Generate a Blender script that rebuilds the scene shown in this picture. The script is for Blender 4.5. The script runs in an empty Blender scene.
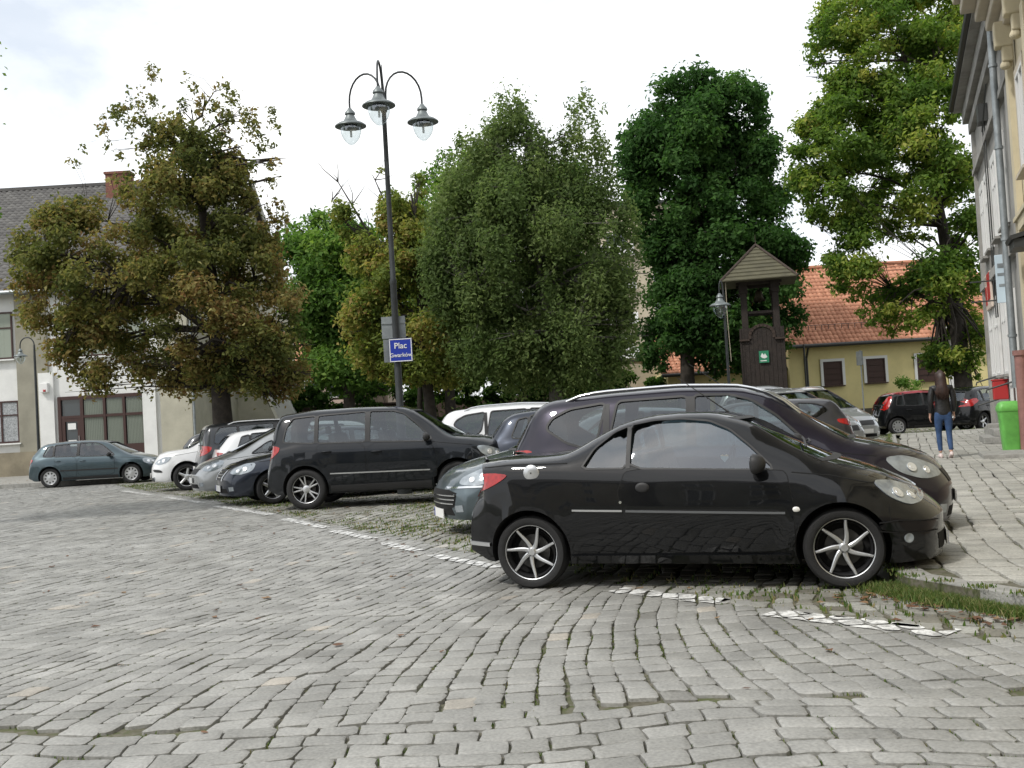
import bpy, bmesh, math, random
import numpy as np
from mathutils import Vector, Matrix
from mathutils.bvhtree import BVHTree
from mathutils.geometry import delaunay_2d_cdt
R = math.radians
rnd = random.Random(7)
rs = np.random.RandomState(11)
SC = bpy.context.scene
COL = SC.collection

# ------------------------------------------------------------------ camera
F = 1050.0; CH = 1.42
ROLL = math.atan(0.058); PITCH = math.atan(32 * math.cos(ROLL) / F)
CP = Vector((0, 0, CH))
_f = Vector((0, math.cos(PITCH), math.sin(PITCH)))
_u0 = Vector((0, -math.sin(PITCH), math.cos(PITCH)))
_r0 = Vector((1, 0, 0))
_r = _r0 * math.cos(ROLL) - _u0 * math.sin(ROLL)
_u = _r0 * math.sin(ROLL) + _u0 * math.cos(ROLL)
def ray(px, py):
    return (_f * F + _r * (px - 512) + _u * (384 - py))
def gp(px, py, z=0.0):
    d = ray(px, py); t = (z - CH) / d.z
    return CP + d * t
def at(px, py, Y):
    d = ray(px, py)
    return CP + d * (Y / d.y)
def proj(p):
    d = Vector(p) - CP
    return (512 + F * d.dot(_r) / d.dot(_f), 384 - F * d.dot(_u) / d.dot(_f))

# ------------------------------------------------------------------ objects
def tag(o, label=None, cat=None, group=None, kind=None):
    if label: o['label'] = label
    if cat: o['category'] = cat
    if group: o['group'] = group
    if kind: o['kind'] = kind
    return o
def empty(name, loc=(0, 0, 0), rz=0.0, label=None, cat=None, group=None):
    o = bpy.data.objects.new(name, None); COL.objects.link(o)
    o.location = loc; o.rotation_euler = (0, 0, rz); o.empty_display_size = .2
    return tag(o, label, cat, group)
def link(name, me, mats, parent=None, smooth=None):
    if not isinstance(mats, (list, tuple)): mats = [mats]
    for m in mats: me.materials.append(m)
    o = bpy.data.objects.new(name, me); COL.objects.link(o)
    if parent: o.parent = parent
    if smooth is not None:
        me.polygons.foreach_set('use_smooth', [True] * len(me.polygons))
        if smooth < 179: me.set_sharp_from_angle(angle=R(smooth))
    return o
def npmesh(name, V, Fc, mats, parent=None, smooth=None, mi=None, attr=None, fattr=None):
    """V (n,3); Fc list of arrays (m,k) with a fixed k each."""
    me = bpy.data.meshes.new(name)
    V = np.asarray(V, dtype=np.float32)
    if not isinstance(Fc, list): Fc = [Fc]
    Fc = [np.asarray(f, dtype=np.int32) for f in Fc if len(f)]
    me.vertices.add(len(V)); me.vertices.foreach_set('co', V.ravel())
    nl = sum(f.size for f in Fc); nf = sum(len(f) for f in Fc)
    me.loops.add(nl); me.polygons.add(nf)
    me.loops.foreach_set('vertex_index', np.concatenate([f.ravel() for f in Fc]))
    tot = np.concatenate([np.full(len(f), f.shape[1]) for f in Fc])
    st = np.concatenate([[0], np.cumsum(tot)[:-1]]).astype(np.int32)
    me.polygons.foreach_set('loop_start', st)
    if mi is not None: me.polygons.foreach_set('material_index', np.asarray(mi, dtype=np.int32))
    me.update(calc_edges=True)
    if attr is not None:
        for k, a in attr.items():
            at_ = me.attributes.new(k, 'FLOAT', 'POINT'); at_.data.foreach_set('value', np.asarray(a, dtype=np.float32))
    if fattr is not None:
        for k, a in fattr.items():
            at_ = me.attributes.new(k, 'FLOAT', 'FACE'); at_.data.foreach_set('value', np.asarray(a, dtype=np.float32))
    return link(name, me, mats, parent, smooth)

class MB:
    """collects shapes into ONE mesh"""
    def __init__(s): s.v = []; s.f = []; s.m = []
    def add(s, vs, fs, m=0):
        b = len(s.v); s.v += [tuple(v) for v in vs]
        s.f += [tuple(b + i for i in f) for f in fs]; s.m += [m] * len(fs)
    def box(s, c, d, rz=0, m=0, rx=0, ry=0, taper=1.0):
        x, y, z = d[0] / 2, d[1] / 2, d[2] / 2
        M = Matrix.Translation(c) @ Matrix.Rotation(rz, 4, 'Z') @ Matrix.Rotation(ry, 4, 'Y') @ Matrix.Rotation(rx, 4, 'X')
        vs = [M @ Vector((a * x * (taper if k > 0 else 1), b * y * (taper if k > 0 else 1), k * z)) for k in (-1, 1) for a, b in ((-1, -1), (1, -1), (1, 1), (-1, 1))]
        s.add(vs, [(3, 2, 1, 0), (4, 5, 6, 7), (0, 1, 5, 4), (1, 2, 6, 5), (2, 3, 7, 6), (3, 0, 4, 7)], m)
    def tube(s, pts, rad, n=8, m=0, caps=True):
        pts = [Vector(p) for p in pts]
        if not isinstance(rad, (list, tuple)): rad = [rad] * len(pts)
        rings = []; prev = None
        for i, p in enumerate(pts):
            t = (pts[min(i + 1, len(pts) - 1)] - pts[max(i - 1, 0)])
            if t.length < 1e-9: t = Vector((0, 0, 1))
            t.normalize()
            if prev is None:
                a = Vector((0, 0, 1)) if abs(t.z) < .9 else Vector((1, 0, 0))
                prev = t.cross(a).normalized()
            else:
                prev = (prev - t * prev.dot(t))
                if prev.length < 1e-6: prev = t.orthogonal()
                prev.normalize()
            b = t.cross(prev)
            rings.append([p + (prev * math.cos(2 * math.pi * k / n) + b * math.sin(2 * math.pi * k / n)) * rad[i] for k in range(n)])
        vs = [v for r_ in rings for v in r_]; fs = []
        for i in range(len(rings) - 1):
            for k in range(n):
                fs.append((i * n + k, i * n + (k + 1) % n, (i + 1) * n + (k + 1) % n, (i + 1) * n + k))
        if caps:
            fs.append(tuple(range(n))[::-1]); fs.append(tuple((len(rings) - 1) * n + k for k in range(n)))
        s.add(vs, fs, m)
    def lathe(s, prof, c=(0, 0, 0), n=24, m=0, axis='Z', caps=True, a0=0.0):
        vs = []; fs = []
        for r_, z in prof:
            for k in range(n):
                a = a0 + 2 * math.pi * k / n
                if axis == 'Z': vs.append((c[0] + r_ * math.cos(a), c[1] + r_ * math.sin(a), c[2] + z))
                else: vs.append((c[0] + r_ * math.sin(a), c[1] + z, c[2] + r_ * math.cos(a)))
        for i in range(len(prof) - 1):
            for k in range(n): fs.append((i * n + k, i * n + (k + 1) % n, (i + 1) * n + (k + 1) % n, (i + 1) * n + k))
        if caps:
            if prof[0][0] > 1e-5: fs.append(tuple(range(n))[::-1])
            if prof[-1][0] > 1e-5: fs.append(tuple((len(prof) - 1) * n + k for k in range(n)))
        s.add(vs, fs, m)
    def prism(s, poly, d, m=0, o=(0, 0, 0), ex=(1, 0, 0), ez=(0, 0, 1)):
        """polygon in the (ex,ez) plane at o, extruded by vector d"""
        o = Vector(o); ex = Vector(ex); ez = Vector(ez); d = Vector(d); n = len(poly)
        a = [o + ex * p[0] + ez * p[1] for p in poly]; b = [q + d for q in a]
        s.add(a + b, [tuple(range(n)), tuple(range(n, 2 * n))[::-1]] + [(i, i + n, (i + 1) % n + n, (i + 1) % n) for i in range(n)], m)
    def mesh(s, name, weld=False):
        me = bpy.data.meshes.new(name); me.from_pydata(s.v, [], s.f)
        me.polygons.foreach_set('material_index', s.m)
        bm = bmesh.new(); bm.from_mesh(me)
        if weld: bmesh.ops.remove_doubles(bm, verts=bm.verts, dist=1e-5)
        bmesh.ops.recalc_face_normals(bm, faces=bm.faces); bm.to_mesh(me); bm.free()
        return me
    def build(s, name, mats, parent=None, smooth=None, bevel=0, weld=False):
        o = link(name, s.mesh(name, weld), mats, parent, smooth)
        if bevel:
            b = o.modifiers.new('b', 'BEVEL'); b.width = bevel; b.segments = 2; b.limit_method = 'ANGLE'; b.angle_limit = R(40)
        return o

# ------------------------------------------------------------------ materials
def nt(m):
    m.use_nodes = True; return m.node_tree, m.node_tree.nodes, m.node_tree.links
def mat(name, col, rough=.6, metal=0, coat=0, coat_r=.04, spec=.5, noise=0, nscale=4.0, bump=0, bscale=30.0, col2=None, trans=0, emit=None, rnoise=0, detail=6):
    m = bpy.data.materials.new(name); t, N, L = nt(m); b = N['Principled BSDF']
    b.inputs['Base Color'].default_value = (*col, 1); b.inputs['Roughness'].default_value = rough
    b.inputs['Metallic'].default_value = metal; b.inputs['Specular IOR Level'].default_value = spec
    b.inputs['Coat Weight'].default_value = coat; b.inputs['Coat IOR'].default_value = 1.42; b.inputs['Coat Roughness'].default_value = coat_r
    if trans: b.inputs['Transmission Weight'].default_value = trans
    if emit: b.inputs['Emission Color'].default_value = (*emit[:3], 1); b.inputs['Emission Strength'].default_value = emit[3]
    tc = N.new('ShaderNodeTexCoord')
    if noise or col2:
        n = N.new('ShaderNodeTexNoise'); n.inputs['Scale'].default_value = nscale; n.inputs['Detail'].default_value = detail; n.inputs['Roughness'].default_value = .65
        L.new(tc.outputs['Object'], n.inputs['Vector'])
        r = N.new('ShaderNodeValToRGB'); r.color_ramp.elements[0].position = .36; r.color_ramp.elements[1].position = .66
        c2 = col2 if col2 else tuple(c * (1 - noise) for c in col)
        r.color_ramp.elements[0].color = (*c2, 1); r.color_ramp.elements[1].color = (*col, 1)
        L.new(n.outputs['Fac'], r.inputs['Fac']); L.new(r.outputs['Color'], b.inputs['Base Color'])
    if rnoise:
        n = N.new('ShaderNodeTexNoise'); n.inputs['Scale'].default_value = 7; n.inputs['Detail'].default_value = 5
        L.new(tc.outputs['Object'], n.inputs['Vector'])
        mr = N.new('ShaderNodeMapRange'); mr.inputs['To Min'].default_value = rough; mr.inputs['To Max'].default_value = rough + rnoise
        mr.inputs['From Min'].default_value = .35; mr.inputs['From Max'].default_value = .7
        L.new(n.outputs['Fac'], mr.inputs['Value']); L.new(mr.outputs['Result'], b.inputs['Roughness'])
    if bump:
        n = N.new('ShaderNodeTexNoise'); n.inputs['Scale'].default_value = bscale; n.inputs['Detail'].default_value = 5
        L.new(tc.outputs['Object'], n.inputs['Vector'])
        bp = N.new('ShaderNodeBump'); bp.inputs['Strength'].default_value = bump; bp.inputs['Distance'].default_value = .02
        L.new(n.outputs['Fac'], bp.inputs['Height']); L.new(bp.outputs['Normal'], b.inputs['Normal'])
    return m
def glassmat(name, tint=(.5, .56, .56), bias=.08):
    m = bpy.data.materials.new(name); t, N, L = nt(m)
    for n in list(N): N.remove(n)
    o = N.new('ShaderNodeOutputMaterial'); mx = N.new('ShaderNodeMixShader'); tr = N.new('ShaderNodeBsdfTransparent'); gl = N.new('ShaderNodeBsdfGlossy')
    tr.inputs['Color'].default_value = (*tint, 1); gl.inputs['Roughness'].default_value = .03; gl.inputs['Color'].default_value = (.9, .95, 1, 1)
    lw = N.new('ShaderNodeLayerWeight'); lw.inputs['Blend'].default_value = .5
    pw = N.new('ShaderNodeMath'); pw.operation = 'POWER'; pw.inputs[1].default_value = 4.5; L.new(lw.outputs['Facing'], pw.inputs[0])
    ad = N.new('ShaderNodeMath'); ad.operation = 'MULTIPLY_ADD'; ad.inputs[1].default_value = .95; ad.inputs[2].default_value = .05 + bias; ad.use_clamp = True
    L.new(pw.outputs[0], ad.inputs[0]); L.new(ad.outputs[0], mx.inputs['Fac'])
    L.new(tr.outputs[0], mx.inputs[1]); L.new(gl.outputs[0], mx.inputs[2]); L.new(mx.outputs[0], o.inputs['Surface'])
    return m
M = {}
M['dark'] = mat('under_body', (.006, .006, .006), .9)
M['interior'] = mat('cabin_trim', (.05, .052, .056), .85, noise=.3, nscale=9)
M['seat'] = mat('seat_cloth', (.055, .056, .06), .9, bump=.3, bscale=120)
M['plastic'] = mat('black_plastic', (.018, .018, .019), .55, bump=.1, bscale=200)
M['gap'] = mat('panel_gap', (.002, .002, .002), .9)
M['glass'] = glassmat('car_glass', (.60, .66, .66), .05)
M['glass_dark'] = glassmat('car_glass_dark', (.10, .115, .12), .10)
M['glass_coupe'] = glassmat('car_glass_side', (.46, .58, .62), .12)
M['tyre'] = mat('tyre_rubber', (.014, .014, .0145), .75, noise=.35, nscale=20, bump=.2, bscale=90)
M['rimsilver'] = mat('alloy', (.62, .63, .64), .28, metal=.9, rnoise=.15)
M['rimdark'] = mat('alloy_black', (.012, .012, .013), .35, rnoise=.2)
M['chrome'] = mat('chrome', (.75, .76, .77), .12, metal=1)
M['silverpl'] = mat('silver_trim', (.55, .56, .57), .3, metal=.7)
M['lamp'] = mat('headlight_lens', (.36, .40, .43), .12, coat=1, metal=.35, noise=.3, nscale=9, detail=2)
M['mould'] = mat('rub_strip', (.11, .115, .12), .35)
M['red'] = mat('taillight_red', (.45, .012, .010), .2, coat=1, noise=.5, nscale=22)
M['redbright'] = mat('taillight_clear', (.75, .35, .32), .15, coat=1, noise=.4, nscale=20)
M['amber'] = mat('indicator', (.75, .74, .7), .2, coat=1)
M['plate'] = mat('number_plate', (.72, .72, .70), .5)
M['plateblue'] = mat('plate_strip', (.02, .05, .30), .5)
def paint(name, col, metal=.35, rough=.35, dirt=.12, spec=.5):
    return mat(name, col, rough, metal=metal, coat=1, coat_r=.02, noise=dirt, nscale=2.5, rnoise=.1, spec=spec)
# ------------------------------------------------------------------ cars
def sm_interp(pts, xs, sig=.05):
    px = np.array([p[0] for p in pts], float); pz = np.array([p[1] for p in pts], float)
    if sig <= 0: return np.interp(xs, px, pz)
    k = np.linspace(-2.2, 2.2, 13); w = np.exp(-k * k / 2); w /= w.sum()
    # linear extrapolation at the ends so that the ends do not flatten
    def f(x):
        y = np.interp(x, px, pz)
        lo = x < px[0]; hi = x > px[-1]
        y = np.where(lo, pz[0] + (x - px[0]) * (pz[1] - pz[0]) / (px[1] - px[0]), y)
        y = np.where(hi, pz[-1] + (x - px[-1]) * (pz[-1] - pz[-2]) / (px[-1] - px[-2]), y)
        return y
    return sum(wi * f(xs + ki * sig) for wi, ki in zip(w, k))
LOW = [(0, .90), (.08, .945), (.25, .975), (.45, .992), (.62, 1.0), (.74, .998), (.86, .985), (.95, .965), (1, .945)]
CAB = [(.0, 1.0), (.06, .982), (.2, .955), (.4, .912), (.6, .862), (.76, .815), (.87, .768), (.94, .70), (.978, .59), (.994, .42), (1, .22), (1.003, 0)]
HOO = [(.0, 1.0), (.16, .985), (.34, .955), (.50, .915), (.64, .86), (.76, .79), (.85, .70), (.915, .60), (.955, .48), (.98, .33), (.995, .17), (1, 0)]
def shell_points(S, inset=0.0, floor=None, xr=None, nx=84):
    L = S['L']; W = S['W'] / 2
    x0, x1 = xr if xr else (0, L)
    t = np.linspace(0, 1, nx)
    xs = x0 + (x1 - x0) * (t - np.sin(2 * np.pi * t) / (2 * np.pi) * .72)
    zt = sm_interp(S['top'], xs, S.get('sig', .045)) - inset
    zb = sm_interp(S['bot'], xs, .03)
    zs = sm_interp(S['belt'], xs, .05)
    zs = np.minimum(zs, zt - S.get('crown', .07) * np.clip(zt / .8, .3, 1))
    if 'plan' in S: wp = sm_interp(S['plan'], xs / L, .02)
    else: wp = sm_interp([(0, .84), (.015, .89), (.05, .95), (.12, .98), (.3, 1), (.62, 1), (.84, .985), (.93, .955), (.975, .885), (1, .78)], xs / L, .012)
    w = W * wp - inset
    tp = S.get('tumble', 1.0)
    rows = []
    for i in range(nx):
        c = np.clip((zt[i] - zs[i] - .13) / .30, 0, 1); c = c * c * (3 - 2 * c)
        sec = []
        if floor is None:
            sec.append((0, zb[i])); sec.append((w[i] * .5, zb[i])); sec.append((w[i] * .82, zb[i]))
            for a, b in LOW: sec.append((w[i] * b, zb[i] + a * (zs[i] - zb[i])))
        else:
            fz = min(floor, zs[i] - .05)
            sec.append((0, fz)); sec.append((w[i] * .5, fz)); sec.append((w[i] * .945, fz))
            for k in range(1, 10): sec.append((w[i] * .945, fz + (zs[i] - fz) * k / 9))
        for (ca, cb), (ha, hb) in list(zip(CAB, HOO))[1:]:
            cb2 = 1 - (1 - cb) * tp if cb > .7 else cb * (1 - .26 * (tp - 1))
            a = ca * c + ha * (1 - c); b = cb2 * c + hb * (1 - c)
            sec.append((w[i] * .945 * b, zs[i] + a * (zt[i] - zs[i])))
        rows.append(sec)
    return xs, rows
def sweepx(S, x, y, z):
    L = S['L']; W = S['W'] / 2
    af, ar = S.get('sweep', (.34, .22)); n = S.get('sweepn', 2.6)
    q = min(1.0, abs(y) / W)
    k = max(0.0, (x - (L - .95)) / .95)
    xx = x - af * (q ** n) * k ** 1.2
    k2 = max(0.0, ((.7) - x) / .7)
    xx += ar * (q ** (n + 1)) * k2 ** 1.2
    # bumper bulge seen from the side
    kf = max(0.0, (x - (L - .22)) / .22); kr = max(0.0, (.16 - x) / .16)
    xx -= kf * S.get('bulge', .5) * max(0, abs(z - S.get('bz', .48)) - .08) ** 1.6
    xx += kr * S.get('bulger', .35) * max(0, abs(z - S.get('bzr', .5)) - .10) ** 1.6
    return xx
def make_shell(S, inset=0.0, floor=None, xr=None):
    xs, rows = shell_points(S, inset, floor, xr)
    nx = len(xs); ns = len(rows[0]); V = []; Fc = []
    wheels = S['axles']; rw = S['rw']
    def P(x, y, z):
        if floor is None:
            yy = y
            for ax in wheels:            # soft flare above the wheels
                d = math.hypot(x - ax, z - rw) - (rw + .075)
                if z < S['flare_top'] and abs(y) > S['W'] * .35: yy += math.copysign(S.get('flare', .018) * math.exp(-(d / .06) ** 2), y)
            ln = S.get('crease')
            if ln and abs(y) > S['W'] * .35:
                zc = np.interp(x, [p[0] for p in ln], [p[1] for p in ln])
                yy += math.copysign(.010 * math.exp(-((z - zc) / .035) ** 2) - .012 * math.exp(-((z - zc + .09) / .06) ** 2), y)
            return (sweepx(S, x, yy, z), yy, z)
        return (sweepx(S, x, y, z), y, z)
    full = lambda sec: [(y, z) for y, z in sec] + [(-y, z) for y, z in sec[-2:0:-1]]
    n = 0; rings = []
    for i in range(nx):
        ring = full(rows[i]); n = len(ring)
        rings.append([P(xs[i], y, z) for y, z in ring])
    V = [p for r_ in rings for p in r_]
    for i in range(nx - 1):
        for k in range(n):
            Fc.append((i * n + k, (i + 1) * n + k, (i + 1) * n + (k + 1) % n, i * n + (k + 1) % n))
    # end caps as a grid between mirrored points
    for e, i in ((0, 0), (1, nx - 1)):
        sec = rows[i]; G = []
        M_ = 9
        for j in range(ns):
            y, z = sec[j]
            if j == 0 or j == ns - 1: G.append([i * n + (0 if j == 0 else ns - 1)] * M_); continue
            line = []
            for m in range(M_):
                if m == 0: line.append(i * n + j)
                elif m == M_ - 1: line.append(i * n + (n - j))
                else:
                    line.append(len(V)); V.append(P(xs[i], y * (1 - 2 * m / (M_ - 1)), z))
            G.append(line)
        for j in range(ns - 1):
            for m in range(M_ - 1):
                q = [G[j][m], G[j][m + 1], G[j + 1][m + 1], G[j + 1][m]]
                q2 = []
                for v in q:
                    if v not in q2: q2.append(v)
                if len(q2) >= 3: Fc.append(tuple(q2) if e else tuple(q2[::-1]))
    me = bpy.data.meshes.new('body'); me.from_pydata(V, [], Fc)
    bm = bmesh.new(); bm.from_mesh(me)
    bmesh.ops.remove_doubles(bm, verts=bm.verts, dist=1e-6)
    bmesh.ops.recalc_face_normals(bm, faces=bm.faces); bm.to_mesh(me); bm.free()
    return me
def resample(poly, step, closed=True):
    out = []
    n = len(poly)
    for i in range(n if closed else n - 1):
        a = poly[i]; b = poly[(i + 1) % n]; d = math.hypot(b[0] - a[0], b[1] - a[1]); k = max(1, int(round(d / step)))
        for j in range(k): out.append((a[0] + (b[0] - a[0]) * j / k, a[1] + (b[1] - a[1]) * j / k))
    if not closed: out.append(poly[-1])
    return out
def smooth_poly(poly, it=2, w=.25):
    p = list(poly)
    for _ in range(it):
        q = []
        for i in range(len(p)):
            a = p[i]; b = p[(i + 1) % len(p)]
            q.append((a[0] * (1 - w) + b[0] * w, a[1] * (1 - w) + b[1] * w)); q.append((a[0] * w + b[0] * (1 - w), a[1] * w + b[1] * (1 - w)))
        p = q
    return p
def round_poly(p, r=.04, n=4):
    out = []; m = len(p)
    for i in range(m):
        a = Vector(p[i - 1]); b = Vector(p[i]); c = Vector(p[(i + 1) % m]); u = a - b; v = c - b; d = min(r, u.length * .4, v.length * .4)
        if u.length < 1e-6 or v.length < 1e-6: continue
        s = b + u.normalized() * d; e = b + v.normalized() * d
        for k in range(n + 1): t = k / n; q = s * (1 - t) ** 2 + b * 2 * t * (1 - t) + e * t * t; out.append((q.x, q.y))
    return out
def area2(p): return sum(p[i][0] * p[(i + 1) % len(p)][1] - p[(i + 1) % len(p)][0] * p[i][1] for i in range(len(p)))
def offset_poly(p, d):
    if area2(p) < 0: p = p[::-1]
    n = len(p); out = []
    for i in range(n):
        a = Vector(p[i - 1]); b = Vector(p[i]); c = Vector(p[(i + 1) % n])
        e1 = (b - a); e2 = (c - b)
        if e1.length < 1e-9 or e2.length < 1e-9: out.append(tuple(b)); continue
        e1.normalize(); e2.normalize()
        n1 = Vector((e1.y, -e1.x)); n2 = Vector((e2.y, -e2.x)); m = n1 + n2
        if m.length < .2: m = n1
        m.normalize(); k = d / max(.45, m.dot(n1)); out.append((b.x + m.x * k, b.y + m.y * k))
    return out
def caster(bvh, mode, sgn=1, L=4):
    """(a,b) in the view plane -> point and normal on the shell"""
    def f(a, b):
        if mode == 'side': o = Vector((a, sgn * 3, b)); d = Vector((0, -sgn, 0))
        elif mode == 'front': o = Vector((L + 3, a, b)); d = Vector((-1, 0, 0))
        elif mode == 'rear': o = Vector((-3, a, b)); d = Vector((1, 0, 0))
        elif mode == 'top': o = Vector((a, b, 4)); d = Vector((0, 0, -1))
        h = bvh.ray_cast(o, d)
        if h[0] is None:
            h = bvh.find_nearest(o + d * 2.4)
            return h[0], h[1]
        return h[0], h[1]
    return f
def panel(cast, poly, off, thick=.012, step=.05, m=0, rim=None, mb=None, relax=0):
    """thin shell hugging the body; rim drops back into the surface"""
    if area2(poly) < 0: poly = poly[::-1]
    bd = resample(poly, step); n = len(bd)
    xs = [p[0] for p in bd]; ys = [p[1] for p in bd]; pts = [Vector(p) for p in bd]
    x = min(xs) + step
    ed = [(i, (i + 1) % n) for i in range(n)]
    def inside(x, y):
        c = False
        for i in range(n):
            a = bd[i]; b = bd[(i + 1) % n]
            if (a[1] > y) != (b[1] > y) and x < (b[0] - a[0]) * (y - a[1]) / (b[1] - a[1]) + a[0]: c = not c
        return c
    while x < max(xs):
        y = min(ys) + step
        while y < max(ys):
            if inside(x, y) and min((Vector((x, y)) - p).length for p in pts[:n]) > step * .55: pts.append(Vector((x, y)))
            y += step
        x += step
    vo, _, fo, *_ = delaunay_2d_cdt(pts, ed, [], 1, 1e-5)
    hits = [cast(v[0], v[1]) for v in vo]
    V = [h + nn * off for h, nn in hits]
    Fc = [tuple(f) for f in fo]
    if relax:
        nb = [set() for _ in V]
        for f in Fc:
            for i in range(3): nb[f[i]].add(f[(i + 1) % 3]); nb[f[(i + 1) % 3]].add(f[i])
        cnt_ = {}
        for f in Fc:
            for i in range(3): e = tuple(sorted((f[i], f[(i + 1) % 3]))); cnt_[e] = cnt_.get(e, 0) + 1
        bdv = {v for e, k in cnt_.items() if k == 1 for v in e}; bn = [set() for _ in V]
        for (a, b), k in cnt_.items():
            if k == 1: bn[a].add(b); bn[b].add(a)
        for _ in range(relax):
            V2 = []
            for i, v in enumerate(V):
                q = bn[i] if i in bdv else nb[i]
                if not q: V2.append(v); continue
                av = sum((V[k] for k in q), Vector()) / len(q); d = av - v
                nn = hits[i][1]; V2.append(v + nn * d.dot(nn) * .7)
            V = V2
    mb = mb if mb is not None else MB()
    base = len(mb.v); mb.add(V, Fc, m)
    if thick:
        cnt = {}
        for f in Fc:
            for i in range(3): e = (f[i], f[(i + 1) % 3]); cnt[e] = 1
        be = [e for e in cnt if (e[1], e[0]) not in cnt]
        idx = {}; VV = []
        for e in be:
            for v in e:
                if v not in idx: idx[v] = len(VV); VV.append(hits[v][0] + hits[v][1] * (off - thick))
        b2 = len(mb.v); mb.v += [tuple(v) for v in VV]
        for a, b in be: mb.f.append((base + b, base + a, b2 + idx[a], b2 + idx[b])); mb.m.append(m if rim is None else rim)
    return mb
def ring(cast, poly, win, wout, off, m=0, mb=None, step=.04):
    mb = mb if mb is not None else MB()
    if area2(poly) < 0: poly = poly[::-1]
    bd = resample(poly, step); a = offset_poly(bd, -win); b = offset_poly(bd, wout); n = len(bd)
    V = []
    for p in a + b:
        h, nn = cast(*p); V.append(h + nn * off)
    for p in b:
        h, nn = cast(*p); V.append(h - nn * .004)
    Fc = [(i, (i + 1) % n, n + (i + 1) % n, n + i) for i in range(n)] + [(n + i, n + (i + 1) % n, 2 * n + (i + 1) % n, 2 * n + i) for i in range(n)]
    mb.add(V, Fc, m); return mb
def strip(cast, line, w, off, m=0, mb=None, step=.04, th=.01):
    """raised strip along a line in the view plane"""
    mb = mb if mb is not None else MB()
    p = resample(line, step, closed=False); n = len(p); A = []; B = []
    for i in range(n):
        t = Vector(p[min(i + 1, n - 1)]) - Vector(p[max(i - 1, 0)]); t.normalize(); nn = Vector((-t.y, t.x)) * w / 2
        A.append(Vector(p[i]) + nn); B.append(Vector(p[i]) - nn)
    V = []
    for q in A: h, nn = cast(*q); V.append(h - nn * .004)
    for q in A: h, nn = cast(*q); V.append(h + nn * off)
    for q in B: h, nn = cast(*q); V.append(h + nn * off)
    for q in B: h, nn = cast(*q); V.append(h - nn * .004)
    Fc = [(r_ * n + i, r_ * n + i + 1, (r_ + 1) * n + i + 1, (r_ + 1) * n + i) for r_ in range(3) for i in range(n - 1)]
    mb.add(V, Fc, m); return mb
def cutter(mb, matl):
    me = mb.mesh('cut'); me.materials.append(matl)
    return me
def boolean(target, me, solver='EXACT'):
    o = bpy.data.objects.new('cut', me); COL.objects.link(o)
    md = target.modifiers.new('b', 'BOOLEAN'); md.object = o; md.operation = 'DIFFERENCE'; md.solver = solver
    try: md.material_mode = 'TRANSFER'
    except Exception: pass
    dg = bpy.context.evaluated_depsgraph_get(); dg.update()
    new = bpy.data.meshes.new_from_object(target.evaluated_get(dg), preserve_all_data_layers=True, depsgraph=dg)
    target.modifiers.remove(md); bpy.data.objects.remove(o)
    if len(new.polygons) > 200:
        target.data = new
    return target

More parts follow.
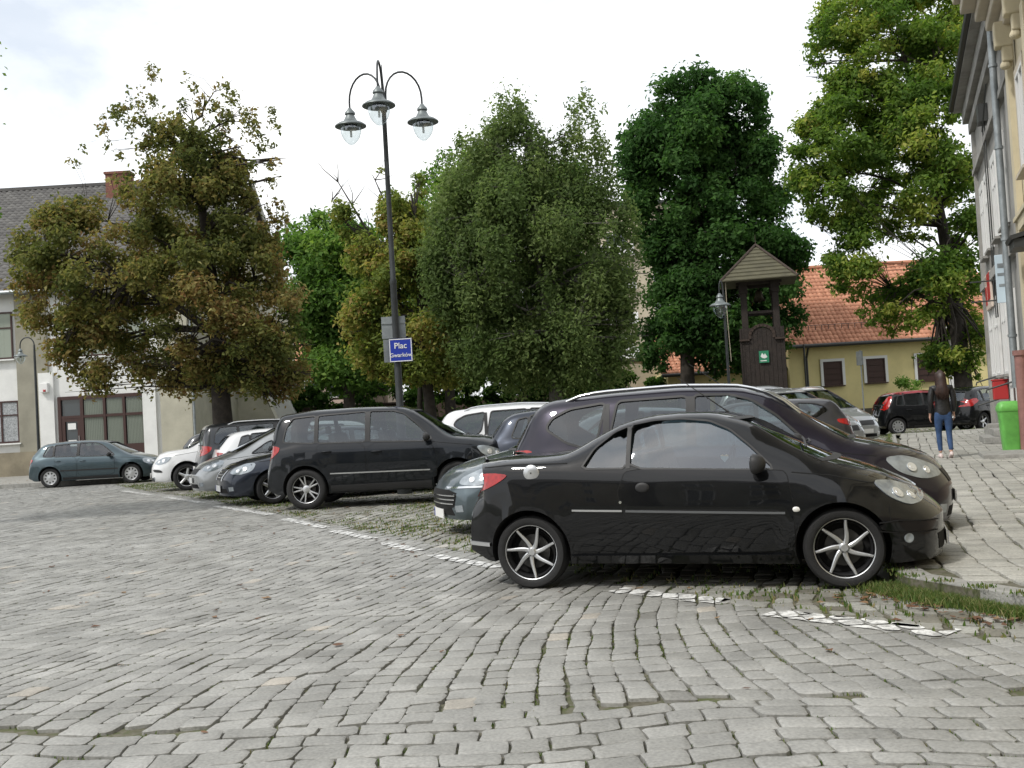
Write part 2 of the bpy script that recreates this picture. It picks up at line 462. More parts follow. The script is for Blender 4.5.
_wheel_cache = {}
M['refl'] = mat('lamp_reflector', (.80, .82, .84), .2, metal=.6, coat=1)
M['disc'] = mat('brake_disc', (.07, .068, .066), .5, metal=.5)
def wheel_meshes(rw, tw, rim_r, style, silver, dark):
    key = (round(rw, 3), round(tw, 3), round(rim_r, 3), style, silver.name, dark.name)
    if key in _wheel_cache: return _wheel_cache[key]
    t = MB(); h = tw / 2
    prof = [(rim_r - .012, h * .80), (rim_r + .008, h * .93), (rim_r + (rw - rim_r) * .35, h * 1.0), (rim_r + (rw - rim_r) * .72, h * .97), (rw - .014, h * .84), (rw - .002, h * .66)]
    for gx in (.36, .33, .03, 0): prof.append((rw - (.007 if gx in (.33, .03) else 0), h * gx))
    prof = prof + [(r_, -z) for r_, z in prof[::-1] if z > 0]
    t.lathe(prof, n=48, axis='Y', caps=False)
    tm = t.mesh('tyre'); tm.materials.append(M['tyre'])
    w = MB()
    # barrel and lip; +y is outboard
    w.lathe([(rim_r - .012, -h * .9), (rim_r - .03, -h * .5), (rim_r - .035, h * .55), (rim_r - .02, h * .80)], n=48, axis='Y', caps=False, m=1)
    w.lathe([(rim_r - .012, h * .74), (rim_r - .007, h * .84), (rim_r + .003, h * .89), (rim_r + .005, h * .80)], n=48, axis='Y', caps=False, m=0 if style != 'steel' else 1)
    w.lathe([(0, -h * .2), (rim_r - .02, -h * .2)], n=32, axis='Y', caps=False, m=2)
    w.lathe([(0, h * .12), (rim_r * .62, h * .10), (rim_r * .62, -h * .1)], n=32, axis='Y', caps=False, m=3)
    def spoke(ang, r0, r1, w0, w1, y0, y1, bend=0.0, th=.03, m=0, seg=7):
        pts = []
        for i in range(seg):
            s = i / (seg - 1); r_ = r0 + (r1 - r0) * s; a = ang + bend * math.sin(s * math.pi / 2)
            ww = w0 + (w1 - w0) * s; y = y0 + (y1 - y0) * s
            c = Vector((math.sin(a) * r_, 0, math.cos(a) * r_)); tn = Vector((math.cos(a), 0, -math.sin(a)))
            pts.append([c - tn * ww / 2 + Vector((0, y - th * .2, 0)), c - tn * ww / 4 + Vector((0, y, 0)), c + tn * ww / 4 + Vector((0, y, 0)), c + tn * ww / 2 + Vector((0, y - th * .2, 0)), c + tn * ww * .6 + Vector((0, y - th, 0)), c - tn * ww * .6 + Vector((0, y - th, 0))])
        V = [p for q in pts for p in q]; Fs = []; ms = []
        for i in range(seg - 1):
            for k in range(6):
                w.add([V[i * 6 + k], V[i * 6 + (k + 1) % 6], V[(i + 1) * 6 + (k + 1) % 6], V[(i + 1) * 6 + k]], [(0, 1, 2, 3)], m if k in (0, 1, 2) else 1)
    R1 = rim_r - .014
    if style == 'seven':
        for k in range(7):
            a = 2 * math.pi * k / 7 + .16
            spoke(a, .035, R1, .036, .021, h * .62, h * .84, bend=.30)
        w.lathe([(0, h * .74), (.026, h * .74), (.034, h * .66), (.05, h * .5)], n=24, axis='Y', caps=False, m=0)
        for k in range(4):
            a = 2 * math.pi * k / 4 + .4; w.lathe([(0, h * .60), (.010, h * .60), (.011, h * .4)], c=(math.sin(a) * .052, 0, math.cos(a) * .052), n=8, axis='Y', caps=False, m=1)
    elif style == 'twin5':
        for k in range(5):
            for sg in (-1, 1):
                a = 2 * math.pi * k / 5 + sg * .15
                spoke(a, .05, R1, .030, .026, h * .58, h * .78, bend=sg * .05, th=.035)
        w.lathe([(0, h * .70), (.035, h * .70), (.065, h * .60), (.075, h * .4)], n=24, axis='Y', caps=False, m=0)
    elif style == 'five':
        for k in range(5):
            spoke(2 * math.pi * k / 5, .04, R1, .075, .05, h * .6, h * .78, th=.04)
        w.lathe([(0, h * .72), (.035, h * .72), (.07, h * .60), (.08, h * .4)], n=24, axis='Y', caps=False, m=0)
    elif style == 'cap':
        w.lathe([(0, h * .82), (.06, h * .80), (rim_r * .55, h * .70), (rim_r - .012, h * .80)], n=40, axis='Y', caps=False, m=0)
        for k in range(9):
            a = 2 * math.pi * k / 9; r0, r1 = rim_r * .55, rim_r * .82
            q = []
            for r_, da in ((r0, -.10), (r1, -.16), (r1, .16), (r0, .10)): q.append((math.sin(a + da) * r_, h * (.715 if r_ == r0 else .785), math.cos(a + da) * r_))
            w.add(q, [(0, 1, 2, 3)], 2)
    else:  # steel
        w.lathe([(0, h * .45), (.05, h * .5), (rim_r * .5, h * .35), (rim_r * .85, h * .6), (rim_r - .012, h * .7)], n=40, axis='Y', caps=False, m=1)
    wm = w.mesh('rim')
    for x in (silver, dark, M['dark'], M['disc']): wm.materials.append(x)
    for me in (tm, wm):
        me.polygons.foreach_set('use_smooth', [True] * len(me.polygons)); me.set_sharp_from_angle(angle=R(35))
    _wheel_cache[key] = (tm, wm); return tm, wm

def make_car(name, S, label, loc, rz, group=None, cat='car'):
    """x forward from the rear bumper, y left; the Empty stands between the axles"""
    root = empty(name, (0, 0, 0), 0, label, cat, group or 'cars parked on the square')
    L = S['L']; W = S['W'] / 2; cx = sum(S['axles']) / 2; rw = S['rw']
    S.setdefault('flare_top', rw * 2 + .25)
    sh = make_shell(S)
    bvh = BVHTree.FromPolygons([v.co.copy() for v in sh.vertices], [tuple(p.vertices) for p in sh.polygons])
    pm = S['paint']
    body = bpy.data.objects.new('body', sh); COL.objects.link(body)
    for m_ in (pm, M['dark'], M['interior']): sh.materials.append(m_)
    side = {1: caster(bvh, 'side', 1, L), -1: caster(bvh, 'side', -1, L)}
    front = caster(bvh, 'front', 1, L); rear = caster(bvh, 'rear', 1, L)
    # wheel wells
    for ax in S['axles']:
        for sg in (-1, 1):
            c = MB(); c.lathe([(rw + S.get('archgap', .055), -.14 - .0001), (rw + S.get('archgap', .055), .20)], c=(ax, sg * (W - .10), rw + .005), n=40, axis='Y')
            boolean(body, cutter(c, M['dark']))
    wins = S.get('wins', [])
    hollow = S.get('hollow', True)
    if hollow:
        xr = S['cab']
        inn = make_shell(S, inset=.055, floor=S.get('floor', .62), xr=xr); inn.materials.clear(); inn.materials.append(M['interior'])
        boolean(body, inn)
        for w_ in wins:
            p = offset_poly(resample(w_, .06), 0.0)
            for sg in (1, -1):
                c = MB(); c.prism(p, (0, sg * 1.2, 0), o=(0, sg * .30, 0)); boolean(body, cutter(c, M['interior']))
        if S.get('ws'):
            c = MB(); p = S['ws']; zc = sum(q[1] for q in p) / len(p)
            xm = S['wsx']; c.prism(p, (L - xm + 1, 0, 0), o=(xm, 0, 0), ex=(0, 1, 0)); boolean(body, cutter(c, M['interior']))
        if S.get('rwn'):
            c = MB(); p = S['rwn']; xm = S['rwx']; c.prism(p, (-xm - 1, 0, 0), o=(xm, 0, 0), ex=(0, 1, 0)); boolean(body, cutter(c, M['interior']))
    me = body.data
    me.polygons.foreach_set('use_smooth', [True] * len(me.polygons)); me.set_sharp_from_angle(angle=R(32))
    body.name = 'body'; body.parent = root; me.name = 'body'
    gm = S.get('glass', M['glass_dark'] if not hollow else M['glass'])
    goff = -.010 if hollow else .003
    for w_ in wins:
        for sg in (1, -1):
            mb = panel(side[sg], offset_poly(resample(w_, .08), .012 if hollow else 0), goff, 0 if hollow else .01, step=.08, relax=6)
            mb.build('side_window', gm, root, smooth=179)
            ring(side[sg], resample(w_, .05), .0, S.get('frame', .022), .004).build('window_frame', S.get('framemat', M['plastic']), root, smooth=60)
    if S.get('ws'):
        mb = panel(front, offset_poly(resample(S['ws'], .08), .02 if hollow else 0), goff, 0 if hollow else .01, step=.09, relax=8); mb.build('windscreen', gm, root, smooth=179)
        ring(front, resample(S['ws'], .08), .0, .02, .003).build('windscreen_seal', M['plastic'], root, smooth=60)
    if S.get('rwn'):
        mb = panel(rear, offset_poly(resample(S['rwn'], .08), .015 if hollow else 0), goff, 0 if hollow else .01, step=.09, relax=8); mb.build('rear_window', gm, root, smooth=179)
        ring(rear, resample(S['rwn'], .08), .0, .02, .003).build('rear_window_seal', M['plastic'], root, smooth=60)
    # doors with handles
    for d in S.get('doors', []):
        for sg in (1, -1):
            mb = panel(side[sg], smooth_poly(d['poly'], 2, .12), .0045, .010, step=.045, m=0, rim=1)
            ring(side[sg], smooth_poly(d['poly'], 2, .12), .001, .006, .0012, m=1, mb=mb)
            if d.get('mould'): strip(side[sg], d['mould'], .016, .016, m=2, mb=mb)
            do = mb.build('door', [pm, M['gap'], S.get('mouldmat', M['plastic'])], root, smooth=50)
            if d.get('handle'):
                hx, hz = d['handle']; p, nn = side[sg](hx, hz)
                h = MB()
                if S.get('roundhandle'):
                    h.lathe([(.0, .012), (.03, .013), (.046, .008), (.05, .002)], c=(0, 0, 0), n=20, axis='Y', caps=False)
                    h.v = [(p.x + v[0] * 1.15, p.y + sg * (v[1] + .004), p.z + v[2] * .8) for v in h.v]
                else:
                    h.tube([(p.x - .09, p.y + sg * .004, p.z), (p.x - .07, p.y + sg * .035, p.z + .004), (p.x + .06, p.y + sg * .035, p.z + .002), (p.x + .085, p.y + sg * .004, p.z)], [.010, .013, .014, .010], n=8)
                h.build('handle', S.get('handlemat', pm), do, smooth=60)
    ws_ = sorted(wins, key=lambda w: min(p[0] for p in w))
    for wa, wb in zip(ws_[:-1], ws_[1:]):
        xa = max(p[0] for p in wa); xb = min(p[0] for p in wb)
        if .015 < xb - xa < .16:
            zlo = max(min(p[1] for p in wa), min(p[1] for p in wb)) - .01; zhi = min(max(p[1] for p in wa), max(p[1] for p in wb)) + .005
            for sg in (1, -1): panel(side[sg], [(xa - .005, zlo), (xb + .005, zlo), (xb + .005, zhi), (xa - .005, zhi)], .0035, .01, step=.06).build('door_pillar', M['plastic'], root, smooth=60)
    # extra panels: (name, view, poly, material key, offset)
    for nm, view, poly, mk, off in S.get('panels', []):
        matl = mk if not isinstance(mk, str) else (pm if mk == 'paint' else M[mk])
        if view == 'side':
            for sg in (1, -1): panel(side[sg], poly, off, max(.012, off + .008), step=.045).build(nm, matl, root, smooth=50)
        elif view == 'front': panel(front, poly, off, max(.012, off + .008), step=.05).build(nm, matl, root, smooth=50)
        else: panel(rear, poly, off, max(.012, off + .008), step=.05).build(nm, matl, root, smooth=50)
    for nm, view, line, wd, mk, off in S.get('strips', []):
        matl = pm if mk == 'paint' else M[mk]
        if view == 'side':
            for sg in (1, -1): strip(side[sg], line, wd, off).build(nm, matl, root, smooth=50)
        else: strip(front if view == 'front' else rear, line, wd, off).build(nm, matl, root, smooth=50)
    # wheels
    tm, wm = wheel_meshes(rw, S.get('tw', .20), S['rim'], S['wheel'], S.get('rs', M['rimsilver']), S.get('rd', M['rimdark']))
    for i, ax in enumerate(S['axles']):
        for sg in (1, -1):
            w = empty('wheel', (ax, sg * (W - .035 - S.get('tw', .20) / 2), rw), 0); w.parent = root
            a = 0 if sg > 0 else math.pi
            if i == 1: a += S.get('steer', 0)
            w.rotation_euler = (0, 0, a)
            for nm, mm in (('tyre', tm), ('rim', wm)):
                o = bpy.data.objects.new(nm, mm); COL.objects.link(o); o.parent = w; o.rotation_euler = (0, S.get('wrot', (.3, 1.1))[i], 0)
    # mirrors
    if S.get('mirror'):
        mx, mz = S['mirror']
        for sg in (1, -1):
            p, nn = side[sg](mx, mz - .03); m_ = MB()
            pr = [(-.055, .02), (-.062, .055), (-.045, .082), (.0, .10), (.035, .105), (.06, .095), (.078, .07), (.085, .03)]
            secs = []
            for yy, sc in ((.05, .75), (.075, .95), (.13, 1.05), (.185, 1.0), (.215, .72), (.225, .4)):
                ringp = [(p.x + .02 + sc * .085 * math.cos(a) * (1 if math.cos(a) > 0 else .35), p.y + sg * yy, mz + .03 + sc * .072 * math.sin(a)) for a in [2 * math.pi * k / 16 for k in range(16)]]
                secs.append(ringp)
            V = [q for s_ in secs for q in s_]; Fs = [(i * 16 + k, i * 16 + (k + 1) % 16, (i + 1) * 16 + (k + 1) % 16, (i + 1) * 16 + k) for i in range(5) for k in range(16)]
            Fs += [tuple(range(16)), tuple(5 * 16 + k for k in range(16))]
            m_.add(V, Fs, 0)
            m_.tube([(p.x + .01, p.y - sg * .03, mz - .02), (p.x + .015, p.y + sg * .09, mz + .005)], [.028, .022], n=8, m=0)
            m_.build('wing_mirror', S.get('mirrormat', pm), root, smooth=50)
    # seats
    for sx, sw in S.get('seats', []):
        for yy in ((-.36, .36) if sw < 1 else (0,)):
            s_ = MB(); hw = .25 if sw < 1 else .62
            zf = S.get('floor', .62); zh = S.get('seath', .60)
            for k, (hh, th) in enumerate(((0, .16), (zh * .5, .14), (zh * .92, .10))): pass
            s_.box((sx, yy, zf + zh * .38), (.13, hw * 2, zh * .78), ry=-.22, taper=.82)
            if sw < 1: s_.box((sx - .155, yy, zf + zh * .92), (.09, .25, .17), ry=-.15, taper=.85)
            else:
                for q in (-.38, .38): s_.box((sx - .12, q, zf + zh * .86), (.08, .22, .14), ry=-.15, taper=.85)
            s_.box((sx + .26, yy, zf - .02 + .02), (.48, hw * 2, .12))
            s_.build('seat', M['seat'], root, smooth=None, bevel=.03)
    if S.get('wheelx'):
        s_ = MB(); c0 = Vector((S['wheelx'], .36, S.get('floor', .62) + .30))
        s_.tube([c0 + Vector((math.sin(a) * .05, math.cos(a) * .18, math.sin(a) * .17)) for a in [2 * math.pi * k / 20 for k in range(21)]], .014, n=6)
        s_.tube([c0, c0 + Vector((.25, 0, -.12))], .03, n=6); s_.build('steering_wheel', M['interior'], root, smooth=60)
    # roof rails
    if S.get('rails'):
        x0, x1, yy, hh = S['rails']
        top = caster(bvh, 'top', 1, L)
        for sg in (1, -1):
            pts = []; m_ = MB()
            for k in range(17):
                s = k / 16; x = x0 + (x1 - x0) * s; h, nn = top(x, sg * yy)
                pts.append(h + Vector((0, 0, hh * min(1, math.sin(math.pi * s) * 4.0) - .006)))
            m_.tube(pts, .017, n=8)
            m_.build('roof_rail', M[S.get('railmat', 'chrome')], root, smooth=60)
    if S.get('antenna'):
        (ax_, ay), (bx, bz) = S['antenna']; top = caster(bvh, 'top', 1, L); h, nn = top(ax_, ay)
        m_ = MB(); m_.tube([h, h + Vector((bx * .1, 0, bz * .1)), h + Vector((bx, 0, bz))], [.011, .006, .003], n=6); m_.build('antenna', M['plastic'], root)
    # number plates
    for view, (pz, on) in (('front', S.get('fplate', (0.0, False))), ('rear', S.get('rplate', (0.0, False)))):
        if not on: continue
        h, nn = (front if view == 'front' else rear)(0, pz); sg = 1 if view == 'front' else -1
        m_ = MB(); m_.box((h.x + sg * .012, 0, pz), (.012, .52, .114), m=0); m_.box((h.x + sg * .0195, .235 * sg * -1, pz), (.002, .04, .105), m=1)
        m_.build('number_plate', [M['plate'], M['plateblue']], root)
    for nm, view, poly, mk, off in S.get('panels', []):
        if nm == 'headlight' and view == 'side':
            xs_ = [p[0] for p in poly]; x0, x1 = min(xs_), max(xs_)
            for sg in (1, -1):
                for f, rr_ in ((.45, .048), (.72, .040)):
                    x = x0 + (x1 - x0) * f; zz = [p[1] for p in poly if abs(p[0] - x) < .12 * (x1 - x0) + .03]
                    if not zz: continue
                    p, nn = side[sg](x, (min(zz) + max(zz)) / 2); r2 = min(rr_, (max(zz) - min(zz)) * .40)
                    m_ = MB(); m_.lathe([(0, .011), (r2 * .45, .013), (r2 * .5, .010), (r2 * .85, .0145), (r2, .012), (r2, .006)], n=18, axis='Y', caps=False)
                    mt = Matrix.Translation(p) @ Vector((0, 1, 0)).rotation_difference(nn).to_matrix().to_4x4(); m_.v = [tuple(mt @ Vector(v)) for v in m_.v]; m_.build('reflector', M['refl'], root, smooth=40)
    if S.get('extra'): S['extra'](root, S, side, front, rear, bvh)
    for ch in root.children: ch.location.x -= cx
    root.location = (loc[0], loc[1], loc[2] if len(loc) > 2 else 0); root.rotation_euler = (0, 0, rz)
    return root
def place(anchor_local, world_xy, rz, S):
    """root location so that the local point (x from the rear bumper, y) lies on world_xy"""
    cx = sum(S['axles']) / 2; x = anchor_local[0] - cx; y = anchor_local[1]
    return (world_xy[0] - (math.cos(rz) * x - math.sin(rz) * y), world_xy[1] - (math.sin(rz) * x + math.cos(rz) * y), 0)
P_black = paint('paint_black', (.003, .0035, .0045), 0, .4, spec=.1)
P_blackblue = paint('paint_blue_black', (.004, .006, .009), .1, .35, spec=.15)
P_purple = paint('paint_aubergine_grey', (.018, .0155, .026), .5, .3, spec=.2)
P_teal = paint('paint_slate_teal', (.10, .13, .145), .7, .3)
P_navy = paint('paint_navy', (.012, .018, .032), .6, .3)
P_silver = paint('paint_silver', (.42, .43, .43), .75, .32)
P_white = paint('paint_white', (.72, .73, .74), 0, .35, .06)
P_dkgrey = paint('paint_dark_grey', (.035, .038, .042), .6, .3)
P_golf = paint('paint_steel_blue', (.055, .085, .10), .6, .35)
P_red = paint('paint_red', (.33, .012, .02), .2, .35)
P_greytan = paint('paint_graphite', (.055, .055, .06), .6, .3)

def coupe():
    L = 3.835
    def extra(root, S, side, front, rear, bvh):
        for sg in (1, -1):
            p, nn = side[sg](.70, .945)
            m_ = MB(); m_.lathe([(0, .014), (.018, .014), (.060, .010), (.068, .002)], n=28, axis='Y', caps=False)
            m_.lathe([(0, .017), (.006, .017), (.007, .012)], n=8, axis='Y', caps=False, m=1)
            m_.v = [(p.x + v[0], p.y + sg * v[1], p.z + v[2]) for v in m_.v]
            if sg < 0: m_.build('fuel_cap', [M['silverpl'], M['dark']], root, smooth=60)
            p, nn = side[sg](2.78, .60)
            m_ = MB(); m_.lathe([(0, .007), (.014, .006), (.020, .001)], n=16, axis='Y', caps=False)
            m_.v = [(p.x + v[0] * 1.5, p.y + sg * v[1], p.z + v[2]) for v in m_.v]; m_.build('side_indicator', M['amber'], root, smooth=60)
            p, nn = side[sg](1.44, .69)
            m_ = MB(); m_.lathe([(0, .012), (.011, .012), (.013, .003)], n=12, axis='Y', caps=False)
            m_.v = [(p.x + v[0], p.y + sg * v[1], p.z + v[2]) for v in m_.v]; m_.build('lock', M['chrome'], root, smooth=60)
            p, nn = side[sg](3.56, .36)
            m_ = MB(); m_.lathe([(0, .003), (.024, .005), (.028, .008), (.036, .006), (.038, -.004)], n=18, axis='Y', caps=False)
            mt = Matrix.Translation(p) @ Vector((0, 1, 0)).rotation_difference(nn).to_matrix().to_4x4()
            m_.v = [tuple(mt @ Vector(v)) for v in m_.v]; m_.build('fog_lamp', M['lamp'], root, smooth=60)
        # boot spoiler lip
        top = caster(bvh, 'top', 1, L); m_ = MB(); pts = []
        for k in range(15):
            y = -.52 + 1.04 * k / 14; h, nn = top(.14 + .10 * (abs(y) / .52) ** 3, y); pts.append(h + Vector((-.02, 0, .022 * min(1, (1 - abs(y) / .53) * 5))))
        m_.tube(pts, .016, n=8); m_.build('boot_spoiler', S['paint'], root, smooth=60)
        # wipers
        for y0, y1 in ((.10, .62), (-.48, .06)):
            m_ = MB(); a = top(2.86, y0)[0] + Vector((0, 0, .02)); b = top(2.80, y1)[0] + Vector((0, 0, .03))
            m_.tube([a, (a + b) / 2 + Vector((0, 0, .02)), b], .009, n=6); m_.build('wiper', M['plastic'], root)
        # heart shaped sticker inside the near pane
        h, nn = side[-1](2.26, 1.0)
        m_ = MB(); m_.prism([(0, -.035), (.03, 0), (.03, .02), (.015, .03), (0, .018), (-.015, .03), (-.03, .02), (-.03, 0)], (0, .003, 0), o=(h.x, h.y + .02, h.z)); m_.build('hanging_tag', M['silverpl'], root)
    S = dict(L=L, W=1.67, axles=(.655, 3.097), rw=.298, rim=.224, tw=.205, wheel='seven', paint=P_black, steer=.10,
        top=[(0, .84), (.025, .98), (.07, 1.045), (.35, 1.075), (.72, 1.085), (.95, 1.10), (1.175, 1.215), (1.435, 1.325), (1.645, 1.362), (1.9, 1.374), (2.165, 1.362), (2.435, 1.285), (2.80, 1.075), (2.97, .985), (3.07, .95), (3.33, .865), (3.60, .725), (3.74, .615), (3.82, .54), (3.835, .51)],
        bot=[(0, .31), (.18, .22), (.9, .20), (2.9, .18), (3.5, .17), (3.835, .185)],
        belt=[(0, .92), (.4, 1.0), (.9, .985), (1.3, .955), (2.2, .905), (2.8, .87), (3.2, .79), (3.6, .62), (3.835, .46)],
        crown=.06, sig=.035, sweep=(.30, .20), bulge=.5, bz=.40, bulger=.9, bzr=.42, tumble=1.05, flare=.02, archgap=.045,
        crease=[(0, .66), (4, .62)],
        cab=(1.10, 2.86), floor=.58, glass=M['glass_coupe'], frame=.014,
        wins=[smooth_poly([(1.13, .968), (1.49, .958), (1.49, 1.275), (1.38, 1.235), (1.22, 1.11)], 1, .10),
              smooth_poly([(1.515, .957), (2.50, .91), (2.62, .912), (2.44, 1.09), (2.30, 1.21), (2.14, 1.285), (1.92, 1.313), (1.70, 1.312), (1.515, 1.285)], 1, .10)],
        ws=[(-.60, .96), (.60, .96), (.50, 1.29), (-.50, 1.29)], wsx=2.0,
        doors=[dict(poly=[(1.49, .945), (2.52, .90), (2.72, .885), (2.76, .62), (2.76, .33), (2.60, .285), (1.82, .285), (1.60, .36), (1.46, .58), (1.42, .77)], handle=(1.62, .80), mould=[(1.48, .62), (2.70, .575)])],
        roundhandle=True, handlemat=M['plastic'], mirror=(2.48, .925), mirrormat=M['plastic'],
        panels=[('taillight', 'side', smooth_poly([(.05, .79), (.06, .87), (.12, .93), (.32, .955), (.50, .94), (.44, .89), (.29, .82), (.15, .785)], 2, .2), 'red', .008),
                ('headlight', 'side', smooth_poly([(3.32, .785), (3.47, .765), (3.63, .69), (3.70, .64), (3.67, .60), (3.58, .59), (3.44, .66)], 2, .2), 'lamp', .008),
                ('grille', 'front', [(-.42, .24), (.42, .24), (.46, .36), (-.46, .36)], 'gap', .004),
                ('headlight_trim', 'side', smooth_poly([(3.36, .47), (3.50, .485), (3.78, .46), (3.76, .40), (3.50, .41), (3.37, .43)], 2, .2), 'paint', .010),
                ('sill', 'side', [(1.0, .215), (2.72, .205), (2.72, .262), (1.0, .272)], 'paint', .020)],
        strips=[('side_moulding', 'side', [(1.04, .635), (1.45, .622)], .014, 'silverpl', .014),
                ('bumper_trim', 'side', [(.06, .375), (.30, .365)], .03, 'silverpl', .014),
                ('bonnet_seam', 'side', [(2.76, .875), (3.05, .84), (3.3, .775)], .007, 'gap', .002),
                ('fender_seam', 'side', [(3.44, .60), (3.44, .46), (3.56, .50)], .006, 'gap', .002),
                ('bumper_seam', 'side', [(3.36, .48), (3.50, .492), (3.77, .468)], .007, 'gap', .012), ('bumper_seam', 'side', [(3.36, .42), (3.50, .402), (3.76, .392)], .007, 'gap', .012),
                ('boot_seam', 'side', [(.14, .99), (.5, 1.015), (1.0, 1.01)], .007, 'gap', .002)],
        mouldmat=M['mould'], seats=[(1.62, .5)], seath=.62, wheelx=2.15, antenna=((2.22, 0.0), (-.42, .32)), wrot=(.12, .34), fplate=(.30, True), extra=extra)
    return S

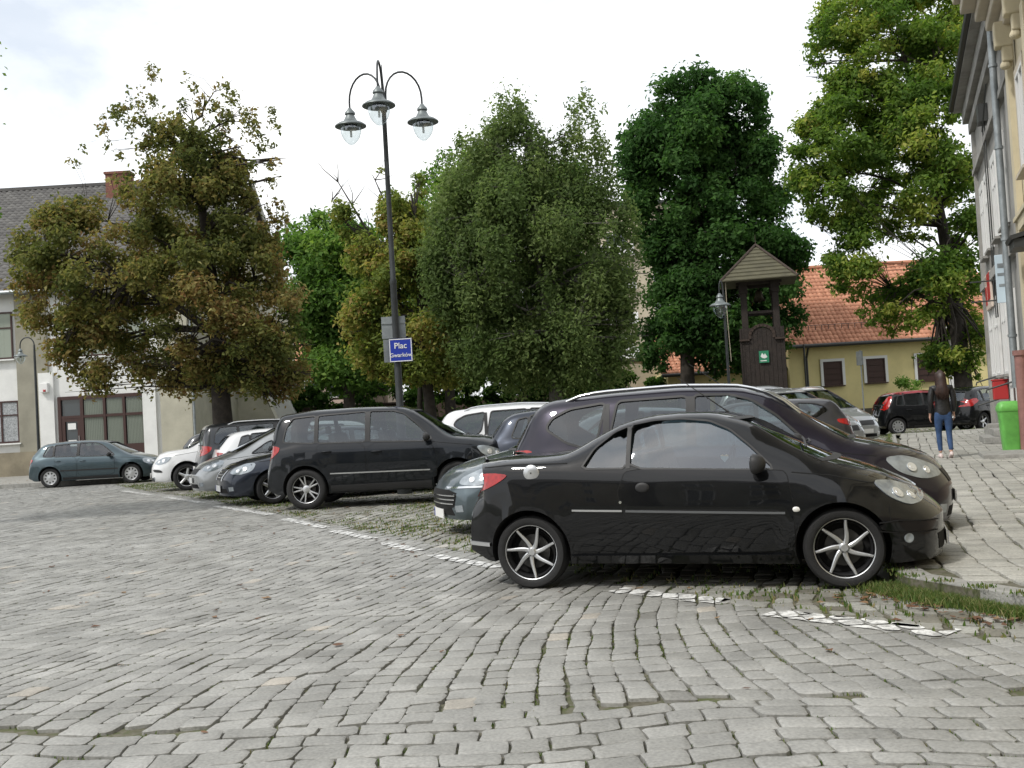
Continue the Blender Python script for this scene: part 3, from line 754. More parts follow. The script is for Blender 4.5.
def generic(L, H, W, kind, pm, wheel='five', **kw):
    """estate, suv, hatch, mpv or saloon silhouettes scaled from one drawing each"""
    T = {
     'suv': dict(top=[(0, .60), (.02, .76), (.03, .98), (.06, 1.08), (.17, 1.36), (.24, 1.55), (.33, 1.64), (.9, 1.69), (1.7, 1.70), (2.45, 1.675), (2.70, 1.61), (3.05, 1.37), (3.34, 1.17), (3.46, 1.135), (4.0, 1.08), (4.26, .99), (4.38, .84), (4.44, .64)],
        bot=[(0, .36), (.2, .27), (1, .26), (3.4, .26), (4.1, .24), (4.44, .27)], belt=[(0, 1.0), (.7, 1.10), (2.0, 1.06), (3.2, 1.04), (3.8, 1.0), (4.2, .86), (4.44, .60)],
        axles=(.80, 3.46), wins=[[(.42, 1.17), (.98, 1.13), (.98, 1.575), (.58, 1.555), (.47, 1.40)], [(1.04, 1.13), (1.88, 1.11), (1.88, 1.60), (1.04, 1.575)], [(1.96, 1.11), (2.96, 1.07), (3.04, 1.09), (2.76, 1.36), (2.56, 1.53), (2.38, 1.585), (1.96, 1.605)]],
        ws=[(-.62, 1.14), (.62, 1.14), (.53, 1.58), (-.53, 1.58)], rwn=[(-.54, 1.14), (.54, 1.14), (.47, 1.50), (-.47, 1.50)], cab=(.30, 3.42), wsx=2.6, rwx=.7, floor=.78,
        doors=[dict(poly=[(1.92, 1.08), (3.00, 1.04), (3.10, .9), (3.12, .42), (1.92, .42)], handle=(2.08, .93)), dict(poly=[(1.02, 1.10), (1.88, 1.085), (1.88, .42), (1.42, .42), (1.22, .66), (1.05, .80)], handle=(1.20, .97))],
        tail=[(.03, .88), (.03, 1.07), (.12, 1.12), (.36, 1.09), (.34, 1.00), (.20, .90), (.12, .87)], head=[(3.80, .93), (3.98, .93), (4.20, .84), (4.30, .74), (4.14, .71), (3.92, .78)], mirror=(2.93, 1.10), seats=[(2.15, .5), (1.25, 1)], wheelx=2.75, sill=(.30, .40)),
     'estate': dict(top=[(0, .58), (.02, .78), (.05, .97), (.16, 1.12), (.34, 1.38), (.42, 1.47), (.56, 1.525), (1.2, 1.565), (1.9, 1.58), (2.5, 1.545), (2.75, 1.47), (3.2, 1.19), (3.48, 1.02), (3.62, .99), (4.0, .90), (4.26, .79), (4.38, .66), (4.42, .54)],
        bot=[(0, .32), (.2, .22), (1, .20), (3.4, .19), (4.1, .18), (4.42, .2)], belt=[(0, .92), (.7, 1.0), (2.0, .96), (3.2, .90), (3.8, .82), (4.2, .66), (4.42, .50)],
        axles=(.83, 3.54), wins=[[(.56, 1.24), (.62, 1.33), (.80, 1.41), (1.16, 1.45), (1.08, 1.12), (.98, 1.04), (.78, 1.10)], [(1.20, 1.03), (1.98, 1.01), (1.98, 1.47), (1.30, 1.46)], [(2.06, 1.01), (3.0, .97), (3.10, .98), (2.82, 1.25), (2.60, 1.40), (2.40, 1.46), (2.06, 1.475)]],
        ws=[(-.60, 1.02), (.60, 1.02), (.52, 1.46), (-.52, 1.46)], rwn=[(-.54, 1.10), (.54, 1.10), (.46, 1.42), (-.46, 1.42)], cab=(.48, 3.40), wsx=2.6, rwx=.8, floor=.66,
        doors=[dict(poly=[(2.02, .98), (3.06, .95), (3.14, .8), (3.12, .34), (2.02, .34)], handle=(2.18, .83)), dict(poly=[(1.22, 1.0), (1.98, .985), (1.98, .34), (1.5, .34), (1.26, .58), (1.12, .8)], handle=(1.30, .86))],
        tail=[(.03, .86), (.04, .97), (.16, 1.03), (.42, 1.04), (.38, .95), (.18, .88)], head=[(3.76, .82), (3.96, .83), (4.22, .73), (4.30, .63), (4.12, .61), (3.9, .68)], mirror=(2.98, .98), seats=[(2.25, .5), (1.35, 1)], wheelx=2.8, sill=(.24, .32)),
     'hatch': dict(top=[(0, .56), (.02, .74), (.04, .92), (.12, 1.02), (.40, 1.30), (.52, 1.37), (.68, 1.41), (1.2, 1.45), (1.8, 1.455), (2.3, 1.42), (2.55, 1.35), (2.95, 1.11), (3.22, .975), (3.34, .94), (3.7, .86), (3.98, .76), (4.10, .64), (4.15, .52)],
        bot=[(0, .32), (.2, .22), (1, .20), (3.2, .19), (3.9, .18), (4.15, .2)], belt=[(0, .88), (.7, .95), (2.0, .91), (3.0, .87), (3.5, .79), (3.9, .66), (4.15, .50)],
        axles=(.78, 3.29), wins=[[(.58, 1.0), (.88, .98), (.88, 1.315), (.70, 1.28)], [(.93, .98), (1.63, .96), (1.63, 1.365), (.93, 1.335)], [(1.70, .96), (2.68, .92), (2.78, .93), (2.55, 1.14), (2.38, 1.28), (2.20, 1.345), (1.70, 1.37)]],
        ws=[(-.58, .98), (.58, .98), (.50, 1.34), (-.50, 1.34)], rwn=[(-.52, 1.03), (.52, 1.03), (.44, 1.30), (-.44, 1.30)], cab=(.46, 3.14), wsx=2.3, rwx=.75, floor=.60,
        doors=[dict(poly=[(1.66, .93), (2.74, .89), (2.80, .76), (2.78, .32), (1.66, .32)], handle=(1.82, .80)), dict(poly=[(.92, .95), (1.62, .935), (1.62, .32), (1.36, .32), (1.18, .54), (.98, .72)], handle=(1.05, .83))],
        tail=[(.02, .70), (.03, .93), (.10, .95), (.26, .92), (.24, .84), (.12, .76)], head=[(3.62, .77), (3.80, .77), (3.98, .68), (4.03, .59), (3.88, .57), (3.70, .62)], mirror=(2.62, .93), seats=[(1.9, .5), (1.1, 1)], wheelx=2.45, sill=(.23, .30)),
     'mpv': dict(top=[(0, .58), (.02, .80), (.05, 1.0), (.14, 1.12), (.34, 1.42), (.48, 1.53), (.7, 1.58), (1.3, 1.62), (1.9, 1.61), (2.3, 1.54), (2.7, 1.36), (3.2, 1.10), (3.55, .96), (3.8, .88), (4.05, .78), (4.2, .66), (4.26, .54)],
        bot=[(0, .32), (.2, .22), (1, .20), (3.2, .19), (4.0, .18), (4.26, .2)], belt=[(0, .95), (.7, 1.02), (2.0, .98), (3.0, .90), (3.6, .80), (4.0, .66), (4.26, .50)],
        axles=(.76, 3.44), wins=[[(.52, 1.08), (.90, 1.05), (.90, 1.42), (.62, 1.38)], [(.96, 1.05), (1.62, 1.03), (1.62, 1.51), (.96, 1.49)], [(1.70, 1.03), (2.58, .99), (2.50, 1.18), (2.28, 1.41), (2.10, 1.49), (1.70, 1.515)], [(2.64, .985), (3.05, .96), (2.70, 1.18), (2.58, 1.22)]],
        ws=[(-.62, 1.02), (.62, 1.02), (.52, 1.50), (-.52, 1.50)], rwn=[(-.54, 1.10), (.54, 1.10), (.46, 1.44), (-.46, 1.44)], cab=(.40, 3.30), wsx=2.2, rwx=.75, floor=.66,
        doors=[dict(poly=[(1.66, 1.0), (2.74, .95), (2.82, .8), (2.80, .34), (1.66, .34)], handle=(1.82, .86)), dict(poly=[(.94, 1.02), (1.62, 1.0), (1.62, .34), (1.36, .34), (1.16, .56), (.98, .76)], handle=(1.06, .89))],
        tail=[(.02, .78), (.03, 1.0), (.08, 1.08), (.24, 1.06), (.20, .9), (.12, .80)], head=[(3.62, .84), (3.78, .85), (4.02, .74), (4.10, .64), (3.92, .61), (3.70, .70)], mirror=(2.62, 1.0), seats=[(1.95, .5), (1.1, 1)], wheelx=2.4, sill=(.23, .31)),
     'saloon': dict(top=[(0, .58), (.02, .80), (.05, .96), (.20, 1.02), (.55, 1.05), (.78, 1.12), (1.15, 1.32), (1.5, 1.41), (2.0, 1.445), (2.5, 1.42), (2.8, 1.34), (3.2, 1.13), (3.5, .985), (3.65, .96), (4.05, .89), (4.38, .79), (4.56, .67), (4.62, .52)],
        bot=[(0, .32), (.2, .22), (1, .20), (3.4, .19), (4.3, .18), (4.62, .2)], belt=[(0, .90), (.7, .96), (2.0, .93), (3.2, .89), (3.9, .80), (4.35, .68), (4.62, .50)],
        axles=(.98, 3.70), wins=[[(.98, 1.0), (1.18, .985), (1.22, 1.20), (1.14, 1.18)], [(1.24, .985), (1.98, .97), (1.98, 1.355), (1.50, 1.325), (1.28, 1.24)], [(2.06, .97), (3.0, .935), (3.10, .94), (2.86, 1.14), (2.66, 1.28), (2.48, 1.345), (2.06, 1.365)]],
        ws=[(-.60, .99), (.60, .99), (.51, 1.34), (-.51, 1.34)], rwn=[(-.52, 1.09), (.52, 1.09), (.46, 1.33), (-.46, 1.33)], cab=(.95, 3.42), wsx=2.6, rwx=1.35, floor=.60,
        doors=[dict(poly=[(2.02, .94), (3.10, .91), (3.18, .78), (3.16, .32), (2.02, .32)], handle=(2.18, .81)), dict(poly=[(1.24, .96), (1.98, .945), (1.98, .32), (1.62, .32), (1.42, .54), (1.28, .72)], handle=(1.36, .84))],
        tail=[(.02, .74), (.03, .93), (.12, .96), (.34, .94), (.30, .84), (.12, .76)], head=[(3.98, .81), (4.16, .81), (4.40, .71), (4.47, .62), (4.30, .60), (4.08, .66)], mirror=(2.95, .95), seats=[(2.2, .5), (1.45, 1)], wheelx=2.8, sill=(.23, .31)),
    }[kind]
    L0 = {'suv': 4.44, 'estate': 4.42, 'hatch': 4.15, 'mpv': 4.26, 'saloon': 4.62}[kind]; H0 = max(p[1] for p in T['top'])
    fx = L / L0; rw = kw.get('rw', .32)
    fz = H / H0; fy = W / 1.8
    # heights are scaled above the sill only, so the wheels keep their size
    zf = lambda z: z if z < .35 else .35 + (z - .35) * (H - .35) / (H0 - .35)
    P2 = lambda pl: [(x * fx, zf(z)) for x, z in pl]
    PY = lambda pl: [(y * fy, zf(z)) for y, z in pl]
    S = dict(L=L, W=W, top=P2(T['top']), bot=P2(T['bot']), belt=P2(T['belt']), axles=tuple(a * fx for a in T['axles']), rw=rw, rim=rw * .68, tw=.21, wheel=wheel, paint=pm,
        wins=[round_poly(P2(w), .045) for w in T['wins']], ws=PY(T['ws']), rwn=PY(T['rwn']), cab=tuple(a * fx for a in T['cab']), wsx=T['wsx'] * fx, rwx=T['rwx'] * fx, floor=zf(T['floor']),
        doors=[dict(poly=P2(d['poly']), handle=P2([d['handle']])[0]) for d in T['doors']], mirror=P2([T['mirror']])[0], mirrormat=kw.get('mirrormat', M['plastic']),
        seats=[(a * fx, b) for a, b in T['seats']], seath=(.62 if kind != 'suv' else .66), wheelx=T['wheelx'] * fx, sweep=(.36, .20), glass=M['glass'], crease=P2([(0, .80), (4.4, .72)]), fplate=(.42, True), rplate=(.55, True),
        panels=[('taillight', 'side', smooth_poly(P2(T['tail']), 2, .2), 'red', .008), ('headlight', 'side', smooth_poly(P2(T['head']), 2, .2), 'lamp', .008),
                ('grille', 'front', PY([(-.40, .56), (.40, .56), (.44, .68), (-.44, .68)]), 'plastic', .006), ('lower_grille', 'front', [(-.5, .25), (.5, .25), (.46, .34), (-.46, .34)], 'gap', .004),
                ('sill', 'side', [(T['axles'][0] * fx + rw + .09, T['sill'][0]), (T['axles'][1] * fx - rw - .09, T['sill'][0] - .01), (T['axles'][1] * fx - rw - .09, T['sill'][1]), (T['axles'][0] * fx + rw + .09, T['sill'][1])], 'plastic', .012),
                ('fog_lamp', 'front', [(-.66, .30), (-.54, .29), (-.54, .37), (-.66, .38)], 'lamp', .006), ('fog_lamp', 'front', [(.54, .29), (.66, .30), (.66, .38), (.54, .37)], 'lamp', .006)],
        strips=[('bonnet_seam', 'side', P2([(T['mirror'][0] + .12, T['mirror'][1] - .06), (T['head'][0][0] - .05, T['head'][0][1] + .02)]), .007, 'gap', .002)])
    S.update({k: v for k, v in kw.items() if k not in ('panels+', 'strips+', 'head')})
    S['panels'] = S['panels'] + kw.get('panels+', []); S['strips'] = S['strips'] + kw.get('strips+', [])
    S['P2'] = P2
    return S
# ------------------------------------------------------------------ ground
def pip(poly, X, Y):
    X = np.asarray(X); Y = np.asarray(Y); c = np.zeros(X.shape, bool); n = len(poly)
    for i in range(n):
        x0, y0 = poly[i]; x1, y1 = poly[(i + 1) % n]
        if y0 == y1: continue
        m = ((y0 > Y) != (y1 > Y)) & (X < (x1 - x0) * (Y - y0) / (y1 - y0) + x0); c ^= m
    return c
def vnoise(X, Y, seed=0, octv=3):
    r_ = np.random.RandomState(seed); T = r_.rand(64, 64); out = 0; amp = 1; tot = 0
    for o in range(octv):
        x = X * 2 ** o; y = Y * 2 ** o; xi = np.floor(x).astype(int); yi = np.floor(y).astype(int); fx = x - xi; fy = y - yi
        fx = fx * fx * (3 - 2 * fx); fy = fy * fy * (3 - 2 * fy)
        a = T[xi % 64, yi % 64]; b = T[(xi + 1) % 64, yi % 64]; c = T[xi % 64, (yi + 1) % 64]; d = T[(xi + 1) % 64, (yi + 1) % 64]
        out = out + amp * ((a * (1 - fx) + b * fx) * (1 - fy) + (c * (1 - fx) + d * fx) * fy); tot += amp; amp *= .5
    return out / tot
LINE = [(4.4, 3.2), (2.9, 5.6), (2.26, 6.56), (1.28, 7.9), (-.22, 10.6), (-6.6, 22.6), (-10.6, 29.2), (-13.5, 34.6)]
KERB = [(9.0, -4.0), (3.9, 4.6), (3.25, 6.35), (2.74, 7.55), (2.85, 8.6), (4.1, 11.5), (12.2, 34.3), (16.2, 34.5)]
FD = Vector((.347, .938, 0)).normalized(); FB = Vector((14.0, 30.7, 0)); FN = Vector((-FD.y, FD.x, 0))
def fpt(s, off=0.0, z=0.0): return FB - FD * s + FN * off + Vector((0, 0, z))
WALK = KERB + [(17.5, 34.5), tuple(fpt(-3, -.5)[:2]), tuple(fpt(42, -.5)[:2])]
ROAD = LINE + [(-13.5, 34.6), (-48, 34.6), (-48, -6), (9.4, -6)] + [(9.0, -4.0), (3.9, 4.6)]
# the road meets the walk along the kerb in the foreground, the parking bays along LINE
ROAD = [(3.6, 5.0), (2.9, 5.6)] + LINE[2:] + [(-48, 34.6), (-48, -6), (9.9, -6), (8.9, -4.0), (3.8, 4.6)]
BAYS = [(3.6, 5.0), (2.9, 5.6)] + LINE[2:] + [(-13.5, 60), (22, 60), (16.2, 34.5)] + KERB[::-1][1:-2]
def stones(C, tint, joint=.012, dome=.0045, hi=True, zbase=0.0, hjit=.0018):
    """C (n,4,2) corners counter-clockwise -> vertices, faces, tint of rounded setts"""
    n = len(C); ctr = C.mean(1, keepdims=True)
    z0 = zbase + rs.randn(n) * hjit
    tilt = rs.randn(n, 2) * .009
    if hi:
        # eight points round the outline, corners cut
        P = []
        for i in range(4):
            a = C[:, i]; b = C[:, (i + 1) % 4]
            l = np.linalg.norm(b - a, axis=1, keepdims=True) + 1e-6; q = np.minimum(.018 / l, .25)
            P.append(a + (b - a) * q * (.6 + .8 * rs.rand(n, 1))); P.append((a + b) / 2 + rs.randn(n, 2) * .004); P.append(b - (b - a) * q * (.6 + .8 * rs.rand(n, 1)))
        P = np.stack(P, 1)
    else: P = C.copy()
    k = P.shape[1]
    def inset(d):
        v = P - ctr; l = np.linalg.norm(v, axis=2, keepdims=True) + 1e-6
        return ctr + v * np.maximum(1 - d / l, .2)
    rings = [(inset(joint * .8), -.028), (inset(joint * 1.0), -dome * 1.1), (inset(joint * 1.0 + .010), -dome * .25), (inset(joint * 1.0 + .035), 0.0)] if hi else [(inset(joint), -.02), (inset(joint * 1.5), 0.0)]
    V = []
    for q, z in rings:
        zz = z0[:, None] + z + ((q - ctr) * tilt[:, None, :]).sum(2)
        if hi: zz = zz + rs.randn(*zz.shape) * .0011
        V.append(np.concatenate([q, zz[..., None]], 2))
    cz = np.concatenate([ctr, np.zeros((n, 1, 1))], 2); cz[:, 0, 2] = z0
    V = np.concatenate(V + [cz], 1)
    nv = V.shape[1]; nr = len(rings); base = (np.arange(n) * nv)[:, None]
    quads = []
    for r_ in range(nr - 1):
        for j in range(k): quads.append([r_ * k + j, r_ * k + (j + 1) % k, (r_ + 1) * k + (j + 1) % k, (r_ + 1) * k + j])
    tris = [[(nr - 1) * k + j, (nr - 1) * k + (j + 1) % k, nr * k] for j in range(k)]
    Q = (base[:, None, :] + np.array(quads)[None]).reshape(-1, 4); T = (base[:, None, :] + np.array(tris)[None]).reshape(-1, 3)
    return V.reshape(-1, 3), Q, T, np.repeat(tint, nv)
def courses(u0, u1, v0, v1, wu, lv, jit, fx):
    """columns of width ~wu along v, stones of length ~lv; fx maps (u,v)->(X,Y)"""
    nu = int((u1 - u0) / wu); ue = u0 + np.arange(nu + 1) * wu + rs.randn(nu + 1) * wu * .05
    out = []
    for i in range(nu):
        n = int((v1 - v0) / lv) + 2; ls = lv * (.82 + .42 * rs.rand(n)); ve = v0 - rs.rand() * lv + np.concatenate([[0], np.cumsum(ls)])
        m = len(ve); a0 = np.full(m, ue[i]) + rs.randn(m) * jit; a1 = np.full(m, ue[i + 1]) + rs.randn(m) * jit
        j0 = ve + rs.randn(m) * jit; j1 = ve + rs.randn(m) * jit
        c = np.stack([np.stack([a0[:-1], j0[:-1]], 1), np.stack([a1[:-1], j1[:-1]], 1), np.stack([a1[1:], j1[1:]], 1), np.stack([a0[1:], j0[1:]], 1)], 1)
        out.append(c)
    C = np.concatenate(out); X, Y = fx(C[..., 0], C[..., 1]); return np.stack([X, Y], 2)
def ccw(C):
    a = ((C[:, 1] - C[:, 0]) * np.array([1, 1])); b = C[:, 2] - C[:, 1]
    flip = (a[:, 0] * b[:, 1] - a[:, 1] * b[:, 0]) < 0
    C[flip] = C[flip][:, ::-1]; return C
def inview(c, m=3.0):
    return (np.abs(c[:, 0]) < c[:, 1] * .52 + m) & (c[:, 1] > 2.0)
def road_map(U, V):
    g = np.interp(V, [4, 5, 8.5, 40], [1.10, 1.0, .80, .80])
    b = np.interp(V, [4, 6, 7, 8, 9.5, 40], [0, 0.02, .12, .32, .85, 8.5])
    X = U * g + b + (vnoise(U * .8 + 9, V * .5 + 9, 5, 2) - .5) * .16
    return X, V + (vnoise(U * .45 + 3, V * .6, 6, 2) - .5) * .34
BAND = lambda X: 5.10 + .10 * np.sin(X * 1.3) + .12 * np.clip(X, -3, 3) * -.6
def stone_mat(name, stops, moss=.0, rough=.62, scale=1.0):
    m = bpy.data.materials.new(name); t, N, L = nt(m); b = N['Principled BSDF']
    a = N.new('ShaderNodeAttribute'); a.attribute_name = 'tint'
    tc = N.new('ShaderNodeTexCoord')
    n1 = N.new('ShaderNodeTexNoise'); n1.inputs['Scale'].default_value = 60 * scale; n1.inputs['Detail'].default_value = 6; L.new(tc.outputs['Object'], n1.inputs['Vector'])
    n2 = N.new('ShaderNodeTexNoise'); n2.inputs['Scale'].default_value = 2.2 * scale; n2.inputs['Detail'].default_value = 5; L.new(tc.outputs['Object'], n2.inputs['Vector'])
    r = N.new('ShaderNodeValToRGB'); els = r.color_ramp.elements
    while len(els) < len(stops): els.new(.5)
    for e, (p, c) in zip(els, stops): e.position = p; e.color = (*c, 1)
    L.new(a.outputs['Fac'], r.inputs['Fac'])
    mul = N.new('ShaderNodeMixRGB'); mul.blend_type = 'MULTIPLY'; mul.inputs['Fac'].default_value = 1
    mr = N.new('ShaderNodeMapRange'); mr.inputs['From Min'].default_value = .3; mr.inputs['From Max'].default_value = .7; mr.inputs['To Min'].default_value = .74; mr.inputs['To Max'].default_value = 1.16
    L.new(n1.outputs['Fac'], mr.inputs['Value'])
    mr2 = N.new('ShaderNodeMapRange'); mr2.inputs['From Min'].default_value = .3; mr2.inputs['From Max'].default_value = .7; mr2.inputs['To Min'].default_value = .72; mr2.inputs['To Max'].default_value = 1.14
    L.new(n2.outputs['Fac'], mr2.inputs['Value'])
    ml = N.new('ShaderNodeMath'); ml.operation = 'MULTIPLY'; L.new(mr.outputs[0], ml.inputs[0]); L.new(mr2.outputs[0], ml.inputs[1])
    L.new(r.outputs['Color'], mul.inputs['Color1']); L.new(ml.outputs[0], mul.inputs['Color2']); L.new(mul.outputs[0], b.inputs['Base Color'])
    b.inputs['Roughness'].default_value = rough
    bp = N.new('ShaderNodeBump'); bp.inputs['Strength'].default_value = .35; bp.inputs['Distance'].default_value = .006
    L.new(n1.outputs['Fac'], bp.inputs['Height']); L.new(bp.outputs['Normal'], b.inputs['Normal'])
    return m
M['sett'] = stone_mat('granite_setts', [(0, (.16, .153, .136)), (.2, (.245, .242, .222)), (.6, (.302, .299, .279)), (.93, (.36, .357, .336)), (1, (.40, .37, .32))], rough=.55)
M['sett2'] = stone_mat('bay_setts', [(0, (.14, .13, .10)), (.4, (.25, .245, .215)), (.85, (.33, .33, .30)), (1, (.42, .40, .36))], rough=.7)
M['sett3'] = stone_mat('walk_setts', [(0, (.20, .195, .17)), (.3, (.33, .325, .29)), (.8, (.40, .39, .35)), (1, (.46, .44, .40))], rough=.65)
def multi_ground(name, c1, c2, c3, s1=1.2, s2=14):
    m = bpy.data.materials.new(name); t, N, L = nt(m); b = N['Principled BSDF']; b.inputs['Roughness'].default_value = .95
    tc = N.new('ShaderNodeTexCoord'); n1 = N.new('ShaderNodeTexNoise'); n1.inputs['Scale'].default_value = s1; n1.inputs['Detail'].default_value = 8; n1.inputs['Roughness'].default_value = .7
    n2 = N.new('ShaderNodeTexNoise'); n2.inputs['Scale'].default_value = s2; n2.inputs['Detail'].default_value = 6
    L.new(tc.outputs['Object'], n1.inputs['Vector']); L.new(tc.outputs['Object'], n2.inputs['Vector'])
    r = N.new('ShaderNodeValToRGB'); r.color_ramp.elements[0].position = .42; r.color_ramp.elements[0].color = (*c1, 1); r.color_ramp.elements[1].position = .58; r.color_ramp.elements[1].color = (*c2, 1)
    mx = N.new('ShaderNodeMixRGB'); L.new(n1.outputs['Fac'], r.inputs['Fac']); L.new(r.outputs[0], mx.inputs['Color1']); mx.inputs['Color2'].default_value = (*c3, 1)
    r2 = N.new('ShaderNodeValToRGB'); r2.color_ramp.elements[0].position = .45; r2.color_ramp.elements[1].position = .62; L.new(n2.outputs['Fac'], r2.inputs['Fac']); L.new(r2.outputs[0], mx.inputs['Fac'])
    L.new(mx.outputs[0], b.inputs['Base Color']); return m
M['joint'] = multi_ground('joint_earth', (.085, .078, .055), (.075, .09, .03), (.13, .12, .09), 3, 25)
M['far'] = multi_ground('far_ground', (.18, .175, .15), (.10, .12, .055), (.22, .21, .19), .25, 3)
M['white'] = mat('road_paint', (.80, .80, .78), .6, noise=.22, nscale=30)
M['kerb'] = mat('kerb_granite', (.34, .335, .31), .75, noise=.35, nscale=9, bump=.4, bscale=60)

g = MB(); g.v = [(-900, -300, -.034), (900, -300, -.034), (900, 1500, -.034), (-900, 1500, -.034)]; g.f = [(0, 1, 2, 3)]; g.m = [0]
tag(g.build('ground', M['far']), kind='structure')
g = MB()
g.add([(x, y, -.022) for x, y in [(-48, -6), (24, -6), (24, 62), (-48, 62)]], [(0, 1, 2, 3)])
tag(g.build('joint_bed', M['joint']), kind='structure')

def build_stones(name, C, tint, mtl, zb, joint, near=15.0, **k):
    c = C.mean(1); hi = c[:, 1] < near
    Vs = []; Fs = []; Ts = []; b = 0
    for sel, h in ((hi, True), (~hi, False)):
        if not sel.any(): continue
        V, Q, T, tt = stones(C[sel], tint[sel], joint=joint, hi=h, zbase=zb, **k)
        Vs.append(V); Fs += [Q + b, T + b]; Ts.append(tt); b += len(V)
    o = npmesh(name, np.concatenate(Vs), Fs, mtl, smooth=40, attr={'tint': np.concatenate(Ts)})
    return tag(o, kind='structure')
# carriageway
C = ccw(courses(-30, 8, 4.6, 34.4, .158, .192, .0075, road_map)); c = C.mean(1)
C = C[pip(ROAD, c[:, 0], c[:, 1]) & inview(c) & (c[:, 1] > BAND(c[:, 0]))]
C2 = ccw(courses(2.2, 5.7, -5.5, 7, .168, .205, .0075, lambda U, V: (V, U + .10 * np.sin(V * 1.3) + .05 * np.sin(V * 3.1 + U) - .072 * np.clip(V, -3, 3)))); c = C2.mean(1)
C2 = C2[pip(ROAD, c[:, 0], c[:, 1]) & (c[:, 1] <= BAND(c[:, 0]) - .0)]
C = np.concatenate([C, C2]); c = C.mean(1)
tint = np.clip(.55 + rs.randn(len(C)) * .15 + (vnoise(c[:, 0] * .5 + 20, c[:, 1] * .5 + 20, 2) - .5) * .35, .02, .93)
tint = np.where(rs.rand(len(C)) < .010, 1.0, tint)
ROADC = C
build_stones('road', C, tint, M['sett'], 0.0, .0068)
# parking bays: smaller rough setts, wide grassy joints
def bay_map(U, V):
    a = .30; X = U * math.cos(a) + V * math.sin(a); Y = -U * math.sin(a) + V * math.cos(a)
    return X + (vnoise(U * .9 + 30, V * .9 + 30, 8, 2) - .5) * .3, Y + (vnoise(U * .9 + 7, V * .9 + 7, 9, 2) - .5) * .3
C = ccw(courses(-32, 22, -2, 48, .165, .20, .016, bay_map)); c = C.mean(1)
C = C[pip(BAYS, c[:, 0], c[:, 1]) & inview(c, 2) & (c[:, 1] < 42)]; c = C.mean(1)
cov = vnoise(c[:, 0] * .7 + 40, c[:, 1] * .7 + 40, 3)
C = C[(rs.rand(len(C)) > np.clip((cov - .52) * 3.5, 0, .75)) | (c[:, 1] < 8.0)]; c = C.mean(1)
BAYC = C
build_stones('parking_bays', C, np.clip(.45 + rs.randn(len(C)) * .22, 0, 1), M['sett2'], -.004, .016)
# footway
g = MB(); n = len(WALK); g.prism([(p[0], p[1]) for p in WALK], (0, 0, .10), o=(0, 0, 0), ex=(1, 0, 0), ez=(0, 1, 0))
for i in range(len(g.v)): g.v[i] = (g.v[i][0], g.v[i][1], g.v[i][2] if g.v[i][2] > .05 else -.03)
tag(g.build('sidewalk_bed', M['joint']), kind='structure')
aF = math.atan2(FD.x, FD.y)
def walk_map(U, V):
    X = U * math.cos(aF) + V * math.sin(aF); Y = -U * math.sin(aF) + V * math.cos(aF)
    # courses swing outwards near the corner
    k = np.clip((9.5 - Y) / 4, 0, 1.5)
    return X + k * k * .9 + (vnoise(U * .7, V * .5, 14, 2) - .5) * .12, Y
C = ccw(courses(-8, 12, -6, 42, .225, .20, .009, walk_map)); c = C.mean(1)
def near_poly(c, poly, d):
    m = np.zeros(len(c), bool)
    for (x0, y0), (x1, y1) in zip(poly[:-1], poly[1:]):
        t = np.clip(((c[:, 0] - x0) * (x1 - x0) + (c[:, 1] - y0) * (y1 - y0)) / ((x1 - x0) ** 2 + (y1 - y0) ** 2), 0, 1)
        m |= np.hypot(c[:, 0] - x0 - t * (x1 - x0), c[:, 1] - y0 - t * (y1 - y0)) < d
    return m
C = C[pip(WALK, c[:, 0], c[:, 1]) & inview(c, 3) & ~near_poly(c, KERB, .24)]
build_stones('sidewalk', C, np.clip(.55 + rs.randn(len(C)) * .16, 0, 1), M['sett3'], .124, .010)
# kerb stones
g = MB(); kp = resample(KERB, 1.0, closed=False)
for a, b in zip(kp[:-1], kp[1:]):
    a = Vector((*a, 0)); b = Vector((*b, 0)); d = b - a; l = d.length; d.normalize(); nrm = Vector((d.y, -d.x, 0)); m = (a + b) / 2 + nrm * .09
    j = rnd.uniform(-.008, .008)
    g.box((m.x, m.y, .045 + j), (l - .012, .18, .155), rz=math.atan2(d.y, d.x) + rnd.uniform(-.01, .01))
tag(g.build('kerb', M['kerb'], bevel=.012), kind='structure')
# footway and kerb by the left building
g = MB(); g.box((-31, 39.4, .04), (36, 9.4, .14)); tag(g.build('pavement', mat('pavement_slabs', (.30, .29, .26), .8, noise=.3, nscale=3)), kind='structure')
g = MB()
for i in range(34): g.box((-13.5 - i * 1.0, 34.62, .05), (.985, .15, .17))
tag(g.build('kerb', M['kerb']), kind='structure')
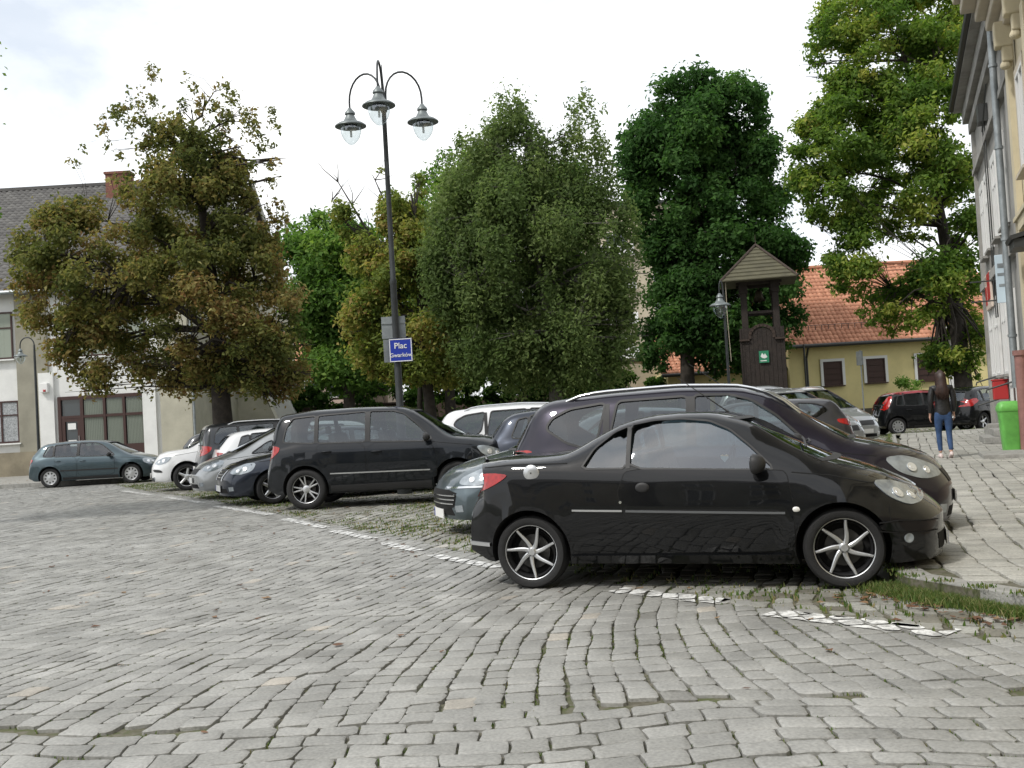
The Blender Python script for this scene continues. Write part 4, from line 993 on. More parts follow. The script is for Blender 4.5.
# painted bay line: the tops of the setts it crosses
SEG = [((770, 613), (952, 634)), ((616, 590), (722, 602)), ((497, 568), (432, 555)), ((418, 551), (384, 543)), ((372, 539), (334, 531)), ((325, 528), (284, 519)), ((272, 515), (214, 506)), ((202, 503), (165, 497)), ((152, 495), (122, 491))]
AC = np.concatenate([ROADC, BAYC]); c = AC.mean(1); sel = np.zeros(len(AC), bool)
for a, b in SEG:
    a = gp(*a); b = gp(*b); d = b - a; l2 = d.x ** 2 + d.y ** 2
    t = ((c[:, 0] - a.x) * d.x + (c[:, 1] - a.y) * d.y) / l2; tt = np.clip(t, 0, 1)
    dist = np.hypot(c[:, 0] - a.x - tt * d.x, c[:, 1] - a.y - tt * d.y); sel |= (dist < .16)
def clip(poly, nx_, ny_, c_):
    out = []; n = len(poly)
    for i in range(n):
        a = poly[i]; b = poly[(i + 1) % n]; da = a[0] * nx_ + a[1] * ny_ - c_; db = b[0] * nx_ + b[1] * ny_ - c_
        if da <= 0: out.append(a)
        if (da < 0) != (db < 0) and abs(da - db) > 1e-9: t = da / (da - db); out.append((a[0] + (b[0] - a[0]) * t, a[1] + (b[1] - a[1]) * t))
    return out
mk = MB()
for k_, (a, b) in enumerate(SEG):
    a = gp(*a); b = gp(*b); d = b - a; l = d.length; d.normalize(); hw = (.115, .105)[k_] if k_ < 2 else .085
    nx_, ny_ = -d.y, d.x; c0 = a.x * nx_ + a.y * ny_; t0 = a.x * d.x + a.y * d.y
    near_ = np.hypot(c[:, 0] - (a.x + b.x) / 2, c[:, 1] - (a.y + b.y) / 2) < l / 2 + .4
    for C_ in AC[near_]:
        m_ = C_.mean(0); ctr = Vector((m_[0], m_[1])); P = [Vector((q[0], q[1])) for q in C_]; o_ = []
        for i in range(4):
            p0, p1, p2 = P[i - 1], P[i], P[(i + 1) % 4]; e0 = (p0 - p1).normalized(); e1 = (p2 - p1).normalized()
            for q in (p1 + e0 * .026, p1 + (e0 + e1) * .012, p1 + e1 * .026): v_ = q - ctr; o_.append(tuple(ctr + v_ * max(.5, 1 - .014 / max(v_.length, .02))))
        jw = rnd.uniform(-.012, .012)
        for args in ((nx_, ny_, c0 + hw + jw), (-nx_, -ny_, -c0 + hw + jw), (d.x, d.y, t0 + l), (-d.x, -d.y, -t0)): 
            if o_: o_ = clip(o_, *args)
        if len(o_) >= 3 and abs(area2(o_)) > .002:
            if area2(o_) < 0: o_ = o_[::-1]
            mk.add([(q[0], q[1], .0065) for q in o_], [tuple(range(len(o_)))])
def worn():
    m = bpy.data.materials.new('worn_paint'); t, N, L = nt(m); b = N['Principled BSDF']; b.inputs['Roughness'].default_value = .65; tc = N.new('ShaderNodeTexCoord')
    n1 = N.new('ShaderNodeTexNoise'); n1.inputs['Scale'].default_value = 9; n1.inputs['Detail'].default_value = 10; n1.inputs['Roughness'].default_value = .75; L.new(tc.outputs['Object'], n1.inputs['Vector'])
    r = N.new('ShaderNodeValToRGB'); e = r.color_ramp.elements; e[0].position = .44; e[0].color = (.34, .34, .325, 1); e[1].position = .54; e[1].color = (.72, .72, .70, 1); L.new(n1.outputs['Fac'], r.inputs['Fac']); L.new(r.outputs[0], b.inputs['Base Color']); return m
me_ = bpy.data.meshes.new('road_marking'); me_.from_pydata(mk.v, [], mk.f)
tag(link('road_marking', me_, worn()), kind='structure')

# ------------------------------------------------------------------ grass, moss, leaves
def leafmat(name, stops, trans=.35, rough=.55, nscale=.6, cell=True, spec=.3):
    m = bpy.data.materials.new(name); t, N, L = nt(m)
    b = N['Principled BSDF']; o = N['Material Output']
    a = N.new('ShaderNodeAttribute'); a.attribute_name = 'tint'
    r = N.new('ShaderNodeValToRGB'); els = r.color_ramp.elements
    while len(els) < len(stops): els.new(.5)
    for e, (p, c) in zip(els, stops): e.position = p; e.color = (*c, 1)
    L.new(a.outputs['Fac'], r.inputs['Fac']); L.new(r.outputs[0], b.inputs['Base Color'])
    b.inputs['Roughness'].default_value = rough; b.inputs['Specular IOR Level'].default_value = spec
    if trans:
        tr = N.new('ShaderNodeBsdfTranslucent'); mx = N.new('ShaderNodeMixShader'); mx.inputs['Fac'].default_value = trans
        hs = N.new('ShaderNodeHueSaturation'); hs.inputs['Value'].default_value = 1.5; hs.inputs['Saturation'].default_value = 1.15
        L.new(r.outputs[0], hs.inputs['Color']); L.new(hs.outputs[0], tr.inputs['Color'])
        L.new(b.outputs[0], mx.inputs[1]); L.new(tr.outputs[0], mx.inputs[2]); L.new(mx.outputs[0], o.inputs['Surface'])
    return m
M['grass'] = leafmat('grass_blades', [(0, (.05, .095, .018)), (.5, (.10, .165, .035)), (.85, (.19, .20, .07)), (1, (.28, .24, .12))], .25)
M['dryleaf'] = leafmat('dry_leaves', [(0, (.09, .045, .025)), (.5, (.17, .085, .045)), (1, (.27, .18, .10))], .1)
def blades(name, P, h, w, mtl, tint=None, lean=.5, zb=0.0):
    n = len(P); ang = rs.rand(n) * 6.283; hh = h * (.4 + .9 * rs.rand(n)); ww = w * (.6 + .8 * rs.rand(n))
    dx = np.cos(ang); dy = np.sin(ang); la = rs.rand(n) * 6.283; lx = np.cos(la) * hh * lean * rs.rand(n); ly = np.sin(la) * hh * lean * rs.rand(n)
    z = P[:, 2] if P.shape[1] > 2 else np.full(n, zb)
    V = np.stack([np.stack([P[:, 0] - dx * ww, P[:, 1] - dy * ww, z], 1), np.stack([P[:, 0] + dx * ww, P[:, 1] + dy * ww, z], 1),
                  np.stack([P[:, 0] + dx * ww * .7 + lx * .4, P[:, 1] + dy * ww * .7 + ly * .4, z + hh * .6], 1), np.stack([P[:, 0] - dx * ww * .7 + lx * .4, P[:, 1] - dy * ww * .7 + ly * .4, z + hh * .6], 1),
                  np.stack([P[:, 0] + lx, P[:, 1] + ly, z + hh], 1)], 1).reshape(-1, 3)
    b = (np.arange(n) * 5)[:, None]
    t = tint if tint is not None else rs.rand(n)
    return npmesh(name, V, [b + np.array([0, 1, 2, 3]), b + np.array([3, 2, 4])], mtl, attr={'tint': np.repeat(t, 5)})
# moss and weeds in the joints of the carriageway
def joint_pts(C, n, jit=.006):
    i = rs.randint(0, len(C), n); e = rs.randint(0, 4, n); t = rs.rand(n)[:, None]
    return C[i, e] * (1 - t) + C[i, (e + 1) % 4] * t + rs.randn(n, 2) * jit
nr_ = ROADC[ROADC.mean(1)[:, 1] < 13]
P = joint_pts(nr_, 90000); m_ = vnoise(P[:, 0] * .8 + 50, P[:, 1] * .8 + 50, 21); m2 = vnoise(P[:, 0] * 4 + 50, P[:, 1] * 4 + 50, 22)
right = np.clip((P[:, 0] + 1.5) * .05, 0, .10)
P = P[(m_ * .5 + m2 * .5 + right) > .49]
tag(blades('joint_weeds', P, .016, .0035, M['grass'], tint=np.clip(rs.rand(len(P)) * .9 + .1, 0, 1), zb=-.02), 'low weeds and moss growing in the joints of the grey road setts', 'weeds', kind='stuff')
# grass in the parking bays
P = joint_pts(BAYC, 120000, .02); m_ = vnoise(P[:, 0] * .7 + 40, P[:, 1] * .7 + 40, 3); m2 = vnoise(P[:, 0] * 3 + 40, P[:, 1] * 3 + 40, 23)
P = P[(m_ * .6 + m2 * .4) > .43]
Q_ = np.stack([rs.uniform(-14, 8, 150000), rs.uniform(7.5, 32, 150000)], 1); Q_ = Q_[pip(BAYS, Q_[:, 0], Q_[:, 1])]
m_ = vnoise(Q_[:, 0] * .7 + 40, Q_[:, 1] * .7 + 40, 3); Q_ = Q_[(m_ > .50) & inview(Q_, 1)]
P = np.concatenate([P, Q_])
tag(blades('bay_grass', P, .040, .008, M['grass'], tint=np.clip(rs.rand(len(P)) * 1.1, 0, 1), zb=-.02), 'patchy grass between the rough setts of the parking bays', 'grass', kind='stuff')
# thick tuft along the kerb by the front wheel
T_ = []
for (x0, y0), (x1, y1), n, r_ in (((2.66, 7.72), (2.86, 7.05), 6500, .085), ((2.86, 7.05), (3.25, 6.25), 5200, .05), ((3.25, 6.25), (3.7, 5.2), 2000, .035)):
    t = rs.rand(n); T_.append(np.stack([x0 + (x1 - x0) * t + rs.randn(n) * r_ - .03, y0 + (y1 - y0) * t + rs.randn(n) * r_, np.full(n, 0.0)], 1))
P = np.concatenate(T_)
tag(blades('kerb_grass', P, .055, .0032, M['grass'], lean=1.1, tint=rs.rand(len(P))), 'thick green grass tuft along the kerb by the black coupe front wheel', 'grass', kind='stuff')
n = 5200; t = rs.rand(n) ** 1.2; kk = resample(KERB[2:], .3, closed=False); ki = (t * (len(kk) - 1)).astype(int)
P = np.array(kk)[ki] + rs.randn(n, 2) * .05; P = np.column_stack([P, np.full(n, .118)])
Q_ = np.stack([rs.uniform(2.6, 12, 14000), rs.uniform(5, 28, 14000)], 1); mm = vnoise(Q_[:, 0] * 2 + 3, Q_[:, 1] * 2 + 3, 31); Q_ = Q_[pip(WALK, Q_[:, 0], Q_[:, 1]) & (mm > .66)]
Q2 = np.array([tuple(fpt(rs.uniform(-1, 22), .08 + abs(rs.randn()) * .12, .12)) for _ in range(2600)])
P = np.concatenate([P, np.column_stack([Q_, np.full(len(Q_), .112)]), Q2])
tag(blades('sidewalk_weeds', P, .022, .005, M['grass'], tint=rs.rand(len(P))), 'small weeds between the pale sidewalk setts and along its walls', 'weeds', kind='stuff')
def flat_leaves(P, size):
    n = len(P); a = rs.rand(n) * 6.283; s = size * (.6 + .8 * rs.rand(n)); V = []
    for du, dv, dz in ((-1, 0, 0), (-.3, .55, .25), (.5, .4, .1), (1, 0, .3), (.4, -.5, .15), (-.4, -.5, .2)):
        V.append(np.stack([P[:, 0] + (np.cos(a) * du - np.sin(a) * dv) * s, P[:, 1] + (np.sin(a) * du + np.cos(a) * dv) * s, P[:, 2] + dz * s * rs.rand(n) * 1.3], 1))
    V = np.stack(V, 1).reshape(-1, 3); b = (np.arange(n) * 6)[:, None]
    return V, b + np.array([0, 1, 2, 3]), b + np.array([0, 3, 4, 5])
L1 = np.column_stack([rs.uniform(-6, 4, 260), rs.uniform(5.0, 18, 260), np.full(260, .006)]); L1 = L1[rs.rand(260) < np.clip((L1[:, 1] - 4) / 9, .1, 1)]
kk = np.array([(2.5, 7.6), (2.75, 6.95), (3.05, 6.3), (3.4, 5.6)]); ki = rs.rand(95) * 2.99; L2 = np.array([kk[int(q)] * (1 - q % 1) + kk[int(q) + 1] * (q % 1) for q in ki]) + rs.randn(95, 2) * .08 - np.array([.10, .05]); L2 = np.column_stack([L2, np.full(95, .01)])
L3 = np.column_stack([rs.uniform(-14, 6, 900), rs.uniform(9, 33, 900), np.full(900, .01)]); L3 = L3[pip(BAYS, L3[:, 0], L3[:, 1])]
L4 = np.column_stack([rs.uniform(-22, -12, 300), rs.uniform(34.8, 40, 300), np.full(300, .12)])
P = np.concatenate([L1, L2, L3, L4]); V, Q1, Q2_ = flat_leaves(P, .032)
tag(npmesh('fallen_leaves', V, [Q1, Q2_], M['dryleaf'], attr={'tint': np.repeat(rs.rand(len(P)), 6)}), 'brown fallen leaves scattered over the setts and along the kerb', 'leaves', kind='stuff')
# ------------------------------------------------------------------ trees
BK = mat('bark', (.055, .045, .036), .9, noise=.5, nscale=6, bump=.7, bscale=25)
BKL = mat('bark_grey', (.16, .15, .13), .9, noise=.6, nscale=5, bump=.5, bscale=25)
LM = {
 'chestnut': leafmat('leaves_chestnut', [(0, (0.077, 0.097, 0.031)), (.35, (0.144, 0.157, 0.050)), (.6, (0.207, 0.195, 0.066)), (.8, (0.239, 0.181, 0.068)), (.93, (0.226, 0.138, 0.066)), (1, (0.338, 0.314, 0.132))], .45, rough=.75, spec=.12),
 'green': leafmat('leaves_green', [(0, (0.056, 0.106, 0.025)), (.5, (0.112, 0.205, 0.047)), (1, (0.226, 0.321, 0.075))], .45, rough=.75, spec=.12),
 'dark': leafmat('leaves_dark', [(0, (0.031, 0.072, 0.021)), (.5, (0.059, 0.124, 0.035)), (1, (0.112, 0.205, 0.053))], .45, rough=.75, spec=.12),
 'birch': leafmat('leaves_birch', [(0, (.075, .115, .04)), (.5, (.125, .175, .062)), (1, (.20, .25, .095))], .5, rough=.75, spec=.12),
 'yellow': leafmat('leaves_yellowing', [(0, (0.101, 0.144, 0.037)), (.5, (0.188, 0.232, 0.059)), (.8, (0.289, 0.282, 0.080)), (1, (0.314, 0.226, 0.092))], .45, rough=.75, spec=.12),
 'locust': leafmat('leaves_locust', [(0, (.075, .135, .03)), (.45, (.15, .23, .05)), (.8, (.27, .33, .075)), (1, (.36, .36, .10))], .5, rough=.75, spec=.12),
 'bush': leafmat('leaves_bush', [(0, (0.027, 0.064, 0.017)), (.6, (0.066, 0.129, 0.029)), (1, (0.136, 0.215, 0.053))], .45, rough=.75, spec=.12)}
def poly_dist(poly, x, y):
    d = 1e9; n = len(poly)
    for i in range(n):
        x0, y0 = poly[i]; x1, y1 = poly[(i + 1) % n]; l = (x1 - x0) ** 2 + (y1 - y0) ** 2 + 1e-9
        t = max(0, min(1, ((x - x0) * (x1 - x0) + (y - y0) * (y1 - y0)) / l)); d = min(d, math.hypot(x - x0 - t * (x1 - x0), y - y0 - t * (y1 - y0)))
    return d
def inpoly(poly, x, y): return bool(pip(poly, np.array([x]), np.array([y]))[0])
def leaf_cloud(cent, rad, nper, size, droop=.0, tintc=None, flat=.75, aspect=.55, shellness=.5):
    """leaves scattered through each clump; each leaf is a folded pair of faces"""
    V = []; T = []
    rad = np.array(rad); cnt = np.maximum(8, (nper * (rad / rad.mean()) ** 2.2)).astype(int); C = np.repeat(np.array(cent), cnt, 0); Rr = np.repeat(rad, cnt)
    n = len(C); d = rs.randn(n, 3); d /= np.linalg.norm(d, axis=1, keepdims=True)
    r_ = np.abs(rs.randn(n)) * .33 + rs.rand(n) ** .6 * .62
    off = d * (r_ * Rr)[:, None]; off[:, 2] *= flat
    if droop: off[:, 2] -= np.abs(rs.randn(n)) * droop
    P = C + off
    nrm = d * .55 + rs.randn(n, 3) * .6 + np.array([0, 0, .55]); nrm /= np.linalg.norm(nrm, axis=1, keepdims=True)
    a = np.cross(nrm, rs.randn(n, 3)); a /= np.linalg.norm(a, axis=1, keepdims=True)
    a[:, 2] -= .35; a /= np.linalg.norm(a, axis=1, keepdims=True)
    b = np.cross(nrm, a); b /= np.linalg.norm(b, axis=1, keepdims=True) + 1e-9
    s = size * (.55 + .8 * rs.rand(n)); L_ = a * s[:, None]; Wd = b * (s * aspect)[:, None]; up = nrm * (s * .16)[:, None]
    V = np.stack([P - L_ * .5, P - L_ * .05 + Wd * .5 + up, P + L_ * .5, P - L_ * .05 - Wd * .5 + up], 1).reshape(-1, 3)
    base = (np.arange(n) * 4)[:, None]; Fc = np.concatenate([base + np.array([0, 2, 1]), base + np.array([0, 3, 2])])
    if tintc is None: tint = rs.rand(n)
    else: tint = np.clip(np.repeat(np.array(tintc), cnt) + rs.randn(n) * .16, 0, 1)
    return V, Fc, np.repeat(tint, 4)
def tree(name, label, base, Y, outline, kind, trunk_r=.25, trunk_px=None, n=150, rad=(.55, 1.1), nper=240, size=.16, depth=1.0, group=None, cat='tree', bark=None, limbs=9, sparse=None, holes=(), droop=0, tint0=.45, tintvar=.16, bare=(), flat=.75, top_light=0, aspect=.55, fork=.42, lean=0, gaps=.28, gap_scale=1.4, minr=None, seed=None):
    """outline: the crown's silhouette; it is read at depth Y and given a depth of its own"""
    if seed is not None: rs.seed(seed); rnd.seed(seed)
    bk = bark or BK
    bx, by = base; s_ = F / Y
    root = empty(name, (bx, by, 0), 0, label, cat, group)
    cents = []; rads = []; tints = []; so = rnd.uniform(3, 40); cell = gap_scale * s_
    def field(x, y, o=0.0, k=1.0): return float(vnoise(np.array([x / cell * k + so + o]), np.array([y / cell * k + so]), 91, 2)[0])
    polys = [(outline, n, 1.0)] + ([(sparse[0], sparse[1], .44)] if sparse else [])
    for pl, cnt, rk in polys:
        xs = [p[0] for p in pl]; ys = [p[1] for p in pl]; k = 0; tries = 0
        while k < cnt and tries < cnt * 90:
            tries += 1
            x = rnd.uniform(min(xs), max(xs)); y = rnd.uniform(min(ys), max(ys))
            if not inpoly(pl, x, y) or any(inpoly(h, x, y) for h in holes): continue
            fv = field(x, y)
            if fv < gaps: continue
            dd = poly_dist(pl, x, y) ; r_ = rnd.uniform(*rad) * rk
            if dd < r_ * s_ * .7:
                if rnd.random() < .35: continue
                r_ = max(rad[0] * .5, dd / s_ * 1.25)
            th = depth * (1 - math.exp(-dd / s_ / 1.6)) * 2.9
            yy = Y + rnd.uniform(-1, 1) * th
            c = at(x, y, yy) if abs(yy - Y) < 50 else at(x, y, Y)
            # keep the real width: shift by the depth, not by the lens
            c0 = at(x, y, Y); c = Vector((c0.x, yy, c0.z))
            cents.append(tuple(c)); rads.append(r_); k += 1
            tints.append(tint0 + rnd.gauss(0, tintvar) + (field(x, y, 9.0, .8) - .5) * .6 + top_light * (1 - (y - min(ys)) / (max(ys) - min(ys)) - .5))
    V, Fc, T = leaf_cloud(cents, rads, nper, size, droop, tints, flat, aspect)
    V = V - np.array([bx, by, 0])
    npmesh('crown', V, Fc, LM[kind], root, attr={'tint': T})
    # trunk, limbs and twigs to the clumps
    zt = max(c[2] for c in cents); zm = min(c[2] for c in cents)
    tb = MB(); cx = sum(c[0] for c in cents) / len(cents) - bx; cy = sum(c[1] for c in cents) / len(cents) - by
    zf = zm + (zt - zm) * fork * .35; top = Vector((cx * .75, cy * .75, zm + (zt - zm) * .88))
    spine = []
    for i in range(13):
        t = i / 12; z = -.1 + (top.z + .1) * t; q = max(0, (z - zf * .5) / (top.z - zf * .5)) if top.z > zf * .5 else 0
        spine.append(Vector((top.x * q ** 1.3 + math.sin(t * 5 + bx) * .12 * t * 2, top.y * q ** 1.3 + math.cos(t * 4 + by) * .1 * t * 2, z)))
    rr = [trunk_r * (1.35 if i == 0 else 1.0) * (1 - .86 * (i / 12) ** .9) for i in range(13)]
    tb.tube(spine, rr, n=12)
    def on_spine(z):
        for a, b in zip(spine[:-1], spine[1:]):
            if a.z <= z <= b.z: return a + (b - a) * ((z - a.z) / (b.z - a.z))
        return spine[-1]
    def rad_at(z): return trunk_r * (1 - .86 * max(0, min(1, z / top.z)) ** .9)
    nodes = []
    order = sorted(range(len(cents)), key=lambda i: rnd.random())
    lim = []
    for i in order[:limbs]:
        c = Vector(cents[i]) - Vector((bx, by, 0)); hd = math.hypot(c.x, c.y); z0 = max(zf * .75, min(c.z - hd * .55, top.z * .92)); a = on_spine(z0)
        mid = a.lerp(c, .5) + Vector((rnd.uniform(-.3, .3), rnd.uniform(-.3, .3), hd * .10 + .2))
        pts = []
        for k in range(9):
            t = k / 8; pts.append(a * (1 - t) ** 2 + mid * 2 * t * (1 - t) + c * t * t + Vector((rnd.uniform(-.06, .06), rnd.uniform(-.06, .06), rnd.uniform(-.05, .05))) * (1 if 0 < k < 8 else 0))
        r0 = rad_at(z0) * rnd.uniform(.42, .6); tb.tube(pts, [r0 * (1 - .85 * k / 8) for k in range(9)], n=8, caps=False); lim += [(p, r0 * (1 - .85 * k / 8)) for k, p in enumerate(pts) if k > 1]
    for a_, b_ in zip(spine[4:-1], spine[5:]): lim.append((a_, rad_at(a_.z)))
    for i in order[limbs:]:
        c = Vector(cents[i]) - Vector((bx, by, 0)); j = min(range(len(lim)), key=lambda q: (lim[q][0] - c).length + (1.0 if lim[q][0].z > c.z else 0)); a, r0 = lim[j]
        r0 = min(r0 * .6, .05 + .010 * (a - c).length); m_ = a.lerp(c, .5) + Vector((rnd.uniform(-.2, .2), rnd.uniform(-.2, .2), rnd.uniform(0, .35)))
        pts = [a, a.lerp(m_, .6), m_, m_.lerp(c, .6), c + (c - m_) * .3]; tb.tube(pts, [r0, r0 * .8, r0 * .6, r0 * .4, r0 * .15], n=5, caps=False)
        for _ in range(2):
            e = c + Vector((rnd.uniform(-1, 1), rnd.uniform(-1, 1), rnd.uniform(-.5, .8))) * rads[i] * .8; tb.tube([m_.lerp(c, .5), c.lerp(e, .5), e], [r0 * .4, r0 * .25, .006], n=4, caps=False)
    for pts_ in bare:
        q = [at(x, y, Y) - Vector((bx, by, 0)) for x, y in pts_]; tb.tube(q, [.075 * (1 - .85 * k / (len(q) - 1)) + .008 for k in range(len(q))], n=6, caps=False)
        for k in range(1, len(q)):
            for _ in range(4):
                e = q[k] + Vector((rnd.uniform(-.8, .8), rnd.uniform(-.5, .5), rnd.uniform(.1, .9))); tb.tube([q[k], q[k].lerp(e, .5) + Vector((rnd.uniform(-.1, .1), 0, rnd.uniform(-.1, .1))), e], [.022, .014, .005], n=4, caps=False)
    tb.build('trunk', bk, root, smooth=60)
    return root
def gx(px, Y): return at(px, 420, Y).x

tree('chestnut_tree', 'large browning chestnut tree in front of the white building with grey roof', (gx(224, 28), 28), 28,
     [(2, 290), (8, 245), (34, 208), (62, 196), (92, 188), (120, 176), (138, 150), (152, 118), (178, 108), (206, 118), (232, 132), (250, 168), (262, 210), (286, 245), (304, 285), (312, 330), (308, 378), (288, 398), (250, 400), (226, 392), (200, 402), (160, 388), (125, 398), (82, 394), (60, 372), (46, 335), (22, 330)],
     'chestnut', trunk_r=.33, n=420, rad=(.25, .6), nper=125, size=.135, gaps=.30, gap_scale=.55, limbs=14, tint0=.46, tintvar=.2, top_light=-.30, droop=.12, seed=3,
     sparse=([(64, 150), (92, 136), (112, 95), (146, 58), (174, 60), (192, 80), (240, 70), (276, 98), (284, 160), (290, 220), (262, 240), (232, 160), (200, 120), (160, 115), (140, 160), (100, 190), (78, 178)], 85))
tree('lime_tree', 'bright green rounded tree left of the triple street lamp', (gx(350, 46), 46), 46,
     [(272, 240), (300, 212), (345, 205), (380, 230), (398, 280), (402, 350), (392, 392), (330, 396), (300, 380), (300, 340), (282, 300), (268, 265)], 'green', trunk_r=.34, n=190, rad=(.6, 1.2), nper=230, size=.22, limbs=8, seed=4)
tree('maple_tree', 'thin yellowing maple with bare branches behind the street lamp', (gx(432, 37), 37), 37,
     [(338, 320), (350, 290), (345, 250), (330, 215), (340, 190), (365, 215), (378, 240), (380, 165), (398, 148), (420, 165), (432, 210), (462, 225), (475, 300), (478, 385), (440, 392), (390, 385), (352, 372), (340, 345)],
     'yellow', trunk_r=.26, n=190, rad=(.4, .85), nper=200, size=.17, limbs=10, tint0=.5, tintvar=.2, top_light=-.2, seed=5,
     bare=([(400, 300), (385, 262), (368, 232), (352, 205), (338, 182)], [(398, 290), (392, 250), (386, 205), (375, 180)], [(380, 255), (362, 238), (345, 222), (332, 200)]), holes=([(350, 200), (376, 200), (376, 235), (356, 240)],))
tree('ash_tree', 'darker green tree filling the gap between the thin maple and the birch', (gx(452, 50), 50), 50,
     [(392, 260), (405, 200), (428, 165), (455, 138), (482, 130), (505, 150), (530, 170), (560, 150), (590, 165), (600, 240), (590, 330), (520, 360), (430, 360), (395, 320)], 'green', trunk_r=.3, n=230, rad=(.6, 1.2), nper=200, size=.22, limbs=9, seed=14, gaps=.24, tint0=.35)
tree('birch_tree', 'tall drooping birch with fine grey green leaves at the centre of the square', (gx(556, 35), 35), 35,
     [(415, 250), (428, 200), (446, 150), (462, 118), (478, 132), (492, 98), (512, 86), (534, 108), (552, 134), (575, 150), (606, 172), (634, 195), (644, 240), (634, 300), (640, 345), (622, 372), (590, 385), (548, 372), (500, 384), (462, 372), (436, 330)],
     'birch', trunk_r=.26, sparse=([(552, 140), (566, 92), (584, 82), (604, 100), (612, 150), (634, 188), (600, 185)], 60), n=400, rad=(.32, .8), nper=190, size=.155, gaps=.28, gap_scale=.7, bark=BKL, limbs=14, droop=.45, flat=1.15, aspect=.5, tint0=.5, tintvar=.17, seed=6)
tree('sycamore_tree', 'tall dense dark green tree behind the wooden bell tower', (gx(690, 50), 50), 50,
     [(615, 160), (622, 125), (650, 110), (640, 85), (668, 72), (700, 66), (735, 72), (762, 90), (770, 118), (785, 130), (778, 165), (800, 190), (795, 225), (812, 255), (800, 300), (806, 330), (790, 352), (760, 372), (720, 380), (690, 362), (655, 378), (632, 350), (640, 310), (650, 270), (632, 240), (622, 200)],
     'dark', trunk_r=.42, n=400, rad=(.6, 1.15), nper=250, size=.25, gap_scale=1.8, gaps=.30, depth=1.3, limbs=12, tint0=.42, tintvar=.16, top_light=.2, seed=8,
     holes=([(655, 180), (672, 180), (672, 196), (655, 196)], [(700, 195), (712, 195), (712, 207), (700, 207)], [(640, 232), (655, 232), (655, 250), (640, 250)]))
tree('locust_tree', 'tall yellow green locust tree beside the grey building on the right', (gx(966, 43), 43), 43,
     [(808, 22), (828, -12), (880, -20), (990, -20), (1015, 60), (985, 130), (985, 250), (988, 330), (984, 384), (938, 374), (908, 366), (896, 340), (862, 322), (850, 300), (835, 305), (822, 262), (834, 238), (796, 212), (784, 160), (796, 118), (828, 92), (808, 58)],
     'locust', trunk_r=.40, n=560, rad=(.35, .9), nper=150, size=.20, gap_scale=1.5, gaps=.335, depth=1.2, limbs=12, tint0=.42, tintvar=.22, seed=9, flat=.7,
     holes=([(905, 190), (925, 180), (945, 205), (940, 232), (915, 228)], [(868, 45), (900, 35), (910, 62), (880, 78)], [(920, 5), (950, 0), (955, 30), (925, 35)], [(838, 122), (860, 108), (866, 140), (842, 150)], [(880, 165), (900, 160), (905, 182), (885, 190)], [(860, 255), (885, 262), (880, 290), (862, 285)]))
tree('lime_tree', 'leafy branch ends of a tree reaching in at the far left edge', (-12.5, 18), 18,
     [(-330, 10), (-220, -90), (-70, -60), (2, 38), (0, 72), (-40, 120), (-18, 225), (-20, 242), (-50, 300), (-200, 330), (-320, 200)], 'green', trunk_r=.24, n=120, rad=(.35, .7), nper=170, size=.12, limbs=8, seed=10)
# lower trees that close the view behind the parked cars
tree('hornbeam_tree', 'low dark tree right of the chestnut behind the parked cars', (gx(318, 58), 58), 58, [(300, 320), (330, 300), (365, 310), (378, 352), (372, 398), (352, 402), (345, 372), (322, 362), (300, 350)], 'bush', trunk_r=.2, n=45, rad=(.7, 1.2), nper=220, size=.22, limbs=5, seed=11)
tree('hornbeam_tree', 'dark low tree behind the thin maple and the lamp post', (gx(420, 52), 52), 52, [(395, 300), (440, 285), (480, 300), (492, 350), (480, 398), (400, 398), (396, 350)], 'bush', trunk_r=.2, n=60, rad=(.8, 1.3), nper=240, size=.22, limbs=5, seed=12)
tree('hornbeam_tree', 'dark low tree filling the space under the birch', (gx(520, 50), 50), 50, [(470, 320), (520, 290), (585, 300), (618, 345), (622, 396), (470, 398)], 'bush', trunk_r=.2, n=80, rad=(.8, 1.3), nper=240, size=.22, limbs=5, seed=13)
def bush(label, px, Y, w, h, nn, kind='bush', seed=1, size=.14, nper=150):
    rs.seed(seed); rnd.seed(seed); x = gx(px, Y); root = empty('bush', (x, Y, 0), 0, label, 'bush')
    c = []; r_ = []; tb = MB()
    for _ in range(nn):
        a = rnd.uniform(-1, 1); zz = rnd.uniform(.15, 1) * h * (1 - .35 * a * a); c.append((a * w / 2, rnd.uniform(-.5, .5), zz)); r_.append(rnd.uniform(.3, .5))
        tb.tube([(a * w / 2 * .7, 0, -.05), (a * w / 2 * .9, 0, zz * .5), c[-1]], [.025, .018, .006], n=5)
    V, Fc, T = leaf_cloud(c, r_, nper, size, 0, [rnd.uniform(.2, .7) for _ in c]); npmesh('foliage', V, Fc, LM[kind], root, attr={'tint': T}); tb.build('stems', BK, root)
bush('dark green bush below the beige garden wall', 640, 54, 4.2, 2.2, 26, seed=21)
bush('round bush left of the bell tower below the orange roof', 672, 52, 2.2, 2.4, 16, seed=22)
bush('small bush against the yellow house by the locust trunk', 905, 52, 2.0, 2.6, 14, 'green', seed=23)
bush('low green bush between the white estate car and the birch trunk', 590, 46, 3.6, 2.0, 22, seed=24)
bush('low dark bush under the lime tree near the pink house', 380, 50, 4.5, 1.6, 22, seed=25)
bush('sprawling low bush behind the white estate car', 480, 47, 6.0, 1.8, 30, seed=26)
bush('long dark hedge closing the square behind the trees', 452, 57, 27, 4.2, 460, seed=27, size=.26, nper=110)
rs.seed(77); rnd.seed(77)
